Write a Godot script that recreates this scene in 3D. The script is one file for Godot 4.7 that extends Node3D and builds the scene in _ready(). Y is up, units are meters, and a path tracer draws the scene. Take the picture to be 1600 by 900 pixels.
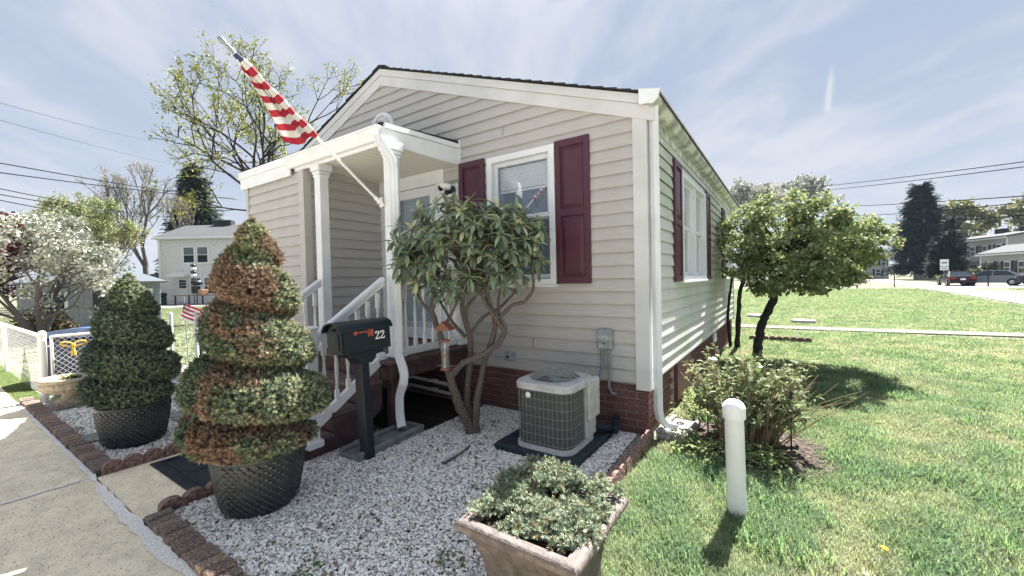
extends Node3D

# ------------------------------------------------------------------ mesh builder
class MB:
	var v := PackedVector3Array()
	var n := PackedVector3Array()
	var c := PackedColorArray()
	var ix := PackedInt32Array()
	var col := Color(1, 1, 1)
	func vert(p: Vector3, nn: Vector3) -> int:
		v.append(p); n.append(nn); c.append(col)
		return v.size() - 1
	func tri(a: Vector3, b: Vector3, d: Vector3):
		var nn := (b - a).cross(d - a).normalized()
		var k := v.size()
		vert(a, nn); vert(b, nn); vert(d, nn)
		ix.append_array([k, k + 2, k + 1])
	func quad(a: Vector3, b: Vector3, d: Vector3, e: Vector3):
		var nn := (d - a).cross(e - b).normalized()
		var k := v.size()
		vert(a, nn); vert(b, nn); vert(d, nn); vert(e, nn)
		ix.append_array([k, k + 2, k + 1, k, k + 3, k + 2])
	func oq(a: Vector3, b: Vector3, d: Vector3, e: Vector3, out: Vector3):
		if (d - a).cross(e - b).dot(out) < 0: quad(e, d, b, a)
		else: quad(a, b, d, e)
	func ot(a: Vector3, b: Vector3, d: Vector3, out: Vector3):
		if (b - a).cross(d - a).dot(out) < 0: tri(d, b, a)
		else: tri(a, b, d)
	func box(ctr: Vector3, sz: Vector3, bev := 0.0, bs := Basis()):
		var h := sz * 0.5
		var b: float = min(bev, min(h.x, min(h.y, h.z)) * 0.8)
		var P := func(k: int, sx: float, sy: float, sz2: float) -> Vector3:
			var q := Vector3(sx * (h.x - (0.0 if k == 0 else b)), sy * (h.y - (0.0 if k == 1 else b)), sz2 * (h.z - (0.0 if k == 2 else b)))
			return ctr + bs * q
		for s in [-1.0, 1.0]:
			oq(P.call(0, s, -1, -1), P.call(0, s, 1, -1), P.call(0, s, 1, 1), P.call(0, s, -1, 1), bs * Vector3(s, 0, 0))
			oq(P.call(1, -1, s, -1), P.call(1, 1, s, -1), P.call(1, 1, s, 1), P.call(1, -1, s, 1), bs * Vector3(0, s, 0))
			oq(P.call(2, -1, -1, s), P.call(2, 1, -1, s), P.call(2, 1, 1, s), P.call(2, -1, 1, s), bs * Vector3(0, 0, s))
		if b <= 0.0: return
		for s in [-1.0, 1.0]:
			for t in [-1.0, 1.0]:
				oq(P.call(0, s, t, -1), P.call(1, s, t, -1), P.call(1, s, t, 1), P.call(0, s, t, 1), bs * Vector3(s, t, 0))
				oq(P.call(0, s, -1, t), P.call(2, s, -1, t), P.call(2, s, 1, t), P.call(0, s, 1, t), bs * Vector3(s, 0, t))
				oq(P.call(1, -1, s, t), P.call(2, -1, s, t), P.call(2, 1, s, t), P.call(1, 1, s, t), bs * Vector3(0, s, t))
				for u in [-1.0, 1.0]:
					ot(P.call(0, s, t, u), P.call(1, s, t, u), P.call(2, s, t, u), bs * Vector3(s, t, u))
	func span(a: Vector3, b: Vector3, bev := 0.0):
		box((a + b) * 0.5, (b - a).abs(), bev)
	# a bar of rectangular section from a to b
	func bar(a: Vector3, b: Vector3, w: float, h: float, bev := 0.0, up := Vector3.UP):
		var z := (b - a).normalized()
		var x := up.cross(z).normalized()
		if x.length() < 0.1: x = Vector3.RIGHT
		var y := z.cross(x)
		box((a + b) * 0.5, Vector3(w, h, a.distance_to(b)), bev, Basis(x, y, z))
	func tube(pts: Array, rad, sides := 8, cap := true):
		var m := pts.size()
		var x := Vector3.ZERO
		var k0 := v.size()
		for j in m:
			var d: Vector3 = (pts[min(j + 1, m - 1)] - pts[max(j - 1, 0)]).normalized()
			if j == 0:
				x = d.cross(Vector3.UP if abs(d.y) < 0.9 else Vector3.RIGHT).normalized()
			else:
				x = (x - d * x.dot(d)).normalized()
			var y := d.cross(x)
			var r: float = rad[j] if rad is Array else rad
			for s in sides:
				var a := TAU * s / sides
				var q := x * cos(a) + y * sin(a)
				vert(pts[j] + q * r, q)
		for j in m - 1:
			for s in sides:
				var a := k0 + j * sides + s
				var b := k0 + j * sides + (s + 1) % sides
				ix.append_array([a, a + sides, b, b, a + sides, b + sides])
		if cap:
			for e in 2:
				var j := 0 if e == 0 else m - 1
				var d: Vector3 = (pts[1] - pts[0]).normalized() * -1.0 if e == 0 else (pts[m - 1] - pts[m - 2]).normalized()
				var k := vert(pts[j], d)
				for s in sides: vert(v[k0 + j * sides + s], d)
				for s in sides:
					var p := k + 1 + s
					var q := k + 1 + (s + 1) % sides
					ix.append_array([k, p, q] if e == 0 else [k, q, p])
	# profile of (radius, height) turned about the y axis; smooth within, split where the profile repeats a point
	func lathe(prof: Array, segs: int, ctr: Vector3, bs := Basis()):
		for j in prof.size() - 1:
			var a: Vector2 = prof[j]
			var b: Vector2 = prof[j + 1]
			if a.is_equal_approx(b): continue
			var na := Vector2((b - a).y, -(b - a).x).normalized()
			var n0 := na
			var n1 := na
			if j > 0 and not (prof[j - 1] as Vector2).is_equal_approx(a):
				var p: Vector2 = a - prof[j - 1]
				n0 = (na + Vector2(p.y, -p.x).normalized()).normalized()
			if j < prof.size() - 2 and not (prof[j + 2] as Vector2).is_equal_approx(b):
				var p2: Vector2 = prof[j + 2] - b
				n1 = (na + Vector2(p2.y, -p2.x).normalized()).normalized()
			var k := v.size()
			for s in segs + 1:
				var t := TAU * s / segs
				var d := Vector3(cos(t), 0, sin(t))
				vert(ctr + bs * (d * a.x + Vector3.UP * a.y), bs * (d * n0.x + Vector3.UP * n0.y))
				vert(ctr + bs * (d * b.x + Vector3.UP * b.y), bs * (d * n1.x + Vector3.UP * n1.y))
			for s in segs:
				var q := k + s * 2
				ix.append_array([q, q + 2, q + 1, q + 1, q + 2, q + 3])
	# polygon (counter-clockwise in x, y) pushed out from z0 to z1
	func prism(poly: Array, z0: float, z1: float, xf := Transform3D()):
		var pp := PackedVector2Array(poly)
		if Geometry2D.is_polygon_clockwise(pp): pp.reverse()
		var t := Geometry2D.triangulate_polygon(pp)
		for j in range(0, t.size(), 3):
			var q := [pp[t[j]], pp[t[j + 1]], pp[t[j + 2]]]
			var F := func(k, z): return xf * Vector3(q[k].x, q[k].y, z)
			ot(F.call(0, z1), F.call(1, z1), F.call(2, z1), xf.basis * Vector3(0, 0, z1 - z0))
			ot(F.call(0, z0), F.call(1, z0), F.call(2, z0), xf.basis * Vector3(0, 0, z0 - z1))
		for j in pp.size():
			var a := pp[j]
			var b := pp[(j + 1) % pp.size()]
			oq(xf * Vector3(a.x, a.y, z0), xf * Vector3(b.x, b.y, z0), xf * Vector3(b.x, b.y, z1), xf * Vector3(a.x, a.y, z1), xf.basis * Vector3((b - a).y, -(b - a).x, 0))
	# a polygon in x, z laid flat at height y
	func flat(poly: Array, y: float):
		var pp := PackedVector2Array(poly)
		var t := Geometry2D.triangulate_polygon(pp)
		for j in range(0, t.size(), 3):
			ot(Vector3(pp[t[j]].x, y, pp[t[j]].y), Vector3(pp[t[j + 1]].x, y, pp[t[j + 1]].y), Vector3(pp[t[j + 2]].x, y, pp[t[j + 2]].y), Vector3.UP)
	func mesh(m: Material, off := Vector3.ZERO) -> ArrayMesh:
		var am := ArrayMesh.new()
		if v.is_empty(): return am
		if off != Vector3.ZERO:
			for k in v.size(): v[k] -= off
		var a := []
		a.resize(Mesh.ARRAY_MAX)
		a[Mesh.ARRAY_VERTEX] = v
		a[Mesh.ARRAY_NORMAL] = n
		a[Mesh.ARRAY_COLOR] = c
		a[Mesh.ARRAY_INDEX] = ix
		am.add_surface_from_arrays(Mesh.PRIMITIVE_TRIANGLES, a)
		am.surface_set_material(0, m)
		return am

# ------------------------------------------------------------------ scene helpers
var taken := {}
func numbered(parent: Node, called: String) -> String:
	var key := "%d/%s" % [parent.get_instance_id(), called]
	var k: int = taken.get(key, 0)
	taken[key] = k + 1
	return called if k == 0 else "%s_%03d" % [called, k]

func origin_of(o: Node) -> Vector3:
	var p := Vector3.ZERO
	while o != self and o is Node3D:
		p += o.position
		o = o.get_parent()
	return p

func tag(o: Node, label: String, category: String, group := "") -> Node:
	o.set_meta("label", label); o.set_meta("category", category)
	if group != "": o.set_meta("group", group)
	return o

func thing(called: String, label: String, category: String, at := Vector3.ZERO, group := "") -> Node3D:
	var o := Node3D.new()
	o.name = numbered(self, called)
	o.position = at
	add_child(o, true)
	tag(o, label, category, group)
	return o

# one mesh, given in scene coordinates, put under its parent
func part(called: String, mb: MB, m: Material, parent: Node = null) -> MeshInstance3D:
	if parent == null: parent = self
	var o := MeshInstance3D.new()
	o.name = numbered(parent, called)
	o.mesh = mb.mesh(m, origin_of(parent))
	parent.add_child(o, true)
	return o

func put(called: String, mesh: Mesh, xf: Transform3D, parent: Node) -> MeshInstance3D:
	var o := MeshInstance3D.new()
	o.name = numbered(parent, called)
	o.mesh = mesh
	o.transform = Transform3D(xf.basis, xf.origin - origin_of(parent))
	parent.add_child(o, true)
	return o

func struct(called: String, mb: MB, m: Material) -> MeshInstance3D:
	var o := part(called, mb, m)
	o.set_meta("kind", "structure")
	return o

func many(called: String, mesh: Mesh, xs: Array, cols: Array, parent: Node = null) -> MultiMeshInstance3D:
	if parent == null: parent = self
	var mm := MultiMesh.new()
	mm.transform_format = MultiMesh.TRANSFORM_3D
	mm.use_colors = true
	mm.mesh = mesh
	mm.instance_count = xs.size()
	var off := origin_of(parent)
	for k in xs.size():
		var t: Transform3D = xs[k]
		t.origin -= off
		mm.set_instance_transform(k, t)
		mm.set_instance_color(k, cols[k])
	var o := MultiMeshInstance3D.new()
	o.name = numbered(parent, called)
	o.multimesh = mm
	parent.add_child(o, true)
	o.set_meta("kind", "stuff")
	return o

var R := RandomNumberGenerator.new()
func rf(a: float, b: float) -> float: return R.randf_range(a, b)
func rdir() -> Vector3:
	return Vector3(R.randfn(), R.randfn(), R.randfn()).normalized()
func rbasis() -> Basis:
	return Basis(Quaternion(rdir(), rf(0, TAU)))
func aim(y: Vector3, spin := 0.0) -> Basis:       # a basis whose y axis points along y
	y = y.normalized()
	var x := y.cross(Vector3(0.31, 0.2, 0.93)).normalized()
	return Basis(x, y, x.cross(y)) * Basis(Vector3.UP, spin)

# ------------------------------------------------------------------ materials
var texs := {}
func noise_img(seed_: int, freq: float, lo: float, hi: float, contrast := 1.0, cell := false, size := 256) -> Image:
	var f := FastNoiseLite.new()
	f.seed = seed_
	f.frequency = freq
	if cell:
		f.noise_type = FastNoiseLite.TYPE_CELLULAR
		f.fractal_type = FastNoiseLite.FRACTAL_NONE
	else:
		f.noise_type = FastNoiseLite.TYPE_SIMPLEX_SMOOTH
		f.fractal_octaves = 4
	var im := f.get_seamless_image(size, size)
	im.convert(Image.FORMAT_L8)
	var d := im.get_data()
	var lut := PackedByteArray()
	for k in 256:
		var t := clampf((k / 255.0 - 0.5) * contrast + 0.5, 0, 1)
		lut.append(int(255 * lerpf(lo, hi, t)))
	for k in d.size(): d[k] = lut[d[k]]
	var o := Image.create_from_data(size, size, false, Image.FORMAT_L8, d)
	o.convert(Image.FORMAT_RGB8)
	return o
func ntex(key: String, seed_: int, freq: float, lo: float, hi: float, contrast := 1.0, cell := false, size := 256) -> Texture2D:
	if not texs.has(key):
		var im := noise_img(seed_, freq, lo, hi, contrast, cell, size)
		im.generate_mipmaps()
		texs[key] = ImageTexture.create_from_image(im)
	return texs[key]
func btex(key: String, seed_: int, freq: float, cell := false, strength := 4.0) -> Texture2D:
	if not texs.has(key):
		var im := noise_img(seed_, freq, 0, 1, 1.4, cell)
		im.convert(Image.FORMAT_RGBA8)
		im.bump_map_to_normal_map(strength)
		texs[key] = ImageTexture.create_from_image(im)
	return texs[key]

func mildew_tex() -> Texture2D:
	# faint green growth in soft clouds on the wall under the trees
	var a := noise_img(61, 0.010, 0, 1, 1.7)
	var b := noise_img(62, 0.05, 0, 1, 1.3)
	var da := a.get_data()
	var db := b.get_data()
	for k in 65536:
		var t := clampf((da[k * 3] / 255.0 - 0.35) * 1.6, 0, 1) * (0.6 + 0.4 * db[k * 3] / 255.0)
		da[k * 3] = int(255 * lerpf(1.0, 0.88, t)); da[k * 3 + 1] = int(255 * lerpf(1.0, 0.93, t)); da[k * 3 + 2] = int(255 * lerpf(1.0, 0.82, t))
	return ImageTexture.create_from_image(Image.create_from_data(256, 256, false, Image.FORMAT_RGB8, da))
func lin(r: float, g: float, b: float) -> Color: return Color(r, g, b).linear_to_srgb()
# base colour (linear), roughness, colour texture and its repeats per metre, normal map
func mat(col: Color, rough := 0.7, tx: Texture2D = null, sc := 1.0, nm: Texture2D = null, ns := 1.0) -> StandardMaterial3D:
	var m := StandardMaterial3D.new()
	m.albedo_color = col.linear_to_srgb()
	m.roughness = rough
	m.metallic_specular = 0.4
	if tx or nm:
		m.uv1_triplanar = true
		m.uv1_world_triplanar = true
		m.uv1_scale = Vector3(sc, sc, sc)
	if tx: m.albedo_texture = tx
	if nm:
		m.normal_enabled = true
		m.normal_texture = nm
		m.normal_scale = ns
	return m
func leafmat(rough := 0.55, back := 0.5) -> StandardMaterial3D:
	var m := StandardMaterial3D.new()
	m.vertex_color_use_as_albedo = true
	m.roughness = rough
	m.metallic_specular = 0.25
	m.cull_mode = BaseMaterial3D.CULL_DISABLED
	if back > 0.0:
		m.backlight_enabled = true
		m.backlight = Color(back, back, back * 0.85)
	return m
func jit(c: Color, amt := 0.15) -> Color:
	var k := 1.0 + rf(-amt, amt)
	return Color(c.r * k * (1 + rf(-amt, amt) * 0.4), c.g * k, c.b * k * (1 + rf(-amt, amt) * 0.4))

var M := {}
func make_materials():
	var blot := ntex("blot", 3, 0.012, 0.8, 1.0, 1.6)
	var fine := ntex("fine", 4, 0.06, 0.82, 1.0, 1.6)
	var bfine := btex("bfine", 5, 0.08)
	var brough := btex("brough", 6, 0.04, false, 8.0)
	M.siding = mat(Color(0.470, 0.455, 0.440), 0.6, ntex("grain", 8, 0.03, 0.93, 1.0, 1.4), 0.9)
	M.siding.uv1_scale = Vector3(0.5, 7, 0.5)
	M.siding_mildew_lit = mat(Color(0.58, 0.57, 0.555), 0.6, mildew_tex(), 0.22)  # brighter light of the side wall is put into the paler base under mildew
	M.trim = mat(Color(0.76, 0.785, 0.815), 0.5, ntex("soft", 9, 0.01, 0.93, 1.0), 0.7)
	M.corner = mat(Color(0.61, 0.615, 0.63), 0.5, ntex("soft", 9, 0.01, 0.93, 1.0), 0.7)
	M.green_trim = mat(Color(0.72, 0.74, 0.68), 0.5, ntex("algae", 19, 0.012, 0.62, 1.0, 1.7), 0.8)
	M.shutter = mat(Color(0.085, 0.030, 0.050), 0.42, ntex("soft", 9, 0.01, 0.93, 1.0), 1.0, bfine, 0.15)
	M.core = mat(Color(0.05, 0.05, 0.055), 0.9)
	M.mortar = mat(Color(0.40, 0.33, 0.31), 0.95, fine, 4.0, brough, 0.4)
	M.brick = []
	for k in 5:
		var bc: Color = [Color(0.175, 0.082, 0.074), Color(0.155, 0.073, 0.068), Color(0.195, 0.092, 0.08), Color(0.17, 0.084, 0.08), Color(0.14, 0.068, 0.066)][k]
		M.brick.append(mat(bc, 0.9, fine, 3.0 + k * 0.3, brough, 0.35))
	M.shingle = mat(Color(0.035, 0.036, 0.042), 0.95, fine, 6.0, brough, 0.6)
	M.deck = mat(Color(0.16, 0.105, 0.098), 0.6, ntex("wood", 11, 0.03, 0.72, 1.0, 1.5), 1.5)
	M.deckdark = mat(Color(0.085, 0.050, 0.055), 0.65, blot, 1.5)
	M.glass = StandardMaterial3D.new()
	M.glass.transparency = BaseMaterial3D.TRANSPARENCY_ALPHA
	M.glass.albedo_color = Color(0.75, 0.85, 0.95, 0.12)
	M.glass.roughness = 0.01
	M.glass.metallic_specular = 0.6
	M.blind = mat(Color(0.72, 0.72, 0.70), 0.6)
	M.black = mat(Color(0.015, 0.023, 0.032), 0.45, fine, 5.0, bfine, 0.25)
	M.rubber = mat(Color(0.018, 0.026, 0.036), 0.8, blot, 3.0, brough, 0.3)
	M.redflag = mat(Color(0.45, 0.10, 0.075), 0.6, blot, 5.0)
	M.white = mat(Color(0.82, 0.82, 0.81), 0.5)
	M.flagwhite = mat(Color(0.72, 0.70, 0.69), 0.8, fine, 8.0)
	M.flagred = mat(Color(0.42, 0.025, 0.045), 0.8, fine, 8.0)
	M.flagblue = mat(Color(0.02, 0.025, 0.09), 0.8)
	for k in ["flagwhite", "flagred", "flagblue"]:
		M[k].backlight_enabled = true
		M[k].backlight = Color(0.5, 0.5, 0.5)
		M[k].cull_mode = BaseMaterial3D.CULL_DISABLED
	M.pole = mat(Color(0.75, 0.75, 0.74), 0.45)
	M.greymetal = mat(Color(0.36, 0.40, 0.42), 0.5, blot, 3.0)
	M.conduit = mat(Color(0.26, 0.29, 0.32), 0.5, blot, 4.0)
	M.acwhite = mat(Color(0.55, 0.55, 0.53), 0.45, ntex("soft2", 29, 0.02, 0.86, 1.0, 1.4), 1.6)
	M.acfin = mat(Color(0.105, 0.112, 0.108), 0.6, ntex("finn", 12, 0.05, 0.7, 1.0, 1.6), 3.0)
	M.acfin.uv1_scale = Vector3(14, 1, 14)
	M.wire = mat(Color(0.30, 0.31, 0.29), 0.5)
	M.pad = mat(Color(0.026, 0.040, 0.052), 0.75, blot, 2.5, bfine, 0.3)
	M.pot = mat(Color(0.046, 0.054, 0.058), 0.36, blot, 3.0, bfine, 0.2)
	M.planter = mat(Color(0.150, 0.126, 0.116), 0.7, ntex("plant", 14, 0.02, 0.72, 1.0, 1.6), 2.2, bfine, 0.35)
	M.soil = mat(Color(0.055, 0.040, 0.030), 1.0, ntex("soil", 15, 0.05, 0.4, 1.0, 1.8), 2.0, brough, 1.2)
	M.bark = mat(Color(0.225, 0.19, 0.165), 0.9, ntex("bark", 16, 0.05, 0.55, 1.0, 1.8), 5.0, brough, 0.8)
	M.barkdark = mat(Color(0.05, 0.045, 0.045), 0.9, ntex("bark", 16, 0.05, 0.55, 1.0, 1.8), 4.0, brough, 0.8)
	M.barkgrey = mat(Color(0.11, 0.10, 0.10), 0.9)
	M.scallop = mat(Color(0.29, 0.185, 0.155), 0.9, ntex("scal", 17, 0.03, 0.7, 1.0, 1.8), 3.0, brough, 0.5)
	M.paver = []
	for k in 4:
		var pc: Color = [Color(0.33, 0.235, 0.185), Color(0.28, 0.195, 0.16), Color(0.39, 0.285, 0.215), Color(0.27, 0.22, 0.185)][k]
		M.paver.append(mat(pc, 0.95, ntex("pav", 18, 0.05, 0.6, 1.0, 1.8), 4.0, brough, 0.5))
	M.flagstone = mat(Color(0.23, 0.24, 0.23), 0.9, blot, 2.0, brough, 0.4)
	M.concrete_pale = mat(Color(0.38, 0.37, 0.35), 0.95, ntex("pale", 20, 0.04, 0.7, 1.0, 1.7), 2.0, bfine, 0.5)
	M.stonecast = mat(Color(0.46, 0.40, 0.31), 0.9, ntex("cast", 21, 0.03, 0.75, 1.0, 1.6), 3.0, bfine, 0.4)
	M.copper = mat(Color(0.30, 0.13, 0.085), 0.5, fine, 6.0)
	M.seed = mat(Color(0.30, 0.22, 0.13), 0.9, ntex("seed", 22, 0.2, 0.4, 1.0, 1.9), 8.0)
	M.navy = mat(Color(0.014, 0.03, 0.085), 0.45, blot, 2.0)
	M.bluelid = mat(Color(0.10, 0.16, 0.30), 0.4, blot, 2.0)
	M.rope = mat(Color(0.55, 0.36, 0.06), 0.8)
	M.galv = mat(Color(0.62, 0.63, 0.62), 0.5)
	M.cable = mat(Color(0.010, 0.011, 0.013), 1.0)
	M.cable.metallic_specular = 0.0
	M.roofgrey = mat(Color(0.07, 0.074, 0.082), 0.95, fine, 1.0)
	M.h2wall = mat(Color(0.84, 0.85, 0.87), 0.7, fine, 0.5)
	M.shed = mat(Color(0.27, 0.29, 0.32), 0.8, ntex("grain", 8, 0.03, 0.93, 1.0, 1.4), 1.0)
	M.shedroof = mat(Color(0.10, 0.12, 0.14), 0.9, fine, 1.5)
	M.darkglass = mat(Color(0.02, 0.03, 0.04), 0.06)
	M.thwall = mat(Color(0.42, 0.42, 0.42), 0.8, fine, 0.4)
	M.thtrim = mat(Color(0.66, 0.66, 0.66), 0.6)
	M.thshutter = mat(Color(0.02, 0.027, 0.035), 0.6)
	M.asphalt = mat(Color(0.30, 0.295, 0.29), 0.95, ntex("asph", 23, 0.03, 0.8, 1.0, 1.5), 0.3)
	M.chimney = mat(Color(0.03, 0.03, 0.035), 0.9)
	M.ceil = mat(Color(0.62, 0.62, 0.58), 0.6)
	M.awning = mat(Color(0.75, 0.76, 0.77), 0.5)

# ------------------------------------------------------------------ house
# courses of lapped siding on a wall that stands at o, runs along d and faces out; ext.call(y) gives [from, to] at that height
func siding(parent: Node, o: Vector3, d: Vector3, out: Vector3, y0: float, rows: int, ext: Callable, holes: Array, joints := [], skin: Material = null):
	var E := 0.127
	for k in rows:
		var ya := y0 + k * E
		var yb := ya + E
		var a: Array = ext.call(ya)
		var b: Array = ext.call(yb)
		var cuts := []          # spans [a0, a1] left free by the openings
		var spans := [[a[0], a[1], b[0], b[1]]]
		for h in holes:
			if yb <= h[2] + 0.01 or ya >= h[3] - 0.01: continue
			var nxt := []
			for s in spans:
				if h[1] <= s[0] or h[0] >= s[1]:
					nxt.append(s)
					continue
				if h[0] > s[0]: nxt.append([s[0], h[0], s[2], h[0]])
				if h[1] < s[1]: nxt.append([h[1], s[1], h[1], s[3]])
			spans = nxt
		for jn in joints:
			if jn[0] != k: continue
			var nxt := []
			for s in spans:
				if jn[1] > s[0] and jn[1] < s[1]:
					nxt.append([s[0], jn[1] - 0.004, s[2], jn[1] - 0.004]); nxt.append([jn[1] + 0.004, s[1], jn[1] + 0.004, s[3]])
				else: nxt.append(s)
			spans = nxt
		for s in spans:
			if s[1] - s[0] < 0.01: continue
			var mb := MB.new()
			# profile: bottom lip, belly, tuck under the next course
			var pr := [Vector2(0.003, 0.034), Vector2(0.015, -0.002), Vector2(0.0215, -0.005), Vector2(0.0225, 0.010), Vector2(0.018, 0.05), Vector2(0.011, 0.09), Vector2(0.002, E + 0.003)]
			for q in pr.size() - 1:
				var t0: float = clampf(pr[q].y / E, 0, 1)
				var t1: float = clampf(pr[q + 1].y / E, 0, 1)
				var P := func(e: Vector2, t: float, side: int) -> Vector3:
					return o + d * lerpf(s[side], s[2 + side], t) + out * e.x + Vector3.UP * (ya + e.y)
				var n: int = clampi(int((s[1] - s[0]) / 0.4), 1, 18)
				for i in n:
					var f0 := float(i) / n
					var f1 := float(i + 1) / n
					var W := func(e: Vector2, t: float, f: float) -> Vector3:
						var g: Vector3 = P.call(e, t, 0).lerp(P.call(e, t, 1), f)
						var w := sin(g.dot(d) * 2.7 + k * 1.9) + 0.6 * sin(g.dot(d) * 6.1 + k * 0.7)
						return g + (out * 0.0012 + Vector3.UP * 0.0010) * w * (1.0 - absf(f * 2 - 1) * 0.5)
					mb.oq(W.call(pr[q], t0, f0), W.call(pr[q], t0, f1), W.call(pr[q + 1], t1, f1), W.call(pr[q + 1], t1, f0), out + Vector3(0, -0.3, 0))
			part("siding_board", mb, skin if skin else M.siding, parent)

func bricks(parent: Node, o: Vector3, d: Vector3, out: Vector3, length: float, rows: int, single: float, skip := []):
	var bl := 0.203
	var bh := 0.0572
	var meshes := {}
	var rest := MB.new()
	var bs := Basis(d, Vector3.UP, out)
	for k in rows:
		var x := 0.0 if k % 2 == 0 else -0.1065
		while x < length:
			var x0: float = max(x, 0.0)
			var x1: float = min(x + bl, length)
			x += bl + 0.010
			if x1 - x0 < 0.03: continue
			var hit := false
			for s in skip:
				if x1 > s[0] and x0 < s[1]: hit = true
			if hit: continue
			var w := snappedf(x1 - x0, 0.002)
			var ctr := o + d * (x0 + x1) * 0.5 + Vector3.UP * (k * 0.0675 + 0.0286 + 0.008) + out * rf(-0.002, 0.002)
			if x0 > single:
				rest.box(ctr, Vector3(w, bh, 0.05), 0.004, bs)
				continue
			var tone := R.randi() % 5
			var key := "%.3f/%d" % [w, tone]
			if not meshes.has(key):
				var mb := MB.new()
				mb.box(Vector3.ZERO, Vector3(w, bh, 0.05), 0.005)
				meshes[key] = mb.mesh(M.brick[tone])
			put("brick", meshes[key], Transform3D(bs, ctr), parent)
	if rest.v.size() > 0:
		part("distant_bricks", rest, M.brick[0], parent).set_meta("kind", "stuff")

# double-hung window set into a wall; runs along d, faces out, lower left corner o
func window(parent: Node, o: Vector3, d: Vector3, out: Vector3, w: float, h: float, units: int, blind_drop: float):
	var F := func(mb: MB, x0: float, x1: float, y0: float, y1: float, z0: float, z1: float, bev := 0.003):
		mb.box(o + d * (x0 + x1) * 0.5 + Vector3.UP * (y0 + y1) * 0.5 + out * (z0 + z1) * 0.5, Vector3(x1 - x0, y1 - y0, z1 - z0), bev, Basis(d, Vector3.UP, out))
	var wn := MB.new()
	var cw := 0.07
	F.call(wn, 0, cw, 0, h, -0.08, 0.045); F.call(wn, w - cw, w, 0, h, -0.08, 0.045)
	F.call(wn, cw, w - cw, h - cw, h, -0.08, 0.045)
	F.call(wn, cw, w - cw, 0, 0.06, -0.08, 0.05)
	F.call(wn, -0.015, w + 0.015, -0.028, -0.001, -0.02, 0.062)
	var uw := (w - cw * 2) / units
	for u in range(1, units):
		F.call(wn, cw + u * uw - 0.045, cw + u * uw + 0.045, 0.061, h - cw - 0.001, -0.08, 0.04)
	var root := part("window", wn, M.trim, parent)
	for u in units:
		var xa := cw + u * uw + (0.045 if u > 0 else 0.0) + 0.001
		var xb := cw + (u + 1) * uw - (0.045 if u < units - 1 else 0.0) - 0.001
		var ym := h * 0.5 + 0.01
		for s in 2:
			var y0: float = 0.062 if s == 0 else ym - 0.015
			var y1: float = ym + 0.015 if s == 0 else h - cw - 0.001
			var zf: float = -0.015 if s == 1 else -0.05
			var sash := MB.new()
			F.call(sash, xa, xa + 0.045, y0, y1, zf - 0.03, zf + 0.004); F.call(sash, xb - 0.045, xb, y0, y1, zf - 0.03, zf + 0.004)
			F.call(sash, xa + 0.045, xb - 0.045, y0, y0 + 0.05, zf - 0.03, zf + 0.002); F.call(sash, xa + 0.045, xb - 0.045, y1 - 0.045, y1, zf - 0.03, zf + 0.002)
			part("sash", sash, M.trim, root)
			var gl := MB.new()
			F.call(gl, xa + 0.04, xb - 0.04, y0 + 0.04, y1 - 0.04, zf - 0.016, zf - 0.012, 0.0)
			part("pane", gl, M.glass, root)
		var bl := MB.new()
		var yy := h - cw - 0.05
		while yy > h - cw - blind_drop:
			F.call(bl, xa + 0.03, xb - 0.03, yy - 0.022, yy, -0.098, -0.092, 0.0)
			yy -= 0.026
		F.call(bl, xa + 0.03, xb - 0.03, yy - 0.03, yy - 0.006, -0.103, -0.089, 0.002)
		part("blind", bl, M.blind, root).set_meta("kind", "stuff")

func shutter(parent: Node, o: Vector3, d: Vector3, out: Vector3, w: float, h: float):
	var bs := Basis(d, Vector3.UP, out)
	var F := func(mb: MB, x0: float, x1: float, y0: float, y1: float, z0: float, z1: float, bev: float):
		mb.box(o + d * (x0 + x1) * 0.5 + Vector3.UP * (y0 + y1) * 0.5 + out * (z0 + z1) * 0.5, Vector3(x1 - x0, y1 - y0, z1 - z0), bev, bs)
	var mb := MB.new()
	var st := 0.062
	F.call(mb, 0, st, 0, h, 0.016, 0.048, 0.004); F.call(mb, w - st, w, 0, h, 0.016, 0.048, 0.004)
	for y in [0.0, h * 0.47, h - 0.075]:
		F.call(mb, st, w - st, y, y + 0.075, 0.016, 0.047, 0.004)
	F.call(mb, st, w - st, 0.01, h - 0.01, 0.016, 0.026, 0.0)
	var root := part("shutter", mb, M.shutter, parent)
	for q in [[0.075, h * 0.47], [h * 0.47 + 0.075, h - 0.075]]:
		var pn := MB.new()      # raised panel with sloping edges
		var a := Vector2(st + 0.012, q[0] + 0.012)
		var b := Vector2(w - st - 0.012, q[1] - 0.012)
		var e := 0.035
		var P := func(x: float, y: float, z: float) -> Vector3: return o + d * x + Vector3.UP * y + out * z
		var z0 := 0.0262
		var z1 := 0.041
		pn.oq(P.call(a.x + e, a.y + e, z1), P.call(b.x - e, a.y + e, z1), P.call(b.x - e, b.y - e, z1), P.call(a.x + e, b.y - e, z1), out)
		pn.oq(P.call(a.x, a.y, z0), P.call(b.x, a.y, z0), P.call(b.x - e, a.y + e, z1), P.call(a.x + e, a.y + e, z1), out - Vector3.UP)
		pn.oq(P.call(a.x, b.y, z0), P.call(b.x, b.y, z0), P.call(b.x - e, b.y - e, z1), P.call(a.x + e, b.y - e, z1), out + Vector3.UP)
		pn.oq(P.call(a.x, a.y, z0), P.call(a.x, b.y, z0), P.call(a.x + e, b.y - e, z1), P.call(a.x + e, a.y + e, z1), out - d)
		pn.oq(P.call(b.x, a.y, z0), P.call(b.x, b.y, z0), P.call(b.x - e, b.y - e, z1), P.call(b.x - e, a.y + e, z1), out + d)
		part("raised_panel", pn, M.shutter, root)

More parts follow.
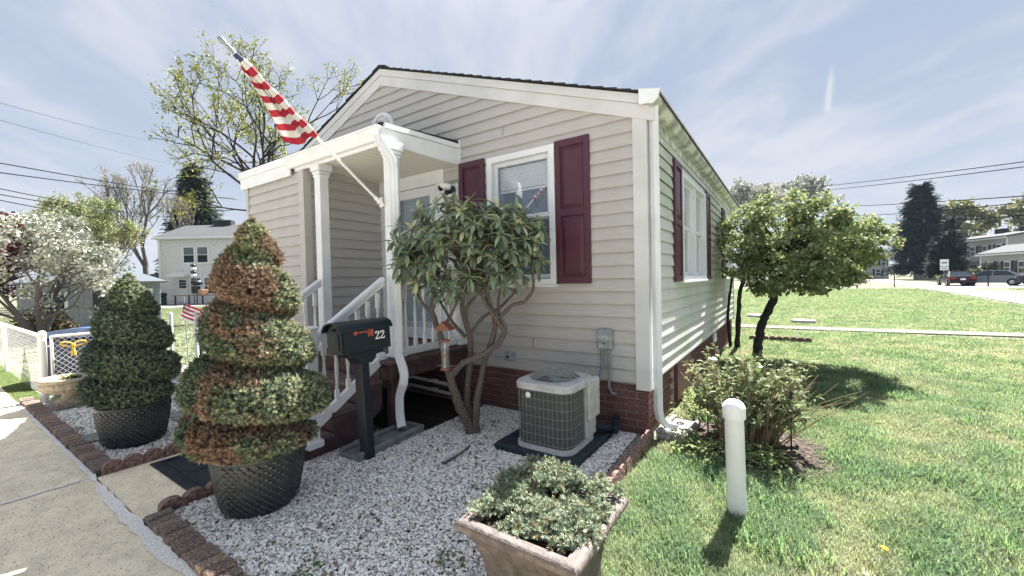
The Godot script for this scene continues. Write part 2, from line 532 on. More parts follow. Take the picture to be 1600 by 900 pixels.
func baluster_mesh() -> ArrayMesh:
	var mb := MB.new()
	mb.box(Vector3(0, 0.06, 0), Vector3(0.036, 0.12, 0.036), 0.003)
	mb.lathe([Vector2(0.018, 0.12), Vector2(0.012, 0.135), Vector2(0.018, 0.15), Vector2(0.011, 0.165), Vector2(0.012, 0.2), Vector2(0.017, 0.30), Vector2(0.018, 0.36), Vector2(0.014, 0.46), Vector2(0.010, 0.53), Vector2(0.017, 0.545), Vector2(0.011, 0.56), Vector2(0.018, 0.575)], 10, Vector3.ZERO)
	mb.box(Vector3(0, 0.66, 0), Vector3(0.036, 0.17, 0.036), 0.003)
	return mb.mesh(M.trim)

func build_house():
	var H := thing("house", "single-storey gabled house with beige lap siding, maroon shutters and a white porch", "house")
	var RX := -3.69
	var SL := 0.366
	# walls
	var core := MB.new()
	core.span(Vector3(-7.30, 0.05, -7.42), Vector3(-0.14, 3.05, -0.15))
	core.prism([Vector2(-7.3, 3.05), Vector2(-0.14, 3.05), Vector2(RX, 4.36)], -7.42, -0.15)
	part("wall_core", core, M.core, H)
	var front := Node3D.new()
	front.name = "front_wall"
	H.add_child(front)
	var side := Node3D.new()
	side.name = "side_wall"
	H.add_child(side)
	var fext := func(y: float) -> Array:
		if y <= 3.1: return [-7.38, -0.105]
		var k: float = (y - 3.1) / SL
		return [max(-7.36 + k, -7.3), min(-0.02 - k, -0.105)] if k < 3.6 else [RX - 0.1, RX + 0.1]
	siding(front, Vector3.ZERO, Vector3.RIGHT, Vector3.BACK, 0.5, 31, fext, [[-1.80, -0.965, 1.53, 2.90], [-3.8, -2.53, 0.5, 2.96]], [[2, -1.25], [21, -1.6]])
	var sext := func(_y: float) -> Array: return [0.02, 7.4]
	siding(side, Vector3.ZERO, Vector3.FORWARD, Vector3.RIGHT, 0.5, 21, sext, [[1.50, 3.22, 1.53, 2.77], [5.74, 6.9, 1.53, 2.77]], [[7, 0.82], [6, 0.835], [4, 2.1], [3, 2.12], [2, 2.9], [1, 2.93], [5, 4.2]], M.siding_mildew_lit)
	# behind the siding a sheathing that closes the gaps
	var sh := MB.new()
	sh.span(Vector3(-7.38, 0.5, -0.02), Vector3(-3.8, 3.1, -0.012))
	sh.span(Vector3(-2.53, 0.5, -0.02), Vector3(-1.80, 3.1, -0.012)); sh.span(Vector3(-0.965, 0.5, -0.02), Vector3(-0.02, 3.1, -0.012))
	sh.span(Vector3(-1.80, 0.5, -0.02), Vector3(-0.965, 1.46, -0.012)); sh.span(Vector3(-3.8, 2.96, -0.02), Vector3(-2.53, 3.1, -0.012))
	sh.prism([Vector2(-7.36, 3.101), Vector2(-0.03, 3.101), Vector2(RX, 4.42)], -0.02, -0.012)
	part("sheathing", sh, M.siding, H)
	# the corner board stands proud on both faces
	var cb := MB.new()
	cb.prism([Vector2(-0.105, 0.005), Vector2(-0.105, 0.028), Vector2(0.028, 0.028), Vector2(0.028, -0.10), Vector2(0.005, -0.10), Vector2(0.005, 0.005)], 0.44, 3.12, Transform3D(Basis(Vector3(1, 0, 0), Vector3(0, 0, 1), Vector3(0, 1, 0)), Vector3.ZERO))
	part("corner_board", cb, M.corner, H)
	var cb2 := MB.new()
	cb2.span(Vector3(0.003, 0.44, -7.5), Vector3(0.03, 3.1, -7.4))
	part("corner_board", cb2, M.corner, H)
	# brick foundation
	var fd := MB.new()
	fd.span(Vector3(-7.3, -0.1, -7.4), Vector3(-0.0245, 0.485, -0.0145))
	var found := part("foundation", fd, M.mortar, H)
	bricks(found, Vector3(-0.008, 0, -0.027), Vector3.LEFT, Vector3.BACK, 3.3, 7, 3.3)
	bricks(found, Vector3(-0.037, 0, -0.012), Vector3.FORWARD, Vector3.RIGHT, 7.3, 7, 2.2, [[1.16, 1.98]])
	var hatch := MB.new()
	hatch.span(Vector3(-0.06, 0.02, -1.98), Vector3(0.02, 0.50, -1.17), 0.006)
	part("crawlspace_hatch", hatch, mat(Color(0.085, 0.035, 0.04), 0.5), H)
	var fv := MB.new()
	fv.span(Vector3(-0.02, 0.30, -4.52), Vector3(0.012, 0.46, -4.2), 0.004)
	part("foundation_vent", fv, M.white, H)
	# rake boards and roof
	for s in [-1.0, 1.0]:
		var rk := MB.new()
		var e: float = RX + s * 3.79
		var pt := 4.56
		rk.prism([Vector2(RX, pt), Vector2(e, pt - SL * 3.79), Vector2(e, pt - SL * 3.79 - 0.088), Vector2(RX, pt - 0.088)], 0.021, 0.05)
		rk.prism([Vector2(RX, pt - 0.09), Vector2(e, pt - SL * 3.79 - 0.09), Vector2(e, pt - SL * 3.79 - 0.225), Vector2(RX, pt - 0.225)], 0.021, 0.034)
		part("rake_board", rk, M.corner, H)
		var rf_ := MB.new()
		rf_.prism([Vector2(RX, pt + 0.01), Vector2(RX + s * 3.83, pt + 0.01 - SL * 3.83), Vector2(RX + s * 3.83, pt - 0.03 - SL * 3.83), Vector2(RX, pt - 0.03)], -7.62, 0.04)
		var roof := part("roof", rf_, M.shingle, H)
		for k in 29:
			var cm := MB.new()
			var u0 := 3.86 - k * 0.1345
			var u1 := u0 - 0.16
			if u1 < 0: u1 = 0.0
			var x0: float = RX + s * u0
			var x1: float = RX + s * u1
			var y0 := pt + 0.012 - SL * u0
			var y1 := pt + 0.012 - SL * u1
			var zf := 0.07 + rf(-0.006, 0.012)
			cm.prism([Vector2(x0, y0), Vector2(x0, y0 + 0.022), Vector2(x1, y1 + 0.006), Vector2(x1, y1)], -7.66, zf)
			part("shingle_row", cm, M.shingle, roof)
	var cap := MB.new()
	cap.prism([Vector2(RX - 0.15, 4.545), Vector2(RX, 4.60), Vector2(RX + 0.15, 4.545), Vector2(RX + 0.15, 4.565), Vector2(RX, 4.615), Vector2(RX - 0.15, 4.565)], -7.66, 0.06)
	part("ridge_cap", cap, M.shingle, H)
	# soffit, gutter, cornice return and downspout at the right-hand corner
	var sf := MB.new()
	sf.span(Vector3(0.0, 3.075, -7.6), Vector3(0.062, 3.10, -0.0))
	sf.span(Vector3(0.015, 2.985, -7.5), Vector3(0.028, 3.074, -0.11))
	part("soffit", sf, M.green_trim, H)
	var gu := MB.new()
	gu.prism([Vector2(0.064, 3.08), Vector2(0.10, 3.08), Vector2(0.150, 3.125), Vector2(0.150, 3.17), Vector2(0.168, 3.175), Vector2(0.168, 3.195), Vector2(0.158, 3.198), Vector2(0.145, 3.18), Vector2(0.14, 3.135), Vector2(0.098, 3.095), Vector2(0.08, 3.095), Vector2(0.08, 3.21), Vector2(0.064, 3.21)], -7.62, 0.075)
	part("gutter", gu, M.green_trim, H)
	var rt := MB.new()
	rt.prism([Vector2(-0.02, 3.10), Vector2(0.062, 3.10), Vector2(0.10, 3.085), Vector2(0.152, 3.125), Vector2(0.17, 3.20), Vector2(0.10, 3.215), Vector2(-0.02, 3.245)], 0.0765, 0.1)
	part("cornice_return", rt, M.trim, H)
	var ds := MB.new()
	downspout(ds, [Vector3(0.082, 3.11, -0.02), Vector3(0.078, 0.26, -0.05), Vector3(0.09, 0.17, -0.06), Vector3(0.13, 0.11, -0.10), Vector3(0.20, 0.075, -0.18)], 0.078, 0.058)
	part("downspout", ds, M.trim, H)
	var vb := Node3D.new()
	vb.name = "gable_vent"
	H.add_child(vb)
	var vr := MB.new()
	var turn := Basis(Vector3.RIGHT, PI / 2)
	vr.lathe([Vector2(0.192, 0.0), Vector2(0.192, 0.03), Vector2(0.205, 0.042), Vector2(0.238, 0.04), Vector2(0.25, 0.02), Vector2(0.25, 0.0)], 40, Vector3(RX, 3.70, 0.01), turn)
	part("vent_ring", vr, M.trim, vb)
	var vk := MB.new()
	vk.lathe([Vector2(0.191, 0.006), Vector2(0, 0.0065)], 30, Vector3(RX, 3.70, 0.012), turn)
	part("vent_back", vk, M.core, vb)
	for k in 8:
		var y := 3.70 - 0.17 + k * 0.048
		var hw := sqrt(0.192 * 0.192 - pow(y - 3.70, 2))
		var lv := MB.new()
		lv.box(Vector3(RX, y, 0.028), Vector3(hw * 2, 0.034, 0.008), 0.002, Basis(Vector3.RIGHT, 0.6))
		part("louver", lv, M.trim, vb)
	# windows and shutters
	window(H, Vector3(-1.83, 1.46, 0), Vector3.RIGHT, Vector3.BACK, 0.896, 1.49, 1, 0.30)
	window(H, Vector3(0, 1.46, -1.47), Vector3.FORWARD, Vector3.RIGHT, 1.78, 1.36, 2, 0.58)
	window(H, Vector3(0, 1.46, -5.73), Vector3.FORWARD, Vector3.RIGHT, 1.2, 1.36, 1, 0.5)
	shutter(H, Vector3(-2.262, 1.465, 0), Vector3.RIGHT, Vector3.BACK, 0.392, 1.50)
	shutter(H, Vector3(-0.928, 1.465, 0), Vector3.RIGHT, Vector3.BACK, 0.388, 1.50)
	for z in [-1.05, -3.30, -5.30]:
		shutter(H, Vector3(0, 1.455, z), Vector3.FORWARD, Vector3.RIGHT, 0.39, 1.42)
	build_porch(H)

func downspout(mb: MB, pts: Array, w: float, dpt: float):
	# a corrugated rectangular pipe along pts; w across, dpt deep
	var prof := []
	for k in 28:
		var a := TAU * k / 28
		var q := Vector2(signf(cos(a)) * pow(absf(cos(a)), 0.28) * w * 0.5, signf(sin(a)) * pow(absf(sin(a)), 0.28) * dpt * 0.5)
		if k % 2 == 1: q *= 0.93
		prof.append(q)
	var m := pts.size()
	var rows := []
	for j in m:
		var dd: Vector3 = (pts[min(j + 1, m - 1)] - pts[max(j - 1, 0)]).normalized()
		var x := Vector3(0.75, 0, 0.66)
		x = (x - dd * x.dot(dd)).normalized()
		var y := dd.cross(x)
		var row := []
		for q in prof: row.append(pts[j] + x * q.x + y * q.y)
		rows.append(row)
	for j in m - 1:
		var c: Vector3 = (pts[j] + pts[j + 1]) * 0.5
		for k in 28:
			var k2 := (k + 1) % 28
			mb.oq(rows[j][k], rows[j][k2], rows[j + 1][k2], rows[j + 1][k], rows[j][k] - pts[j])

func build_porch(H: Node):
	# enclosed entry at the left of the porch
	var en := Node3D.new()
	en.name = "entry_wall"
	H.add_child(en)
	siding(en, Vector3(0, 0, 1.135), Vector3.RIGHT, Vector3.BACK, 0.62, 18, func(_y): return [-5.24, -3.84], [])
	siding(en, Vector3(-3.8, 0, 0), Vector3.BACK, Vector3.RIGHT, 0.72, 18, func(_y): return [0.0, 1.10], [])
	var eb := MB.new()
	eb.span(Vector3(-5.22, 0.0, -0.2), Vector3(-3.82, 2.96, 1.12))
	part("entry_core", eb, M.siding, H)
	var ec := MB.new()
	ec.span(Vector3(-3.88, 0.6, 1.138), Vector3(-3.775, 2.92, 1.165)); ec.span(Vector3(-3.8, 0.6, 1.065), Vector3(-3.775, 2.92, 1.137))
	ec.span(Vector3(-5.27, 0.6, 1.08), Vector3(-5.20, 2.92, 1.165))
	part("entry_corner_board", ec, M.siding, H)
	# porch roof: boarded ceiling, fascias, gutter, shingled top
	var ceil := Node3D.new()
	ceil.name = "porch_ceiling"
	H.add_child(ceil)
	for k in 14:
		var cbm := MB.new()
		cbm.span(Vector3(-3.80 + k * 0.108, 2.955, 0.0), Vector3(-3.80 + k * 0.108 + 0.100, 2.972, 1.115), 0.004)
		part("ceiling_board", cbm, M.ceil, ceil)
	var pf := MB.new()
	var zy := Transform3D(Basis(Vector3(0, 0, 1), Vector3(0, 1, 0), Vector3(-1, 0, 0)), Vector3.ZERO)   # polygon (z, y) pushed along -x
	pf.prism([Vector2(0.0, 2.955), Vector2(1.145, 2.927), Vector2(1.145, 3.078), Vector2(0.0, 3.155)], 2.265, 2.295, zy)
	pf.prism([Vector2(0.0, 3.158), Vector2(1.155, 3.083), Vector2(1.155, 3.135), Vector2(0.0, 3.215)], 2.252, 2.285, zy)
	part("porch_side_fascia", pf, M.trim, H)
	var pe := MB.new()
	pe.span(Vector3(-2.262, 2.945, -0.002), Vector3(-2.245, 3.26, 0.035), 0.003)
	part("end_trim", pe, M.trim, H)
	var ff := MB.new()
	ff.span(Vector3(-5.34, 2.875, 1.175), Vector3(-4.02, 3.02, 1.20), 0.003)
	ff.span(Vector3(-5.36, 3.022, 1.175), Vector3(-4.02, 3.115, 1.215), 0.003)
	ff.span(Vector3(-5.34, 2.875, -0.1), Vector3(-5.315, 3.1, 1.174), 0.003)
	ff.span(Vector3(-4.02, 2.93, 1.115), Vector3(-2.30, 3.06, 1.14), 0.003)
	part("porch_front_fascia", ff, M.trim, H)
	var pg := MB.new()
	var gp := [Vector2(1.143, 2.965), Vector2(1.195, 2.965), Vector2(1.240, 3.02), Vector2(1.240, 3.065), Vector2(1.260, 3.07), Vector2(1.260, 3.092), Vector2(1.245, 3.095), Vector2(1.230, 3.07), Vector2(1.228, 3.03), Vector2(1.187, 2.98), Vector2(1.160, 2.98), Vector2(1.160, 3.09), Vector2(1.143, 3.09)]
	pg.prism(gp, 2.268, 4.02, zy)
	pg.prism([Vector2(1.143, 2.965), Vector2(1.195, 2.965), Vector2(1.240, 3.02), Vector2(1.260, 3.092), Vector2(1.143, 3.092)], 2.261, 2.267, zy)
	pg.prism([Vector2(1.143, 2.965), Vector2(1.195, 2.965), Vector2(1.240, 3.02), Vector2(1.260, 3.092), Vector2(1.143, 3.092)], 4.021, 4.027, zy)
	part("porch_gutter", pg, M.trim, H)
	var pr := MB.new()
	pr.prism([Vector2(-0.02, 3.20), Vector2(1.19, 3.122), Vector2(1.19, 3.139), Vector2(-0.02, 3.26)], 2.27, 5.38, zy)
	part("porch_roof", pr, M.shingle, H)
	# platform with deck boards, skirts and corner post
	var dk := Node3D.new()
	dk.name = "porch_deck"
	H.add_child(dk)
	for k in 9:
		var db := MB.new()
		db.span(Vector3(-3.74, 0.70, 0.01 + k * 0.14), Vector3(-2.15, 0.735, 0.01 + k * 0.14 + 0.134), 0.006)
		part("deck_board", db, M.deck, dk)
	var sk := MB.new()
	sk.span(Vector3(-2.195, 0.54, 0.02), Vector3(-2.165, 0.699, 1.235), 0.004)
	sk.span(Vector3(-3.74, 0.54, 1.205), Vector3(-2.196, 0.699, 1.235), 0.004)
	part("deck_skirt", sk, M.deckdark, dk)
	for p in [Vector3(-2.24, 0, 0.09), Vector3(-2.24, 0, 1.15)]:
		var dp := MB.new()
		dp.span(p + Vector3(-0.05, -0.05, -0.05), p + Vector3(0.045, 0.539, 0.05), 0.005)
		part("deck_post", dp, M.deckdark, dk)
	# stairs
	var stp := Node3D.new()
	stp.name = "porch_stairs"
	H.add_child(stp)
	for k in 3:
		var y := 0.54 - k * 0.185
		var z := 1.24 + k * 0.27
		var tr := MB.new()
		tr.span(Vector3(-3.46, y - 0.035, z), Vector3(-2.29, y, z + 0.285), 0.008)
		part("tread", tr, M.deck, stp)
		var rs := MB.new()
		rs.span(Vector3(-3.42, y - 0.185, z + 0.235), Vector3(-2.34, y - 0.036, z + 0.255))
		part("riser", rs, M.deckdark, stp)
	var r0 := MB.new()
	r0.span(Vector3(-3.42, 0.541, 1.236), Vector3(-2.34, 0.699, 1.244))
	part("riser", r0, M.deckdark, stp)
	for x in [-2.333, -3.45]:
		var sg := MB.new()
		sg.prism([Vector2(1.236, 0.698), Vector2(1.236, 0.25), Vector2(1.62, 0.0), Vector2(2.05, 0.0), Vector2(2.05, 0.13), Vector2(1.78, 0.132), Vector2(1.78, 0.318), Vector2(1.51, 0.32), Vector2(1.51, 0.503), Vector2(1.238, 0.504)], -x - 0.02, -x + 0.02, zy)
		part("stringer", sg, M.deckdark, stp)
	# posts
	for p in [[-3.56, 1.06], [-2.29, 1.06]]:
		var po := MB.new()
		var x: float = p[0]
		var z: float = p[1]
		po.span(Vector3(x - 0.058, 0.737, z - 0.058), Vector3(x + 0.058, 2.90, z + 0.058), 0.006)
		po.span(Vector3(x - 0.068, 2.80, z - 0.068), Vector3(x + 0.068, 2.83, z + 0.068), 0.006)
		po.span(Vector3(x - 0.078, 2.832, z - 0.078), Vector3(x + 0.078, 2.868, z + 0.078), 0.01)
		po.span(Vector3(x - 0.092, 2.87, z - 0.092), Vector3(x + 0.092, 2.954, z + 0.092), 0.008)
		po.span(Vector3(x - 0.085, 0.7365, z - 0.085), Vector3(x + 0.085, 0.775, z + 0.085), 0.012)
		part("porch_post", po, M.trim, H)
	# side railing, its wall post and balusters; stair railings
	var bal := baluster_mesh()
	var rl := Node3D.new()
	rl.name = "side_railing"
	H.add_child(rl)
	var tr2 := MB.new()
	tr2.span(Vector3(-2.29, 1.545, 0.19), Vector3(-2.225, 1.60, 1.04), 0.012)
	tr2.span(Vector3(-2.275, 1.50, 0.19), Vector3(-2.24, 1.544, 1.04), 0.004)
	part("top_rail", tr2, M.trim, rl)
	var br := MB.new()
	br.span(Vector3(-2.28, 0.745, 0.19), Vector3(-2.235, 0.83, 1.04), 0.008)
	part("bottom_rail", br, M.trim, rl)
	for k in 6:
		put("baluster", bal, Transform3D(Basis.from_scale(Vector3(1, 0.90, 1)), Vector3(-2.257, 0.83, 0.28 + k * 0.135)), rl)
	var np := MB.new()
	np.span(Vector3(-2.33, 0.737, 0.035), Vector3(-2.19, 1.72, 0.17), 0.006)
	np.span(Vector3(-2.345, 0.736, 0.022), Vector3(-2.172, 0.80, 0.185), 0.012)
	np.span(Vector3(-2.345, 1.721, 0.022), Vector3(-2.172, 1.75, 0.185), 0.01)
	part("half_post", np, M.trim, rl)
	for x in [-2.33, -3.46]:
		var sr := Node3D.new()
		sr.name = numbered(H, "stair_railing")
		H.add_child(sr)
		var tp := MB.new()
		tp.bar(Vector3(x, 1.56, 1.17), Vector3(x, 1.045, 1.93), 0.062, 0.05, 0.012)
		tp.bar(Vector3(x, 1.515, 1.17), Vector3(x, 1.0, 1.93), 0.036, 0.045, 0.004)
		part("handrail", tp, M.trim, sr)
		var bt := MB.new()
		bt.bar(Vector3(x, 0.775, 1.17), Vector3(x, 0.285, 1.93), 0.045, 0.085, 0.006)
		part("lower_rail", bt, M.trim, sr)
		for k in 6:
			var z := 1.25 + k * 0.118
			var yb := 0.775 - (z - 1.17) * 0.645 + 0.02
			put("baluster", bal, Transform3D(Basis.from_scale(Vector3(1, 0.90, 1)), Vector3(x, yb, z)), sr)
		var nw := MB.new()
		nw.span(Vector3(x - 0.05, 0.12, 1.92), Vector3(x + 0.05, 1.12, 2.02), 0.006)
		nw.span(Vector3(x - 0.075, 0.1, 1.895), Vector3(x + 0.075, 0.17, 2.045), 0.014)
		nw.span(Vector3(x - 0.065, 1.121, 1.905), Vector3(x + 0.065, 1.15, 2.035), 0.01)
		part("newel", nw, M.trim, sr)
	# entrance: casing, storm door with a full pane over a blind
	var cs := MB.new()
	cs.span(Vector3(-2.685, 0.735, -0.05), Vector3(-2.53, 2.78, 0.03), 0.004); cs.span(Vector3(-3.80, 0.735, -0.05), Vector3(-3.47, 2.78, 0.02), 0.004)
	cs.span(Vector3(-3.80, 2.781, -0.05), Vector3(-2.53, 2.955, 0.032), 0.004)
	part("door_casing", cs, M.trim, H)
	var dr := MB.new()
	dr.span(Vector3(-3.468, 0.75, -0.01), Vector3(-3.39, 2.775, 0.018), 0.005); dr.span(Vector3(-2.80, 0.75, -0.01), Vector3(-2.69, 2.775, 0.018), 0.005)
	dr.span(Vector3(-3.389, 2.655, -0.01), Vector3(-2.801, 2.775, 0.016), 0.005); dr.span(Vector3(-3.389, 0.75, -0.01), Vector3(-2.801, 0.90, 0.016), 0.005)
	dr.span(Vector3(-3.47, 0.74, -0.14), Vector3(-2.69, 2.78, -0.10))
	var door := part("storm_door", dr, M.trim, H)
	var gp2 := MB.new()
	gp2.span(Vector3(-3.389, 0.9, 0.0), Vector3(-2.801, 2.655, 0.004))
	part("pane", gp2, M.glass, door)
	var bl := MB.new()
	var y := 2.64
	while y > 0.98:
		bl.box(Vector3(-3.095, y, -0.07), Vector3(0.57, 0.026, 0.004), 0.0, Basis(Vector3.RIGHT, 0.35))
		y -= 0.028
	part("blind", bl, mat(Color(0.30, 0.35, 0.38), 0.6), door).set_meta("kind", "stuff")
	var hd := MB.new()
	hd.span(Vector3(-2.775, 1.62, 0.018), Vector3(-2.745, 1.82, 0.05), 0.008)
	part("door_handle", hd, M.galv, door)
	# the porch downspout, with its S-bend below the deck edge
	var ds := MB.new()
	downspout(ds, [Vector3(-2.275, 2.965, 1.225), Vector3(-2.255, 2.91, 1.22), Vector3(-2.185, 2.74, 1.135), Vector3(-2.18, 2.64, 1.125), Vector3(-2.18, 0.86, 1.125), Vector3(-2.165, 0.77, 1.135), Vector3(-2.085, 0.665, 1.155), Vector3(-2.065, 0.60, 1.16), Vector3(-2.075, 0.53, 1.16), Vector3(-2.15, 0.42, 1.14), Vector3(-2.175, 0.35, 1.135), Vector3(-2.175, 0.20, 1.135), Vector3(-2.16, 0.135, 1.14), Vector3(-2.09, 0.055, 1.18)], 0.118, 0.085)
	part("porch_downspout", ds, M.trim, H)
	# white drain pipes under the porch
	for k in 2:
		var pp := MB.new()
		var yy := 0.14 + 0.11 * k
		pp.tube([Vector3(-3.5, yy + 0.05, 0.22), Vector3(-2.33, yy, 0.22)], 0.022, 8)
		for x in [-3.1, -2.62]:
			pp.tube([Vector3(x, yy + 0.02, 0.22), Vector3(x + 0.07, yy + 0.016, 0.22)], 0.03, 8)
		part("drain_pipe", pp, mat(Color(0.5, 0.5, 0.48), 0.5) if k == 0 else M.galv, H)

# ------------------------------------------------------------------ ground
func rect(x0: float, z0: float, x1: float, z1: float) -> Array:
	return [Vector2(x0, z0), Vector2(x1, z0), Vector2(x1, z1), Vector2(x0, z1)]

func stones(n: int, place: Callable, size: float, cols: Array) -> Array:
	var out := []
	var cc := []
	for k in n:
		var p: Vector2 = place.call()
		if p.x > 900: continue
		var s := size * (rf(0.45, 1.15) if R.randf() < 0.8 else rf(1.1, 1.7))
		var b := rbasis().scaled(Vector3(s * rf(0.8, 1.5), s * rf(0.6, 0.9), s * rf(0.8, 1.2)))
		out.append(Transform3D(b, Vector3(p.x, rf(0.0, 0.012), p.y)))
		cc.append(jit(cols[R.randi() % cols.size()], 0.12))
	return [out, cc]

func stone_mesh(m: Material) -> ArrayMesh:
	var mb := MB.new()
	var g := (1 + sqrt(5.0)) / 2
	var P := [Vector3(-1, g, 0), Vector3(1, g, 0), Vector3(-1, -g, 0), Vector3(1, -g, 0), Vector3(0, -1, g), Vector3(0, 1, g), Vector3(0, -1, -g), Vector3(0, 1, -g), Vector3(g, 0, -1), Vector3(g, 0, 1), Vector3(-g, 0, -1), Vector3(-g, 0, 1)]
	for k in 12: P[k] = P[k].normalized() * rf(0.7, 1.2)
	for f in [[0, 11, 5], [0, 5, 1], [0, 1, 7], [0, 7, 10], [0, 10, 11], [1, 5, 9], [5, 11, 4], [11, 10, 2], [10, 7, 6], [7, 1, 8], [3, 9, 4], [3, 4, 2], [3, 2, 6], [3, 6, 8], [3, 8, 9], [4, 9, 5], [2, 4, 11], [6, 2, 10], [8, 6, 7], [9, 8, 1]]:
		mb.ot(P[f[0]], P[f[1]], P[f[2]], P[f[0]] + P[f[1]] + P[f[2]])
	return mb.mesh(m)

func concrete_tex() -> Texture2D:
	# exposed aggregate: tan paste with small brown and dark stones and broad stains
	var S := 1024
	var base := noise_img(31, 0.008, 0.92, 1.0, 1.6, false, S)
	var fine := noise_img(32, 0.11, 0.94, 1.0, 1.5, false, S)
	var a := base.get_data()
	var b := fine.get_data()
	var o := PackedByteArray()
	o.resize(S * S * 3)
	for k in S * S:
		var t := a[k * 3] * b[k * 3] / 255.0
		o[k * 3] = int(t * 0.95)
		o[k * 3 + 1] = int(t * 0.93)
		o[k * 3 + 2] = int(t * 0.86)
	var r := RandomNumberGenerator.new()
	r.seed = 77
	for k in 8000:
		var x := r.randi() % S
		var y := r.randi() % S
		var s := r.randi_range(1, 6)
		var h := r.randi_range(1, 4)
		var d := r.randf_range(0.5, 0.92)
		var warm := r.randf_range(0.85, 1.0)
		if r.randf() < 0.3: d = 1.12
		for yy in h:
			for xx in s:
				var q := (((y + yy) % S) * S + (x + xx + yy) % S) * 3
				o[q] = min(255, int(o[q] * d)); o[q + 1] = min(255, int(o[q + 1] * d * (warm * 0.5 + 0.5))); o[q + 2] = min(255, int(o[q + 2] * d * warm))
	var im := Image.create_from_data(S, S, false, Image.FORMAT_RGB8, o)
	im.generate_mipmaps()
	return ImageTexture.create_from_image(im)

func in_lawn(x: float, z: float) -> bool:
	if x < 0.06 and z > -7.6: return false
	if x < 0.5 and z > 2.9: return false
	if z > 3.05: return false
	if x < 0.42 and z < -0.05 and z > -0.75: return false                     # splash block
	var q := Vector2((x - 0.80) / 0.60, (z + 0.30) / 0.62)
	if q.length() < 0.9: return false
	if z < -9.6 and z > -10.75 and x > -0.5: return false                      # cross walk
	if x > 9.2 and x < 15.2 and z < -14 and x > 9.2 + (-z - 23) * 0.06: return false
	return true

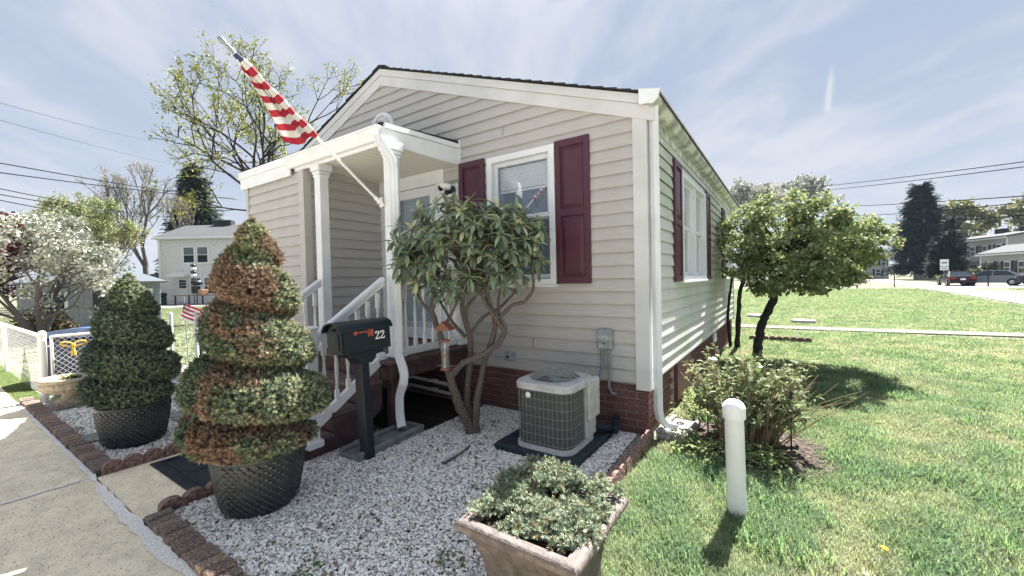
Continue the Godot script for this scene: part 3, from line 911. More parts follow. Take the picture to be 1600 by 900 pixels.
func build_ground():
	var turf := ntex("turf", 41, 0.02, 0.55, 1.0, 1.7, false, 512)
	var lawn_m := mat(Color(0.27, 0.285, 0.19), 1.0, turf, 0.5, btex("brough", 6, 0.04), 1.5)
	var g := MB.new()
	g.flat(rect(-300, -420, 300, 120), -0.03)
	struct("ground", g, lawn_m)
	var agg := mat(Color(0.95, 0.88, 0.77), 0.95, concrete_tex(), 0.5, btex("bfine", 5, 0.08), 0.25)
	var c := MB.new()
	# slabs of the sidewalk with joints between
	var xs := [-40.0, -26.0, -16.0, -9.9, -6.75, -3.56, -0.4, 2.8, 8.0]
	for k in xs.size() - 1:
		c.span(Vector3(xs[k] + 0.007, -0.15, 3.10), Vector3(xs[k + 1] - 0.007, 0.0, 4.6), 0.006)
		c.span(Vector3(xs[k] + 0.007, -0.15, 4.615), Vector3(xs[k + 1] - 0.007, 0.0, 6.1), 0.006)
	struct("sidewalk", c, agg)
	var dv := MB.new()  # unseen slabs behind the camera, added to bounce sunlight onto the front
	for k in 5:
		for q in 4:
			dv.span(Vector3(-14.0 + k * 3.6 + 0.007, -0.15, 6.12 + q * 3.0), Vector3(-10.4 + k * 3.6 - 0.007, -0.004, 9.105 + q * 3.0), 0.006)
	struct("unseen_driveway", dv, mat(Color(0.46, 0.46, 0.47), 0.95, ntex("pale", 20, 0.04, 0.7, 1.0, 1.7), 0.7))
	var w := MB.new()
	w.span(Vector3(-3.52, -0.15, 1.3), Vector3(-2.43, 0.002, 3.085), 0.006)
	struct("path", w, agg)
	var pm := mat(Color(0.86, 0.83, 0.78), 0.95, ntex("fine", 4, 0.06, 0.82, 1.0, 1.6), 3.0, btex("bfine", 5, 0.08), 0.3)
	for e in 3:                                              # smeared cement along the joints
		var poly := []
		var back := []
		var n := 26
		for k in n + 1:
			var t := float(k) / n
			if e == 0:
				poly.append(Vector2(lerpf(-3.62, -1.2, t), 3.09 + rf(-0.02, 0.015)))
				back.append(Vector2(lerpf(-3.62, -1.2, t), 3.112 + 0.045 * sin(t * 3.0) + rf(-0.012, 0.02)))
			elif e == 1:
				poly.append(Vector2(lerpf(-7.6, -3.6, t), 3.085)); back.append(Vector2(lerpf(-7.6, -3.6, t), 3.115 + rf(-0.008, 0.016)))
			else:
				poly.append(Vector2(-3.565 - 0.012 + rf(-0.006, 0.006), lerpf(3.16, 4.6, t))); back.append(Vector2(-3.535 + rf(-0.006, 0.01), lerpf(3.16, 4.6, t)))
		back.reverse()
		var sm := MB.new()
		sm.flat(poly + back, 0.0045 + 0.0006 * e)
		struct("sidewalk_patch", sm, pm)
	# gravel beds: earth below, stones on top
	var bed := MB.new()
	bed.flat(rect(-2.37, 0.0, 0.02, 3.02), -0.012)
	bed.flat(rect(-7.15, 1.2, -3.55, 3.02), -0.012)
	struct("gravel_bed", bed, mat(Color(0.55, 0.53, 0.50), 1.0, ntex("soil", 15, 0.05, 0.4, 1.0, 1.8), 2.0))
	var under := MB.new()
	under.flat(rect(-3.7, 0.0, -1.95, 1.12), -0.008)
	struct("bare_earth", under, M.soil)
	var sm_m := StandardMaterial3D.new()
	sm_m.vertex_color_use_as_albedo = true
	sm_m.roughness = 0.85
	var white := [Color(0.80, 0.78, 0.74), Color(0.84, 0.82, 0.78), Color(0.70, 0.67, 0.63), Color(0.78, 0.74, 0.67), Color(0.56, 0.54, 0.50), Color(0.33, 0.32, 0.30)]
	var spots := func() -> Vector2:
		var p := Vector2(rf(-2.36, 0.0), rf(0.02, 3.0))
		if p.x < -1.95 and p.y < 1.1 + rf(-0.15, 0.05): return Vector2(999, 0)
		if p.x > -0.08 - max(0.0, 0.9 - p.y) * 0.03: return Vector2(999, 0)
		return p
	for k in 3:
		var s := stones(30000, spots, 0.0078, white)
		var o := many("gravel", stone_mesh(sm_m), s[0], s[1])
		o.set_meta("label", ["white marble gravel between the porch and the lawn", "pale gravel chips beside the mailbox and the air conditioner", "white chips round the trunk of the rhododendron"][k])
		o.set_meta("category", "gravel")
	var spots2 := func() -> Vector2:
		var p := Vector2(rf(-7.1, -3.62), rf(1.5, 3.0))
		if p.x < -6.4 and p.y > 2.2: return Vector2(999, 0)
		return p
	var s2 := stones(28000, spots2, 0.0088, white)
	var o2 := many("gravel", stone_mesh(sm_m), s2[0], s2[1])
	o2.set_meta("label", "white gravel under the left potted spruce and around the flagstones"); o2.set_meta("category", "gravel")
	# soil under the shrub, cross walk, road, parking apron, patios
	var so := MB.new()
	var pl := []
	for k in 30:
		var a := TAU * k / 30
		pl.append(Vector2(0.80 + cos(a) * 0.62 * rf(0.85, 1.1), -0.28 + sin(a) * 0.66 * rf(0.85, 1.1)))
	so.flat(pl, -0.006)
	struct("soil_bed", so, mat(Color(0.13, 0.10, 0.078), 1.0, ntex("soil", 15, 0.05, 0.4, 1.0, 1.8), 2.0, btex("brough", 6, 0.04), 1.2))
	var wk := MB.new()
	wk.prism([Vector2(-0.5, 9.65), Vector2(3.0, 9.8), Vector2(9.0, 10.35), Vector2(9.0, 11.15), Vector2(3.0, 10.55), Vector2(-0.5, 10.3)], -0.1, 0.0, Transform3D(Basis(Vector3(1, 0, 0), Vector3(0, 0, -1), Vector3(0, 1, 0)), Vector3.ZERO))
	struct("walkway", wk, mat(Color(0.15, 0.152, 0.125), 0.95, ntex("pale", 20, 0.04, 0.7, 1.0, 1.7), 2.0))
	var rd := MB.new()
	rd.flat([Vector2(9.0, -12), Vector2(9.57, -22.9), Vector2(10.17, -31), Vector2(10.74, -42.8), Vector2(12.0, -66), Vector2(13.0, -110), Vector2(18, -110), Vector2(15.2, -64), Vector2(13.4, -45), Vector2(12.8, -33), Vector2(12.4, -22), Vector2(12.4, -12)], 0.0)
	struct("road", rd, M.asphalt)
	var pk := MB.new()
	pk.flat(rect(13.0, -57, 40, -46.5), 0.004)
	struct("parking_apron", pk, M.asphalt)
	var pt := MB.new()
	pt.flat(rect(-44, -16, -37.5, -3), 0.0)
	pt.flat(rect(-8.6, -1.0, -6.0, 2.4), 0.0)
	struct("patio", pt, M.concrete_pale)
	var pp := MB.new()
	pp.span(Vector3(-7.18, -0.1, 2.3), Vector3(-6.1, 0.0, 3.02), 0.006)
	struct("gate_path", pp, M.concrete_pale)

# a little fan of blades
func tuft_mesh(n: int, h: float, spread: float, w: float) -> ArrayMesh:
	var mb := MB.new()
	for k in n:
		var a := rf(0, TAU)
		var r := sqrt(R.randf()) * spread
		var p := Vector3(cos(a) * r, -0.012, sin(a) * r)
		var la := rf(0, TAU)
		var lean := Vector3(cos(la), 0, sin(la)) * rf(0.15, 0.9)
		var hh := h * rf(0.5, 1.2)
		var side := Vector3(-sin(la), 0, cos(la)).rotated(Vector3.UP, rf(-0.6, 0.6)) * w * rf(0.7, 1.3)
		var p1 := p + Vector3.UP * hh * 0.55 + lean * hh * 0.25
		var p2 := p + Vector3.UP * hh * 0.9 + lean * hh * 0.85
		var shade := rf(0.75, 1.2)
		mb.col = Color(shade * (1.35 if R.randf() < 0.18 else 1.0), shade * 1.0, shade * (1.3 if R.randf() < 0.18 else 1.0))
		mb.quad(p - side, p + side, p1 + side * 0.8, p1 - side * 0.8)
		mb.tri(p1 - side * 0.8, p1 + side * 0.8, p2)
	return mb.mesh(leafmat(0.7, 1.0))

func build_grass():
	R.seed = hash("build_grass")
	var nz := FastNoiseLite.new()
	nz.seed = 5
	nz.frequency = 1.6
	var nz2 := FastNoiseLite.new()
	nz2.seed = 9
	nz2.frequency = 0.5
	var near := [tuft_mesh(20, 0.034, 0.06, 0.0024), tuft_mesh(20, 0.042, 0.065, 0.0025), tuft_mesh(16, 0.062, 0.06, 0.0026)]
	var far := [tuft_mesh(26, 0.045, 0.16, 0.005), tuft_mesh(26, 0.05, 0.17, 0.006)]
	var X := [[], [], [], [], []]
	var Cc := [[], [], [], [], []]
	var put_tuft := func(x: float, z: float, k: int, s: float):
		var t := nz.get_noise_2d(x, z)
		var t2 := nz2.get_noise_2d(x, z)
		var c := Color(0.31, 0.375, 0.245).lerp(Color(0.17, 0.26, 0.155), clampf(0.5 + t * 1.3, 0, 1))
		c = c.lerp(Color(0.41, 0.38, 0.31), clampf(0.06 + t2 * 0.7 - t * 0.35, 0, 0.55))
		s *= clampf(1.0 + t * 0.7, 0.5, 1.6)
		X[k].append(Transform3D(Basis(Vector3.UP, rf(0, TAU)).scaled(Vector3(s, s * rf(0.8, 1.2), s)), Vector3(x, -0.02, z)))
		Cc[k].append(jit(c, 0.2))
	# density falls with distance from the camera's side of the lawn
	for k in 52000:
		var x := rf(0.0, 5.0)
		var z := rf(-4.5, 3.0)
		var d := Vector2(x - 1.1, z - 3.9).length()
		if R.randf() > clampf(3.4 / d, 0, 1) or not in_lawn(x, z): continue
		put_tuft.call(x, z, R.randi() % 3, clampf(0.85 + d * 0.04, 0.9, 1.4))
	for k in 30000:
		var d := pow(R.randf(), 1.6) * 44.0 + 5.5
		var a := rf(-0.62, 0.12)
		var x := 1.1 - sin(a) * d
		var z := 3.9 - cos(a) * d
		if not in_lawn(x, z): continue
		put_tuft.call(x, z, 3 + R.randi() % 2, clampf(0.6 + d * 0.035, 0.7, 2.2))
	for k in 90:
		var cx := rf(0.1, 4.6)
		var cz := rf(-3.5, 2.95)
		for j in R.randi_range(4, 12):
			var x := cx + R.randfn() * 0.07
			var z := cz + R.randfn() * 0.07
			if not in_lawn(x, z): continue
			var sz := rf(1.2, 2.0)
			X[2].append(Transform3D(Basis(Vector3.UP, rf(0, TAU)).scaled(Vector3(sz, sz * rf(0.9, 1.3), sz)), Vector3(x, -0.02, z)))
			Cc[2].append(jit(Color(0.17, 0.27, 0.15), 0.2))
	var lab := ["short spring grass of the lawn beside the house", "bright lawn grass around the white pipe", "taller tufts of grass in the lawn", "lawn grass beyond the crossing walkway", "thin lawn grass towards the road"]
	for k in 5:
		var o := many("grass", near[k] if k < 3 else far[k - 3], X[k], Cc[k])
		o.set_meta("label", lab[k]); o.set_meta("category", "grass")
	# left lawns beyond the chain-link fence and the wedge before it
	var lx := []
	var lc := []
	for k in 9000:
		var x := rf(-36, -7.6)
		var z := rf(-14, 2.75)
		if x > -8.7 and z > -1.1: continue
		lx.append(Transform3D(Basis(Vector3.UP, rf(0, TAU)).scaled(Vector3.ONE * rf(0.8, 1.5)), Vector3(x, -0.02, z)))
		lc.append(jit(Color(0.20, 0.25, 0.15), 0.2))
	for k in 2600:
		var x := rf(-14, -7.75)
		var z := rf(2.86, 3.09)
		lx.append(Transform3D(Basis(Vector3.UP, rf(0, TAU)).scaled(Vector3.ONE * rf(0.5, 0.9)), Vector3(x, -0.02, z)))
		lc.append(jit(Color(0.22, 0.30, 0.13), 0.25))
	var o := many("grass", far[0], lx, lc)
	o.set_meta("label", "grass of the yard behind the chain-link fence"); o.set_meta("category", "grass")

# ------------------------------------------------------------------ edging
func scallop_piece(m: Material) -> ArrayMesh:
	# concrete edging block about 0.4 m long with a wavy upper edge
	var mb := MB.new()
	var poly := [Vector2(-0.2, -0.06), Vector2(0.2, -0.06)]
	for b in 3:
		for k in 9:
			var a := PI * k / 8.0
			poly.append(Vector2(0.2 - (b * 2 + 1) * 0.0667 + cos(a) * 0.064, 0.022 + sin(a) * 0.040))
	mb.prism(poly, -0.028, 0.028)
	return mb.mesh(m)

func build_edging():
	var sc := scallop_piece(M.scallop)
	var lines := [
		["terracotta scalloped edging between the doormat path and the mailbox gravel", Vector3(-2.40, 0.03, 3.0), Vector3(-2.40, 0.03, 1.55)],
		["terracotta scalloped edging along the left side of the path beside the doormat", Vector3(-3.55, 0.03, 3.05), Vector3(-3.55, 0.03, 1.7)],
		["scalloped edging between the air conditioner gravel and the lawn", Vector3(0.03, 0.03, 0.02), Vector3(0.03, 0.03, 2.95)],
		["row of scalloped edging round a small bed behind the leaning tree", Vector3(0.35, 0.02, -7.3), Vector3(1.5, 0.02, -7.3)]]
	for l in lines:
		var a: Vector3 = l[1]
		var b: Vector3 = l[2]
		var t := thing("scalloped_edging", l[0], "edging", Vector3(a.x, 0, a.z))
		var n: int = int(round(a.distance_to(b) / 0.405))
		var d := (b - a).normalized()
		for k in n:
			var p: Vector3 = a + d * (0.2 + k * 0.405)
			var bs := Basis(d, Vector3.UP, d.cross(Vector3.UP)) * Basis(Vector3(rf(-1, 1), rf(-1, 1), rf(-1, 1)).normalized(), rf(0, 0.05))
			put("edging_block", sc, Transform3D(bs, p + Vector3(0, rf(-0.008, 0.008), 0)), t)
	# single bricks set on edge along the sidewalk
	for e in 2:
		var x0: float = -7.62 if e == 0 else -2.36
		var x1: float = -3.62 if e == 0 else 0.0
		var t := thing("brick_edging", ["row of weathered bricks between the sidewalk and the left gravel bed", "row of weathered bricks between the sidewalk and the gravel in front"][e], "edging", Vector3(x0, 0, 3.04))
		var pv := []
		for k in 4:
			for w in 2:
				var mb := MB.new()
				var hw := 0.042 + 0.006 * w
				# a brick with worn, rounded top edges, lying across the bed's edge
				var poly := [Vector2(-hw, -0.08), Vector2(hw, -0.08), Vector2(hw, 0.025), Vector2(hw - 0.006, 0.037), Vector2(hw - 0.02, 0.044), Vector2(-hw + 0.02, 0.044), Vector2(-hw + 0.006, 0.037), Vector2(-hw, 0.025)]
				mb.prism(poly, -0.064, 0.064)
				pv.append(mb.mesh(M.paver[k]))
		var x := x0
		while x < x1 - 0.05:
			var j := R.randi() % 8
			var hw := 0.042 + 0.006 * (j % 2)
			if x < -6.9 + 0.3 and e == 0 and R.randf() < 0.2: x += 0.05
			put("brick", pv[j], Transform3D(Basis(Vector3(rf(-1, 1), rf(-1, 1), rf(-1, 1)).normalized(), rf(0, 0.07)), Vector3(x + hw, rf(-0.008, 0.008), 3.02 + rf(-0.008, 0.008))), t)
			x += hw * 2 + 0.006
	# flagstones and a doormat
	var fsd := [[-5.35, 2.55, 0.62, 0.22, "large grey flagstone nearest the urn"], [-5.2, 2.28, 0.55, 0.2, "grey flagstone behind the largest flagstone"], [-4.85, 2.62, 0.30, 0.2, "small grey flagstone beside the left pot"], [-4.72, 2.86, 0.32, 0.2, "grey flagstone half hidden in front of the left pot"], [-4.75, 2.1, 0.5, 0.3, "flagstone behind the left pot"]]
	for f in fsd:
		var mb := MB.new()
		var hx: float = f[2] * 0.5
		var hz: float = f[3] * 0.5
		mb.prism([Vector2(-hx, -hz), Vector2(hx * 0.96, -hz * 0.95), Vector2(hx, hz), Vector2(-hx * 0.95, hz * 0.96)], 0.0, 0.028, Transform3D(Basis(Vector3(1, 0, 0), Vector3(0, 0, 1), Vector3(0, 1, 0)) , Vector3(f[0], 0, f[1])))
		tag(part("flagstone", mb, M.flagstone), f[4], "flagstone", "flagstones in the left gravel bed")
	var mt := thing("doormat", "black rubber doormat with a raised border on the concrete path", "doormat", Vector3(-2.93, 0, 2.45))
	var mb := MB.new()
	mb.span(Vector3(-3.44, 0.003, 2.10), Vector3(-2.44, 0.013, 2.78), 0.004)
	part("mat_base", mb, M.rubber, mt)
	for q in [0.05, 0.08]:
		var fr := MB.new()
		fr.span(Vector3(-3.44 + q, 0.0125, 2.10 + q), Vector3(-2.44 - q, 0.019, 2.112 + q), 0.002); fr.span(Vector3(-3.44 + q, 0.0125, 2.768 - q), Vector3(-2.44 - q, 0.019, 2.78 - q), 0.002)
		fr.span(Vector3(-3.44 + q, 0.0125, 2.113 + q), Vector3(-3.428 + q, 0.019, 2.767 - q), 0.002); fr.span(Vector3(-2.452 - q, 0.0125, 2.113 + q), Vector3(-2.44 - q, 0.019, 2.767 - q), 0.002)
		part("raised_border", fr, M.rubber, mt)
	var sw := MB.new()
	for k in 26:
		var p := Vector3(rf(-3.28, -2.6), 0.013, rf(2.25, 2.62))
		var pts := []
		var a := rf(0, TAU)
		for j in 7:
			pts.append(p)
			a += rf(-0.2, 0.9)
			p += Vector3(cos(a), 0, sin(a)) * 0.022
		sw.tube(pts, 0.004, 5)
	part("raised_scrolls", sw, M.rubber, mt)

# ------------------------------------------------------------------ things by the house
func build_mailbox():
	var o := thing("mailbox", "black mailbox on a black post with white number 22 and red flag", "mailbox", Vector3(-1.92, 0, 1.71))
	o.rotation = Vector3(0, deg_to_rad(3), 0.06)
	var po := MB.new()
	po.box(Vector3(0, 0.44, 0), Vector3(0.10, 1.0, 0.10), 0.016)
	partl("post", po, M.black, o)
	var br := MB.new()
	br.prism([Vector2(-0.19, 0.93), Vector2(-0.17, 0.90), Vector2(-0.10, 0.89), Vector2(-0.055, 0.83), Vector2(0.055, 0.83), Vector2(0.10, 0.89), Vector2(0.17, 0.90), Vector2(0.19, 0.93)], -0.075, 0.075, Transform3D(Basis(Vector3(0, 0, 1), Vector3(0, 1, 0), Vector3(-1, 0, 0)), Vector3.ZERO))
	partl("bracket", br, M.black, o)
	# body: straight sides under a low arched top
	var sec := func(w: float, y0: float, y1: float, rise: float) -> Array:
		var p := [Vector2(-w, y0), Vector2(w, y0)]
		for k in 13:
			var a := PI * k / 12
			p.append(Vector2(cos(a) * w, y1 + sin(a) * rise))
		return p
	var bd := MB.new()
	bd.prism(sec.call(0.10, 0.935, 1.13, 0.06), -0.25, 0.235)
	partl("body", bd, M.black, o)
	var lid := MB.new()
	var arc := []
	var inner := []
	for k in 15:
		var a := PI * k / 14
		arc.append(Vector2(cos(a) * 0.118, 1.125 + sin(a) * 0.078 - (0.008 if k == 0 or k == 14 else 0.0)))
		inner.append(Vector2(cos(a) * 0.1005, 1.125 + sin(a) * 0.0655))
	inner.reverse()
	lid.prism(arc + inner, -0.27, 0.285)
	partl("hood", lid, M.black, o)
	var dr := MB.new()
	dr.prism(sec.call(0.094, 0.945, 1.12, 0.055), 0.236, 0.25)
	dr.prism(sec.call(0.06, 0.97, 1.09, 0.03), 0.2505, 0.256)
	dr.box(Vector3(0, 1.14, 0.266), Vector3(0.05, 0.016, 0.03), 0.005)
	partl("door", dr, M.black, o)
	var fl := MB.new()
	fl.lathe([Vector2(0, 0.012), Vector2(0.016, 0.011), Vector2(0.02, 0.004), Vector2(0.02, 0)], 18, Vector3(0.101, 1.10, 0.12), Basis(Vector3.FORWARD, PI / 2))
	fl.span(Vector3(0.104, 1.093, -0.005), Vector3(0.110, 1.107, 0.115), 0.002)
	fl.span(Vector3(0.103, 1.055, -0.06), Vector3(0.111, 1.118, 0.0), 0.002)
	partl("flag", fl, M.redflag, o)
	var tm := TextMesh.new()
	tm.text = "22"
	var fnt := SystemFont.new()
	fnt.font_names = PackedStringArray(["Droid Serif"])
	fnt.font_weight = 700
	fnt.font_italic = true
	tm.font = fnt
	tm.font_size = 64
	tm.pixel_size = 0.00155
	tm.depth = 0.003
	tm.material = mat(Color(0.85, 0.85, 0.84), 0.4)
	var t := MeshInstance3D.new()
	t.name = "house_number"
	t.mesh = tm
	t.transform = Transform3D(Basis(Vector3.UP, PI / 2), Vector3(0.102, 1.055, -0.135))
	o.add_child(t)

# a part whose mesh is given in its thing's own axes
func partl(called: String, mb: MB, m: Material, parent: Node) -> MeshInstance3D:
	var o := MeshInstance3D.new()
	o.name = numbered(parent, called)
	o.mesh = mb.mesh(m)
	parent.add_child(o, true)
	return o

func build_flag():
	var o := thing("flag", "US flag furled around its white pole, rising from the porch post", "flag", Vector3(-2.34, 2.36, 1.165))
	var a := Vector3(-2.345, 2.33, 1.16)
	var b := Vector3(-2.35, 3.29, 2.49)
	var d := (b - a).normalized()
	var pl := MB.new()
	pl.tube([a, b], 0.0125, 12)
	part("pole", pl, M.pole, o)
	var kn := MB.new()
	kn.lathe([Vector2(0, 0.10), Vector2(0.012, 0.098), Vector2(0.022, 0.08), Vector2(0.02, 0.055), Vector2(0.013, 0.04), Vector2(0.019, 0.03), Vector2(0.019, 0.0), Vector2(0.012, -0.03)], 16, b, aim(d))
	part("finial", kn, M.conduit, o)
	var bk := MB.new()
	bk.tube([a - d * 0.03, a + d * 0.09], 0.019, 12)
	bk.span(Vector3(-2.365, 2.29, 1.155), Vector3(-2.325, 2.39, 1.166), 0.004)
	bk.tube([a + Vector3(0.02, -0.01, -0.01), a + Vector3(0.02, -0.01, 0.06)], 0.008, 8)
	part("bracket", bk, M.white, o)
	# cloth: bands across the pole; the upper part is wound tight, the lower part hangs in folds
	var hang := func(s: float, t: float, k: int) -> Vector3:
		# s along the pole (0 = top), t from the pole out to the free edge
		var p := b.lerp(a, 0.02 + s * 0.47)
		var side := Vector3(-1, 0, -0.12).normalized()
		var w := 0.016 + 0.035 * minf(1.0, s * 5.0) + 0.195 * pow(s, 1.6)
		var drop := Vector3(-0.16, -0.70, 0.70) * w * t
		# a deep crease: beyond it the cloth turns back up along the pole
		var crease := maxf(0.0, t - 0.55)
		var fold := sin(t * 8.0 + s * 4.0) * 0.035 * (0.2 + s) * t + sin(t * 17.0 - s * 7.0) * 0.012 * t
		return p + drop + d * (crease * 1.1 * w + 0.02 * sin(t * 6.0) * s) + Vector3(0.7, 0.1, 0.4) * fold + Vector3(0, 0.012, 0)
	for k in 13:
		var mb := MB.new()
		var s0 := float(k) / 13
		var s1 := float(k + 1) / 13
		for i in 3:
			for j in 22:
				var sa := lerpf(s0, s1, i / 3.0)
				var sb := lerpf(s0, s1, (i + 1) / 3.0)
				mb.quad(hang.call(sa, j / 22.0, k), hang.call(sa, (j + 1) / 22.0, k), hang.call(sb, (j + 1) / 22.0, k), hang.call(sb, j / 22.0, k))
		part("canton" if k == 0 else "stripe", mb, M.flagblue if k == 0 else (M.flagred if k % 2 == 0 else M.flagwhite), o)
		# the sleeve turn around the pole
		var tb := MB.new()
		tb.tube([b.lerp(a, 0.02 + s0 * 0.47), b.lerp(a, 0.02 + s1 * 0.47)], [0.02 + 0.018 * sin(s0 * 9.0) * sin(s0 * 9.0), 0.02 + 0.018 * sin(s1 * 9.0) * sin(s1 * 9.0)], 10, false)
		part("stripe" if k > 0 else "canton", tb, M.flagblue if k == 0 else (M.flagred if k % 2 == 0 else M.flagwhite), o)

func rsq(hx: float, hz: float, r: float, n := 6) -> Array:      # rounded rectangle, counter-clockwise
	var p := []
	for q in 4:
		var c := Vector2((hx - r) * (1 if q == 0 or q == 3 else -1), (hz - r) * (1 if q < 2 else -1))
		for k in n + 1:
			var a := PI / 2 * (q + float(k) / n)
			p.append(c + Vector2(cos(a), sin(a)) * r)
	return p

func build_ac():
	var C := Vector3(-0.635, 0, 0.675)
	var up := func(y: float) -> Transform3D: return Transform3D(Basis(Vector3(1, 0, 0), Vector3(0, 0, 1), Vector3(0, 1, 0)), Vector3(C.x, y, C.z))
	var pd := MB.new()
	pd.box(Vector3(-0.69, 0.03, 0.56), Vector3(0.80, 0.075, 0.88), 0.012)
	tag(part("equipment_pad", pd, M.pad), "dark plastic pad on the gravel beneath the air conditioner", "pad")
	var o := thing("air_conditioner", "outdoor air conditioner with wire grille and white cap beside the wall", "air conditioner", Vector3(C.x, 0.068, C.z))
	var hx := 0.265
	var hz := 0.275
	var bs := MB.new()
	bs.prism(rsq(hx + 0.012, hz + 0.012, 0.115), 0.069, 0.105, up.call(0))
	part("base_pan", bs, M.acwhite, o)
	var coil := MB.new()
	coil.prism(rsq(hx - 0.014, hz - 0.014, 0.10), 0.106, 0.585, up.call(0))
	part("coil", coil, M.acfin, o)
	var top := MB.new()
	var outer := rsq(hx + 0.014, hz + 0.014, 0.12)
	var inn := rsq(hx + 0.002, hz + 0.002, 0.112)
	for k in outer.size():
		var k2 := (k + 1) % outer.size()
		var P := func(q: Vector2, y: float) -> Vector3: return Vector3(C.x + q.x, y, C.z + q.y)
		var out := Vector3(outer[k].x, 0, outer[k].y)
		top.oq(P.call(outer[k], 0.578), P.call(outer[k2], 0.578), P.call(outer[k2], 0.622), P.call(outer[k], 0.622), out)
		top.oq(P.call(outer[k], 0.622), P.call(outer[k2], 0.622), P.call(inn[k2], 0.636), P.call(inn[k], 0.636), out + Vector3.UP)
		# the cap's flat top runs in to the round fan opening
		var a0 := (inn[k] as Vector2).angle()
		var a1 := (inn[k2] as Vector2).angle()
		var f0 := Vector2(cos(a0), sin(a0)) * 0.225
		var f1 := Vector2(cos(a1), sin(a1)) * 0.225
		top.oq(P.call(inn[k], 0.636), P.call(inn[k2], 0.636), P.call(f1, 0.642), P.call(f0, 0.642), Vector3.UP)
		top.oq(P.call(f0, 0.642), P.call(f1, 0.642), P.call(f1 * 0.97, 0.60), P.call(f0 * 0.97, 0.60), -out)
	part("cap", top, M.acwhite, o)
	var well := MB.new()
	well.lathe([Vector2(0.22, 0.60), Vector2(0.2, 0.588), Vector2(0.0, 0.587)], 32, C)
	part("fan_well", well, M.acfin, o)
	var hub := MB.new()
	hub.lathe([Vector2(0.0, 0.635), Vector2(0.05, 0.63), Vector2(0.055, 0.60), Vector2(0.055, 0.59)], 20, C)
	for k in 3:
		hub.box(C + Basis(Vector3.UP, TAU * k / 3) * Vector3(0.12, 0.605, 0), Vector3(0.15, 0.004, 0.11), 0.0, Basis(Vector3.UP, TAU * k / 3) * Basis(Vector3.RIGHT, 0.4))
	part("fan", hub, M.conduit, o)
	var gd := MB.new()
	var dome := func(r: float) -> float: return 0.642 + 0.072 * (1.0 - pow(r / 0.225, 2.4))
	var r := 0.035
	while r < 0.224:
		var pts := []
		for k in 41: pts.append(C + Vector3(cos(TAU * k / 40) * r, dome.call(r), sin(TAU * k / 40) * r))
		gd.tube(pts, 0.0022, 4, false)
		r += 0.0185
	for k in 8:
		var a := TAU * (k + 0.4) / 8
		var pts := []
		for j in 8: pts.append(C + Vector3(cos(a), 0, sin(a)) * (0.03 + 0.2 * j / 7.0) + Vector3.UP * (dome.call(0.03 + 0.2 * j / 7.0) + 0.003))
		gd.tube(pts, 0.003, 5)
	gd.lathe([Vector2(0, 0.719), Vector2(0.03, 0.717), Vector2(0.036, 0.711)], 20, C)
	part("fan_guard", gd, M.wire, o)
	# wire grille around the coil
	var path := rsq(hx, hz, 0.112, 5)
	var gr := MB.new()
	for y in [0.13, 0.205, 0.28, 0.355, 0.43, 0.505, 0.565]:
		var pts := []
		for q in path: pts.append(Vector3(C.x + q.x, y, C.z + q.y))
		pts.append(pts[0])
		gr.tube(pts, 0.0016, 4, false)
	var tot := 0.0
	for k in path.size():
		var p0: Vector2 = path[k]
		var p1: Vector2 = path[(k + 1) % path.size()]
		var L := p0.distance_to(p1)
		while tot < L:
			var q := p0.lerp(p1, tot / L)
			gr.tube([Vector3(C.x + q.x, 0.1, C.z + q.y), Vector3(C.x + q.x, 0.585, C.z + q.y)], 0.0016, 4, false)
			tot += 0.042
		tot -= L
	part("wire_grille", gr, M.wire, o)
	var pn := MB.new()
	pn.span(Vector3(C.x + hx - 0.05, 0.106, C.z - hz), Vector3(C.x + hx + 0.008, 0.577, C.z - 0.05), 0.008)
	pn.span(Vector3(C.x + hx - 0.02, 0.27, C.z - hz - 0.02), Vector3(C.x + hx + 0.04, 0.622, C.z - 0.055), 0.012)
	part("service_panel", pn, M.acwhite, o)
	var bdg := MB.new()
	bdg.lathe([Vector2(0, 0.006), Vector2(0.024, 0.005), Vector2(0.026, 0)], 24, Vector3(C.x - 0.115, 0.53, C.z + hz + 0.002), Basis(Vector3.RIGHT, PI / 2))
	part("badge", bdg, mat(Color(0.85, 0.85, 0.83), 0.35), o)
	# refrigerant lines to the wall
	var ln := thing("refrigerant_line", "black insulated pipe running from the air conditioner to the brick wall", "pipe", Vector3(-0.36, 0.1, 0.45))
	var lb := MB.new()
	lb.tube([Vector3(-0.40, 0.17, 0.42), Vector3(-0.33, 0.13, 0.33), Vector3(-0.27, 0.10, 0.22), Vector3(-0.29, 0.12, 0.10), Vector3(-0.31, 0.14, 0.0)], 0.032, 10)
	part("insulation", lb, M.rubber, ln)
	var el := MB.new()
	el.tube([Vector3(-0.275, 0.10, 0.26), Vector3(-0.25, 0.09, 0.22), Vector3(-0.27, 0.10, 0.17)], 0.042, 10)
	part("pipe_elbow", el, M.black, ln)
	# disconnect box with two conduits
	var bx := thing("disconnect_box", "grey electrical disconnect box with two conduits on the siding", "electrical box", Vector3(-0.40, 0.90, 0.02))
	var b := MB.new()
	b.span(Vector3(-0.475, 0.815, 0.012), Vector3(-0.325, 1.01, 0.085), 0.01)
	part("box", b, M.greymetal, bx)
	var cv := MB.new()
	cv.span(Vector3(-0.465, 0.905, 0.0855), Vector3(-0.335, 1.0, 0.108), 0.01)
	cv.span(Vector3(-0.45, 0.89, 0.0855), Vector3(-0.35, 0.912, 0.12), 0.006)
	part("cover", cv, M.greymetal, bx)
	var lk := MB.new()
	lk.span(Vector3(-0.408, 0.862, 0.0855), Vector3(-0.396, 0.88, 0.092), 0.002)
	part("latch", lk, M.black, bx)
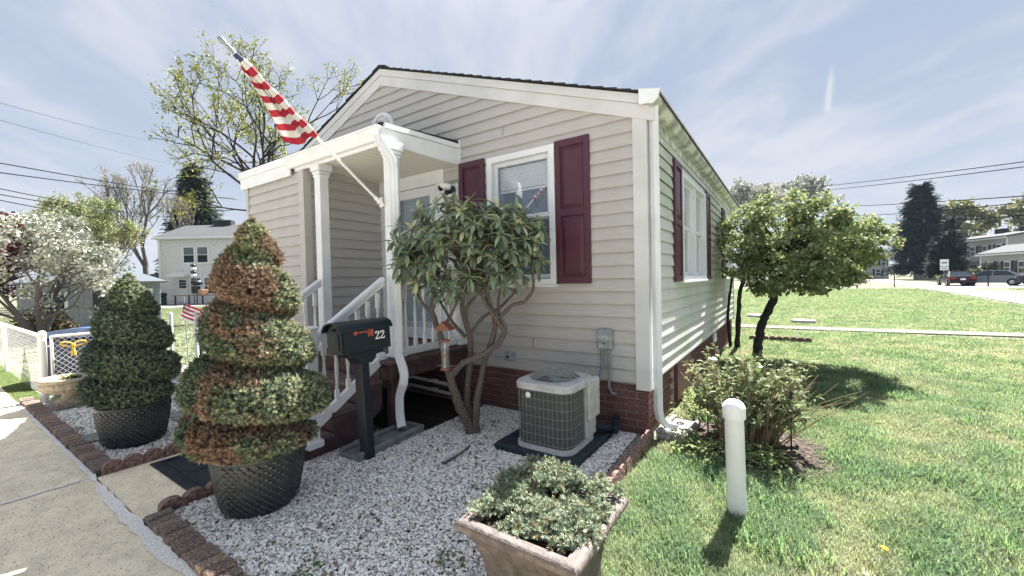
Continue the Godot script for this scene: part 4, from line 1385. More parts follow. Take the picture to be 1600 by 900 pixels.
	for k in 2:
		var cd := MB.new()
		var x := -0.435 + 0.07 * k
		if k == 0: cd.tube([Vector3(x, 0.82, 0.05), Vector3(x, 0.64, 0.05), Vector3(x - 0.02, 0.52, 0.07), Vector3(x - 0.05, 0.38, 0.13), Vector3(x - 0.09, 0.28, 0.22)], 0.0135, 8)
		else: cd.tube([Vector3(x, 0.82, 0.05), Vector3(x + 0.005, 0.60, 0.055), Vector3(x + 0.0, 0.44, 0.06), Vector3(x + 0.02, 0.385, 0.05), Vector3(x + 0.045, 0.365, 0.0)], 0.0135, 8)
		cd.tube([Vector3(x, 0.665, 0.05), Vector3(x, 0.64, 0.05)], 0.019, 8)
		cd.tube([Vector3(x, 0.82, 0.05), Vector3(x, 0.79, 0.05)], 0.018, 8)
		part("conduit", cd, M.conduit, bx)
	var ou := thing("outlet_box", "small grey weatherproof outlet box low on the beige siding", "outlet", Vector3(-1.56, 0.62, 0.02))
	var q := MB.new()
	q.span(Vector3(-1.63, 0.585, 0.012), Vector3(-1.49, 0.69, 0.05), 0.008)
	part("box", q, M.greymetal, ou)
	var q2 := MB.new()
	q2.span(Vector3(-1.605, 0.605, 0.0505), Vector3(-1.515, 0.67, 0.066), 0.006)
	part("cover", q2, M.greymetal, ou)
	var q3 := MB.new()
	q3.span(Vector3(-1.585, 0.625, 0.0665), Vector3(-1.545, 0.65, 0.069))
	part("socket", q3, M.black, ou)
	# camera with floodlight beside the door
	var cm := thing("security_camera", "white security camera on a black mount between door and shutter", "camera", Vector3(-2.36, 2.66, 0.03))
	var c1 := MB.new()
	c1.span(Vector3(-2.41, 2.58, 0.015), Vector3(-2.285, 2.735, 0.04), 0.006)
	c1.span(Vector3(-2.40, 2.57, 0.04), Vector3(-2.30, 2.60, 0.11), 0.01)
	part("back_plate", c1, M.white, cm)
	var c2 := MB.new()
	c2.span(Vector3(-2.39, 2.605, 0.041), Vector3(-2.305, 2.70, 0.10), 0.02)
	c2.lathe([Vector2(0, 0.03), Vector2(0.03, 0.02), Vector2(0.035, -0.01), Vector2(0.02, -0.03)], 14, Vector3(-2.385, 2.62, 0.12))
	part("mount", c2, M.black, cm)
	var c3 := MB.new()
	c3.lathe([Vector2(0.0, 0.075), Vector2(0.034, 0.07), Vector2(0.038, 0.05), Vector2(0.036, -0.08), Vector2(0.0, -0.085)], 18, Vector3(-2.42, 2.705, 0.12), Basis(Vector3.FORWARD, -1.3) * Basis(Vector3.RIGHT, 0.2))
	part("camera_body", c3, M.white, cm)
	var c4 := MB.new()
	c4.lathe([Vector2(0.0, 0.012), Vector2(0.03, 0.01), Vector2(0.037, 0.0), Vector2(0.037, -0.025)], 18, Vector3(-2.495, 2.69, 0.135), Basis(Vector3.FORWARD, -1.3) * Basis(Vector3.RIGHT, 0.2) * Basis(Vector3.RIGHT, 0))
	part("lens", c4, M.black, cm)

# ------------------------------------------------------------------ potted spruces, planter, shrubs
func sprig_mesh(n: int, l: float, w: float, rough := 0.6) -> ArrayMesh:
	# a shoot: needles spreading from a short twig along +y
	var mb := MB.new()
	for k in n:
		var t := float(k) / n
		var a := k * 2.4
		var o := Vector3(0, l * 0.7 * t, 0)
		var dd := Vector3(cos(a), 0.55 + 0.9 * t, sin(a)).normalized()
		var s := dd.cross(Vector3.UP).normalized() * w
		var sh := 0.72 + 0.45 * t
		mb.col = Color(sh, sh, sh)
		mb.tri(o - s, o + s, o + dd * l * 0.62)
	return mb.mesh(leafmat(rough, 0.35))

func leaf_mesh(l: float, w: float, fold: float, droop: float, rough := 0.5, back := 0.5) -> ArrayMesh:
	# a leaf along +z with a folded midrib
	var mb := MB.new()
	var prof := [[0.0, 0.12], [0.18, 0.55], [0.5, 1.0], [0.8, 0.62], [1.0, 0.04]]
	for k in 4:
		var a: Array = prof[k]
		var b: Array = prof[k + 1]
		var pa := Vector3(0, -droop * l * a[0] * a[0], l * a[0])
		var pb := Vector3(0, -droop * l * b[0] * b[0], l * b[0])
		for s in [-1.0, 1.0]:
			var ea := pa + Vector3(s * w * 0.5 * a[1], fold * w * a[1], 0)
			var eb := pb + Vector3(s * w * 0.5 * b[1], fold * w * b[1], 0)
			mb.oq(pa, ea, eb, pb, Vector3.UP)
	return mb.mesh(leafmat(rough, back))

func pot(called: String, label: String, at: Vector3, seed_: int):
	var o := thing(called, label, "pot", at, "ribbed black pots by the path")
	var mb := MB.new()
	mb.lathe([Vector2(0.0, 0.0), Vector2(0.185, 0.0), Vector2(0.20, 0.008), Vector2(0.232, 0.09), Vector2(0.258, 0.20), Vector2(0.274, 0.32), Vector2(0.277, 0.38), Vector2(0.277, 0.38), Vector2(0.285, 0.385), Vector2(0.286, 0.40), Vector2(0.28, 0.408), Vector2(0.265, 0.408), Vector2(0.26, 0.40), Vector2(0.25, 0.33), Vector2(0.25, 0.33)], 56, at)
	part("pot_body", mb, M.pot, o)
	var r_ := MB.new()          # woven relief: short slanted ridges in rows, leaning by turns
	for row in 14:
		var y := 0.04 + row * 0.0245
		var rad := lerpf(0.213, 0.277, pow(clampf((y - 0.03) / 0.34, 0, 1), 0.62)) + 0.0015
		var n := 34
		for k in n:
			var a := TAU * (k + 0.5 * (row % 2)) / n
			var s := 0.5 if (k / 7) % 2 == 0 else -0.5
			var p0 := at + Vector3(cos(a - 0.07), 0, sin(a - 0.07)) * rad + Vector3.UP * (y - 0.010 * s * 2)
			var p1 := at + Vector3(cos(a + 0.07), 0, sin(a + 0.07)) * rad + Vector3.UP * (y + 0.010 * s * 2)
			var m := (p0 + p1) * 0.5
			var nn := Vector3(cos(a), 0, sin(a))
			var up := Vector3.UP * 0.011
			var top := m + nn * 0.011
			r_.ot(p0 + up * 0.3, p1 + up * 0.3, top + up, nn + Vector3.UP)
			r_.ot(p0 - up * 0.3, p1 - up * 0.3, top - up * 0.4, nn - Vector3.UP)
			r_.oq(p0 + up * 0.3, top + up, top - up * 0.4, p0 - up * 0.3, nn)
			r_.oq(p1 + up * 0.3, top + up, top - up * 0.4, p1 - up * 0.3, nn)
	part("woven_relief", r_, M.pot, o).set_meta("kind", "stuff")
	var s_ := MB.new()
	s_.lathe([Vector2(0.25, 0.33), Vector2(0.12, 0.35), Vector2(0.0, 0.36)], 24, at)
	part("potting_soil", s_, M.soil, o)

func spruce(label: String, at: Vector3, y0: float, prof: Array, pitch: float, phase: float, groove: float, n: int, brown: float):
	R.seed = hash(label)
	# a clipped spiral: the radius follows prof (height, radius) and a winding groove
	var o := thing("spruce", label, "spruce", at)
	var nz := FastNoiseLite.new()
	nz.seed = int(at.x * 100)
	nz.frequency = 2.6
	var H: float = prof[prof.size() - 1][0]
	var base := func(y: float) -> float:
		for k in prof.size() - 1:
			if y <= prof[k + 1][0]:
				var t: float = clampf((y - prof[k][0]) / (prof[k + 1][0] - prof[k][0]), 0, 1)
				return lerpf(prof[k][1], prof[k + 1][1], t)
		return 0.0
	var radius := func(y: float, a: float) -> float:
		var u: float = y / pitch - a / TAU + phase
		u -= floor(u)
		var g: float = pow(absf(cos(PI * u)), 8.0)
		return base.call(y) * (1.0 - groove * g) * (1.0 + 0.07 * nz.get_noise_3d(cos(a) * 1.2, y * 2.0, sin(a) * 1.2)) + 0.016 * nz.get_noise_3d(cos(a) * base.call(y) * 6.0, y * 6.0 + 9.0, sin(a) * base.call(y) * 6.0)
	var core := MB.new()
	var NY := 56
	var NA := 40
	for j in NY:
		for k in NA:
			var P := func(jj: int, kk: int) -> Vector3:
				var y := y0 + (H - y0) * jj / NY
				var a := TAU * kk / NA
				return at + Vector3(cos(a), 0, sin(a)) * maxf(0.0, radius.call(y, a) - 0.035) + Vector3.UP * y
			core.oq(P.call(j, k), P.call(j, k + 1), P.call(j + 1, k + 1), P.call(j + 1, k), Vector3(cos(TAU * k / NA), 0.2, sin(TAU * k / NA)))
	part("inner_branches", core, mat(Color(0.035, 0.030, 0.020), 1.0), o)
	var tk := MB.new()
	tk.tube([at + Vector3.UP * 0.3, at + Vector3.UP * (y0 + 0.2)], 0.03, 8)
	part("trunk", tk, M.barkdark, o)
	var xs := [[], []]
	var cs := [[], []]
	var tries := 0
	while xs[0].size() + xs[1].size() < n and tries < n * 6:
		tries += 1
		var y := y0 + (H - y0) * R.randf()
		var a := rf(0, TAU)
		var r: float = radius.call(y, a)
		if R.randf() > (r + 0.03) / 0.4: continue
		# the slope of the surface gives the shoot its direction
		var e := 0.02
		var dy: float = (radius.call(y + e, a) - radius.call(y - e, a)) / (2 * e)
		var nn := Vector3(cos(a), clampf(-dy, -1.6, 1.6), sin(a)).normalized()
		nn = (nn + rdir() * 0.42 + Vector3.UP * 0.2).normalized()
		var depth := rf(-0.04, 0.004) * (1.0 if R.randf() < 0.8 else 1.8)
		var p := at + Vector3(cos(a), 0, sin(a)) * maxf(0.0, r + depth - 0.012) + Vector3.UP * y
		var sz := rf(0.7, 1.3)
		var q := nz.get_noise_3d(p.x * 1.1 + 3, p.y * 1.0, p.z * 1.1)
		# dead, rusty shoots on the side towards the path corner
		var facing := Vector3(cos(a), 0, sin(a)).dot(Vector3(0.80, 0, 0.60))
		var dead: float = brown + facing * 0.55 * sign(brown + 0.5) + q * 2.6 - 0.42 + rf(-0.2, 0.2)
		var c := Color(0.105, 0.145, 0.098).lerp(Color(0.065, 0.10, 0.075), R.randf())
		if R.randf() < 0.30: c = Color(0.21, 0.24, 0.14)
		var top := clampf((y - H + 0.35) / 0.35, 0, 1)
		c = c.lerp(Color(0.30, 0.31, 0.11), top * 1.1 * R.randf())  # sunlit tip put into the shoot colour, paler towards the top
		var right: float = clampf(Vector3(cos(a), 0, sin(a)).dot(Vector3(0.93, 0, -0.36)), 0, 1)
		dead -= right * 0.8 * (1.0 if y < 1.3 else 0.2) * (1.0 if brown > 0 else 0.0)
		if R.randf() < right * 0.55: c = Color(0.30, 0.32, 0.20)  # light falling on this side is painted as paler shoots
		if dead > 0.0: c = c.lerp(Color(0.185, 0.125, 0.09).lerp(Color(0.29, 0.205, 0.145), R.randf()), clampf(dead * 2.6, 0, 1))
		if brown < 0.0: c = Color(c.r * 0.78, c.g * 0.82, c.b * 0.88)
		var v := R.randi() % 2
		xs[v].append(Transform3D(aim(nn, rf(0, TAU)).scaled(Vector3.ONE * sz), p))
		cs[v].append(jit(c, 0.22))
	for v in 2:
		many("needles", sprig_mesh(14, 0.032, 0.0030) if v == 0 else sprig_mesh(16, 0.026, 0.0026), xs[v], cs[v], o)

func build_planter():
	R.seed = hash("build_planter")
	var C := Vector3(0.155, 0, 2.275)
	var o := thing("planter", "square flared brown planter standing where gravel meets lawn in front", "planter", C)
	var outer := [[0.0, 0.20], [0.03, 0.205], [0.05, 0.195], [0.16, 0.197], [0.26, 0.212], [0.34, 0.237], [0.395, 0.268], [0.405, 0.272]]
	var sq := func(mb: MB, rows: Array):
		for k in rows.size() - 1:
			var a: Array = rows[k]
			var b: Array = rows[k + 1]
			for q in 4:
				var P := func(y: float, h: float, e: int) -> Vector3:
					var sx: float = [1, 1, -1, -1][e % 4]
					var sz: float = [-1, 1, 1, -1][e % 4]
					return C + Vector3(sx * (h * 0.94 + 0.008), y * 0.985, sz * h * 0.97)
				var out := Vector3([1, 0, -1, 0][q], 0.001, [0, 1, 0, -1][q])
				if absf(a[1] - b[1]) > absf(a[0] - b[0]): out = Vector3(0, 1 if a[1] > b[1] or a[0] > 0.2 else -1, 0)
				mb.oq(P.call(a[0], a[1], q), P.call(a[0], a[1], q + 1), P.call(b[0], b[1], q + 1), P.call(b[0], b[1], q), out)
	var body := MB.new()
	sq.call(body, outer)
	part("planter_body", body, M.planter, o)
	var rim := MB.new()
	var rr := []
	for k in 9:
		var a := PI * (-0.5 + k / 8.0)
		rr.append([0.435 + sin(a) * 0.026, 0.285 + cos(a) * 0.024])
	sq.call(rim, [[0.404, 0.27], [0.409, 0.284]] + rr + [[0.460, 0.262], [0.452, 0.26], [0.452, 0.245], [0.443, 0.243], [0.443, 0.232], [0.40, 0.228]])
	part("rim", rim, M.planter, o)
	var so := MB.new()
	so.flat(rect(C.x - 0.236, C.z - 0.228, C.x + 0.236, C.z + 0.228), 0.415)
	part("potting_soil", so, M.soil, o)
	# low blue-green juniper spilling over the soil
	var j := thing("juniper", "low blue-green creeping juniper growing in the square planter", "shrub", C + Vector3(0, 0.415, 0))
	var st := MB.new()
	var xs := []
	var cs := []
	var nz := FastNoiseLite.new()
	nz.seed = 21
	nz.frequency = 4.5
	for k in 250:
		var a := rf(0, TAU)
		var r := sqrt(R.randf()) * 0.29
		var p := C + Vector3(clampf(cos(a) * r * 1.15 - 0.02, -0.24, 0.21), 0.415, clampf(sin(a) * r * 1.05 - 0.06, -0.28, 0.15))
		var t := nz.get_noise_2d(p.x, p.z)
		var hgt := maxf(0.012, 0.030 + 0.075 * t + (0.045 if p.z < C.z - 0.14 else 0.0))
		var lean := Vector3(rf(-1, 1), 0, rf(-1, 1)) * 0.06
		var q := p + Vector3.UP * hgt + lean
		if k % 2 == 0: st.tube([p + Vector3(rf(-0.03, 0.03), 0, rf(-0.03, 0.03)), p.lerp(q, 0.6) + Vector3.UP * 0.012, q], [0.003, 0.0022, 0.0012], 4, false)
		if t < -0.16 and R.randf() < 0.8: continue
		for i in 42:
			var dd := (rdir() + Vector3.UP * 0.75 + lean * 5.0).normalized()
			xs.append(Transform3D(aim(dd, rf(0, TAU)).scaled(Vector3.ONE * rf(0.6, 1.2)), q + rdir() * rf(0, 0.040) * Vector3(1.2, 0.7, 1.2)))
			var c := Color(0.23, 0.29, 0.20).lerp(Color(0.38, 0.43, 0.31), R.randf())
			if R.randf() < 0.10: c = Color(0.32, 0.26, 0.15)
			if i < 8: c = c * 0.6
			cs.append(jit(c, 0.2))
	part("stems", st, mat(Color(0.16, 0.11, 0.075), 0.9), j)
	many("needles", sprig_mesh(12, 0.026, 0.0030), xs, cs, j)

func limb(mb: MB, pts: Array, r0: float, r1: float, sides := 9):
	# a knobbly limb through pts
	var cv := Curve3D.new()
	for k in pts.size():
		var t: Vector3 = (pts[min(k + 1, pts.size() - 1)] - pts[max(k - 1, 0)]) * 0.18
		cv.add_point(pts[k], -t, t)
	var n: int = max(6, pts.size() * 5)
	var q := []
	var rr := []
	for k in n + 1:
		var t := float(k) / n
		q.append(cv.sample_baked(t * cv.get_baked_length()) + rdir() * r1 * 0.25)
		rr.append(lerpf(r0, r1, t) * rf(0.88, 1.14))
	mb.tube(q, rr, sides)

func build_rhododendron():
	R.seed = hash("build_rhododendron")
	var B := Vector3(-1.5, 0, 0.81)
	var o := thing("rhododendron", "gnarled rhododendron with large glossy leaves in front of the window", "shrub", B)
	var P := func(u: float, v: float, dz := 0.0) -> Vector3:
		# a point given across and up on the shrub's own upright plane; dz is depth away from the path
		return Vector3(-1.5 + u * 0.83 - dz * 0.56, v, 0.80 - u * 0.56 - dz * 0.83)
	var tips := []
	var stems := [
		[[P.call(0.0, -0.05), P.call(-0.06, 0.14), P.call(-0.15, 0.36, -0.03), P.call(-0.205, 0.60, -0.06)], 0.052, 0.040],
		[[P.call(-0.21, 0.58, -0.06), P.call(-0.08, 0.72, -0.10), P.call(0.12, 0.80, -0.1), P.call(0.28, 0.90, -0.06), P.call(0.35, 1.02, -0.02)], 0.036, 0.024],
		[[P.call(-0.20, 0.58, -0.05), P.call(-0.26, 0.80, 0.0), P.call(-0.30, 1.02, 0.0), P.call(-0.37, 1.22, -0.02), P.call(-0.30, 1.62, 0.0)], 0.034, 0.022],
		[[P.call(0.0, 0.0, 0.05), P.call(-0.06, 0.28, 0.1), P.call(-0.03, 0.62, 0.1), P.call(-0.01, 0.92, 0.1), P.call(-0.08, 1.2, 0.08), P.call(-0.04, 1.68, 0.05)], 0.036, 0.02],
		[[P.call(0.03, 0.0), P.call(0.05, 0.34), P.call(0.10, 0.58, 0.02), P.call(0.15, 0.78, 0.03), P.call(0.25, 1.05, 0.02), P.call(0.2, 1.28), P.call(0.1, 1.68)], 0.038, 0.018],
		[[P.call(0.35, 1.02, -0.02), P.call(0.3, 1.16), P.call(0.42, 1.27), P.call(0.55, 1.30), P.call(0.63, 1.42), P.call(0.62, 1.75)], 0.022, 0.012],
		[[P.call(0.34, 1.0, -0.02), P.call(0.22, 1.2, -0.05), P.call(0.12, 1.38, -0.05), P.call(0.02, 1.7)], 0.02, 0.012],
		[[P.call(0.30, 1.12), P.call(0.28, 1.32, 0.08), P.call(0.38, 1.68, 0.1)], 0.018, 0.01],
		[[P.call(-0.08, 1.2, 0.08), P.call(0.05, 1.36, 0.1), P.call(0.2, 1.52, 0.1)], 0.017, 0.01],
		[[P.call(-0.30, 1.02), P.call(-0.18, 1.18, -0.08), P.call(-0.1, 1.36, -0.1), P.call(0.0, 1.5, -0.15)], 0.02, 0.011],
		[[P.call(-0.06, 0.95, 0.1), P.call(-0.2, 1.1, 0.15), P.call(-0.32, 1.3, 0.2), P.call(-0.45, 1.5, 0.2)], 0.02, 0.011],
		[[P.call(0.0, 1.0, 0.1), P.call(0.12, 1.15, 0.12), P.call(0.3, 1.24, 0.15), P.call(0.5, 1.45, 0.2)], 0.018, 0.01],
		[[P.call(-0.37, 1.2), P.call(-0.52, 1.4, -0.02), P.call(-0.58, 1.75)], 0.018, 0.01]]
	for k in stems.size():
		var mb := MB.new()
		limb(mb, stems[k][0], stems[k][1], stems[k][2])
		part("stem", mb, M.bark, o)
		if k > 0: tips.append_array(stems[k][0].slice(2))
	# whorls of leaves at the ends of twigs, spread through the crown
	var whorls := []
	var tw := MB.new()
	var guard := 0
	while whorls.size() < 262 and guard < 6000:
		guard += 1
		var u := rf(-0.70, 0.74)
		var dz := rf(-0.42, 0.42)
		var lo: float = 1.42 + 0.06 * sin(u * 5.0 + 1.0)
		if u < -0.1 and u > -0.55: lo = 1.34
		if u > 0.35: lo = 1.52
		var hi: float = 2.27 - 0.05 * sin(u * 7.0) - pow(absf(u + 0.02), 3) * 0.35
		var v := rf(lo, hi)
		var e := Vector3(u / 0.73, (v - 1.84) / 0.50, dz / 0.45).length()
		if e > 1.06 or (e < 0.55 and R.randf() < 0.7): continue
		var p: Vector3 = P.call(u, v, dz)
		var ok := true
		for w in whorls:
			if p.distance_squared_to(w) < 0.0046: ok = false; break
		if not ok: continue
		whorls.append(p)
		var near: Vector3 = tips[0]
		for t in tips:
			if t.distance_squared_to(p) < near.distance_squared_to(p): near = t
		tw.tube([near, near.lerp(p, 0.55) + Vector3(rf(-0.04, 0.04), rf(-0.06, 0.0), rf(-0.04, 0.04)), p], [0.008, 0.006, 0.004], 5, false)
	part("twigs", tw, M.bark, o).set_meta("kind", "stuff")
	var kinds := []
	for k in 6:
		kinds.append(leaf_mesh([0.125, 0.11, 0.135, 0.12, 0.10, 0.14][k], [0.042, 0.043, 0.046, 0.039, 0.04, 0.048][k], 0.14, [0.1, 0.25, 0.2, 0.38, 0.2, 0.3][k], 0.4, 0.4))
	var all := []
	var mid: Vector3 = P.call(0, 1.72, 0)
	for p in whorls:
		var axis: Vector3 = ((p - mid) * 0.9 + Vector3.UP * 0.55 + rdir() * 0.3).normalized()
		var bs := aim(axis, rf(0, TAU))
		var n := R.randi_range(8, 12)
		var young := R.randf() < 0.2
		for k in n:
			var a := TAU * k / n + rf(-0.2, 0.2)
			var tilt := rf(-0.55, 0.35) if k % 4 != 0 else rf(0.35, 1.0)
			var dir: Vector3 = bs * Vector3(cos(a) * cos(tilt), sin(tilt), sin(a) * cos(tilt))
			dir = (dir + Vector3.DOWN * 0.04).normalized()
			var x := Vector3.UP.cross(dir).normalized()
			var b := Basis(x, dir.cross(x), dir) * Basis(Vector3.BACK, rf(-0.35, 0.35))
			var c := Color(0.135, 0.20, 0.135).lerp(Color(0.235, 0.30, 0.205), R.randf())
			if young and k % 2 == 0: c = Color(0.46, 0.48, 0.31)
			elif R.randf() < 0.04: c = Color(0.27, 0.26, 0.10)
			all.append([Transform3D(b.scaled(Vector3.ONE * rf(0.8, 1.15)), p + dir * 0.012), jit(c, 0.15), R.randi() % 6])
		# the bud in the middle of the whorl
		all.append([Transform3D(Basis(bs.x, -bs.z, bs.y).scaled(Vector3(0.45, 0.45, 0.38)), p), jit(Color(0.26, 0.27, 0.12), 0.2), 0])
	# the leaves nearest the path are meshes of their own, the rest one mass
	var eye := Vector3(1.1, 1.5, 3.9)
	all.sort_custom(func(a, b): return a[0].origin.distance_squared_to(eye) < b[0].origin.distance_squared_to(eye))
	var tint := {}
	var xs := [[], [], [], [], [], []]
	var cs := [[], [], [], [], [], []]
	for k in all.size():
		var l: Array = all[k]
		if k < 290:
			var q: int = int(clampf(l[1].g / 0.03, 0, 8))
			var key := "%d/%d/%d" % [l[2], q, 1 if l[1].r > l[1].g * 0.8 else 0]
			if not tint.has(key):
				var me: ArrayMesh = kinds[l[2]].duplicate()
				var m2 := leafmat(0.4, 0.4)
				m2.vertex_color_use_as_albedo = false
				m2.albedo_color = (l[1] as Color).linear_to_srgb()
				me.surface_set_material(0, m2)
				tint[key] = me
			put("leaf", tint[key], l[0], o)
		else:
			xs[l[2]].append(l[0]); cs[l[2]].append(l[1])
	for k in 6: many("leaves", kinds[k], xs[k], cs[k], o)
	# tube feeder hanging from the limb
	var F: Vector3 = Vector3(-1.60, 0.045, 1.06)
	var f := thing("bird_feeder", "tube bird feeder with a copper roof hanging from the rhododendron", "bird feeder", F + Vector3.UP * 0.62)
	var w := MB.new()
	w.tube([F + Vector3.UP * 1.09, F + Vector3(-0.05, 1.36, -0.10)], 0.0016, 4)
	for s in [-0.036, 0.036]: w.tube([F + Vector3(s, 0.66, 0), F + Vector3(s, 1.013, 0)], 0.0018, 4)
	part("hanger", w, M.conduit, f)
	var rfm := MB.new()
	var yaw := Transform3D(Basis(Vector3.UP, 0.35), F)
	rfm.prism([Vector2(-0.078, 1.012), Vector2(0.078, 1.012), Vector2(0.078, 1.02), Vector2(0.0, 1.095), Vector2(-0.078, 1.02)], -0.068, 0.068, yaw)
	part("roof", rfm, M.copper, f)
	var tb := MB.new()
	tb.lathe([Vector2(0.040, 0.65), Vector2(0.040, 0.90)], 20, F)
	part("tube", tb, M.glass, f)
	var sd := MB.new()
	sd.lathe([Vector2(0.0, 0.652), Vector2(0.035, 0.652), Vector2(0.035, 0.80), Vector2(0.028, 0.82), Vector2(0.0, 0.83)], 16, F)
	part("seed", sd, M.seed, f)
	var ba := MB.new()
	ba.lathe([Vector2(0.0, 0.625), Vector2(0.046, 0.628), Vector2(0.05, 0.64), Vector2(0.043, 0.652), Vector2(0.0, 0.651)], 20, F)
	ba.lathe([Vector2(0.039, 0.76), Vector2(0.043, 0.765), Vector2(0.043, 0.775), Vector2(0.039, 0.78)], 20, F)
	ba.lathe([Vector2(0.039, 0.895), Vector2(0.044, 0.90), Vector2(0.042, 0.92), Vector2(0.0, 0.925)], 20, F)
	part("base", ba, M.copper, f)
	var pc := MB.new()
	for q in [[0.67, 0.3], [0.88, 0.3]]:
		pc.tube([F + Vector3(-0.075, q[0], 0.03), F + Vector3(0.075, q[0], -0.03)], 0.0035, 6)
	part("perch", pc, M.conduit, f)

func build_leaning_tree():
	R.seed = hash("build_leaning_tree")
	# a low, wide tree of three stems beside the wall
	var B := Vector3(0.60, 0, -5.38)
	var o := thing("tree", "low spreading tree with a leaning dark trunk beside the side wall", "tree", B)
	var C := Vector3(1.22, 2.05, -4.95)
	var tr := MB.new()
	limb(tr, [B + Vector3(0, -0.1, 0), Vector3(0.66, 0.35, -5.36), Vector3(0.76, 0.72, -5.3), Vector3(0.90, 1.05, -5.2), Vector3(0.94, 1.35, -5.1), Vector3(1.1, 1.8, -5.0)], 0.085, 0.05, 12)
	part("trunk", tr, M.barkdark, o)
	for q in [[Vector3(0.22, 0, -5.9), Vector3(0.26, 0.7, -5.85), Vector3(0.31, 1.2, -5.75), Vector3(0.5, 1.75, -5.5), 0.055], [Vector3(0.10, 0, -5.95), Vector3(0.05, 0.55, -5.95), Vector3(0.08, 1.0, -5.9), Vector3(0.2, 1.7, -5.6), 0.035]]:
		var m := MB.new()
		limb(m, [q[0] - Vector3(0, 0.1, 0), q[1], q[2], q[3]], q[4], q[4] * 0.6)
		part("stem", m, M.barkdark, o)
	var br := MB.new()
	var clumps := []
	for k in 310:
		var d := rdir()
		var rad := pow(R.randf(), 0.33)
		var p := C + Vector3(d.x * 1.33, d.y * 0.92, d.z * 1.2) * rad
		# flat, ragged underside rising to the right; the dome is higher on the left
		var x := (p.x - C.x) / 1.33
		if p.y < 1.14 + 0.30 * pow(absf(x), 3.0) + rf(-0.07, 0.10): continue
		if p.y > 2.95 - 0.75 * maxf(0, x - 0.05) - 0.25 * maxf(0, -x - 0.3) + rf(-0.05, 0.05): continue
		clumps.append(p)
		if k % 2 == 0:
			var a: Vector3 = [Vector3(1.1, 1.75, -5.0), Vector3(0.94, 1.4, -5.1), Vector3(0.5, 1.7, -5.5)][R.randi() % 3]
			br.tube([a, a.lerp(p, 0.5) + Vector3(rf(-0.1, 0.1), rf(-0.02, 0.12), rf(-0.1, 0.1)), p], [0.018, 0.010, 0.003], 5, false)
	part("branches", br, M.barkdark, o).set_meta("kind", "stuff")
	var lf := [leaf_mesh(0.074, 0.058, 0.12, 0.25, 0.75, 0.7), leaf_mesh(0.055, 0.046, 0.15, 0.4, 0.75, 0.7)]
	var xs := [[], []]
	var cs := [[], []]
	for p in clumps:
		var outer: float = clampf(((p - C) / Vector3(1.33, 0.92, 1.2)).length(), 0, 1)
		for k in 64:
			var q: Vector3 = p + rdir() * pow(R.randf(), 0.5) * 0.155 * Vector3(1.1, 0.75, 1.1)
			var dir: Vector3 = (rdir() * Vector3(1, 0.5, 1) + Vector3.DOWN * 0.3 + (p - C) * 0.25).normalized()
			var x := Vector3.UP.cross(dir).normalized()
			var b := Basis(x, dir.cross(x), dir) * Basis(Vector3.BACK, rf(-0.6, 0.6))
			var c := Color(0.25, 0.30, 0.15).lerp(Color(0.14, 0.19, 0.11), R.randf())
			if R.randf() < 0.28: c = Color(0.36, 0.39, 0.20)
			var v := R.randi() % 2
			xs[v].append(Transform3D(b.scaled(Vector3.ONE * rf(0.7, 1.25)), q))
			cs[v].append(jit(c, 0.2))
	for v in 2: many("crown", lf[v], xs[v], cs[v], o)

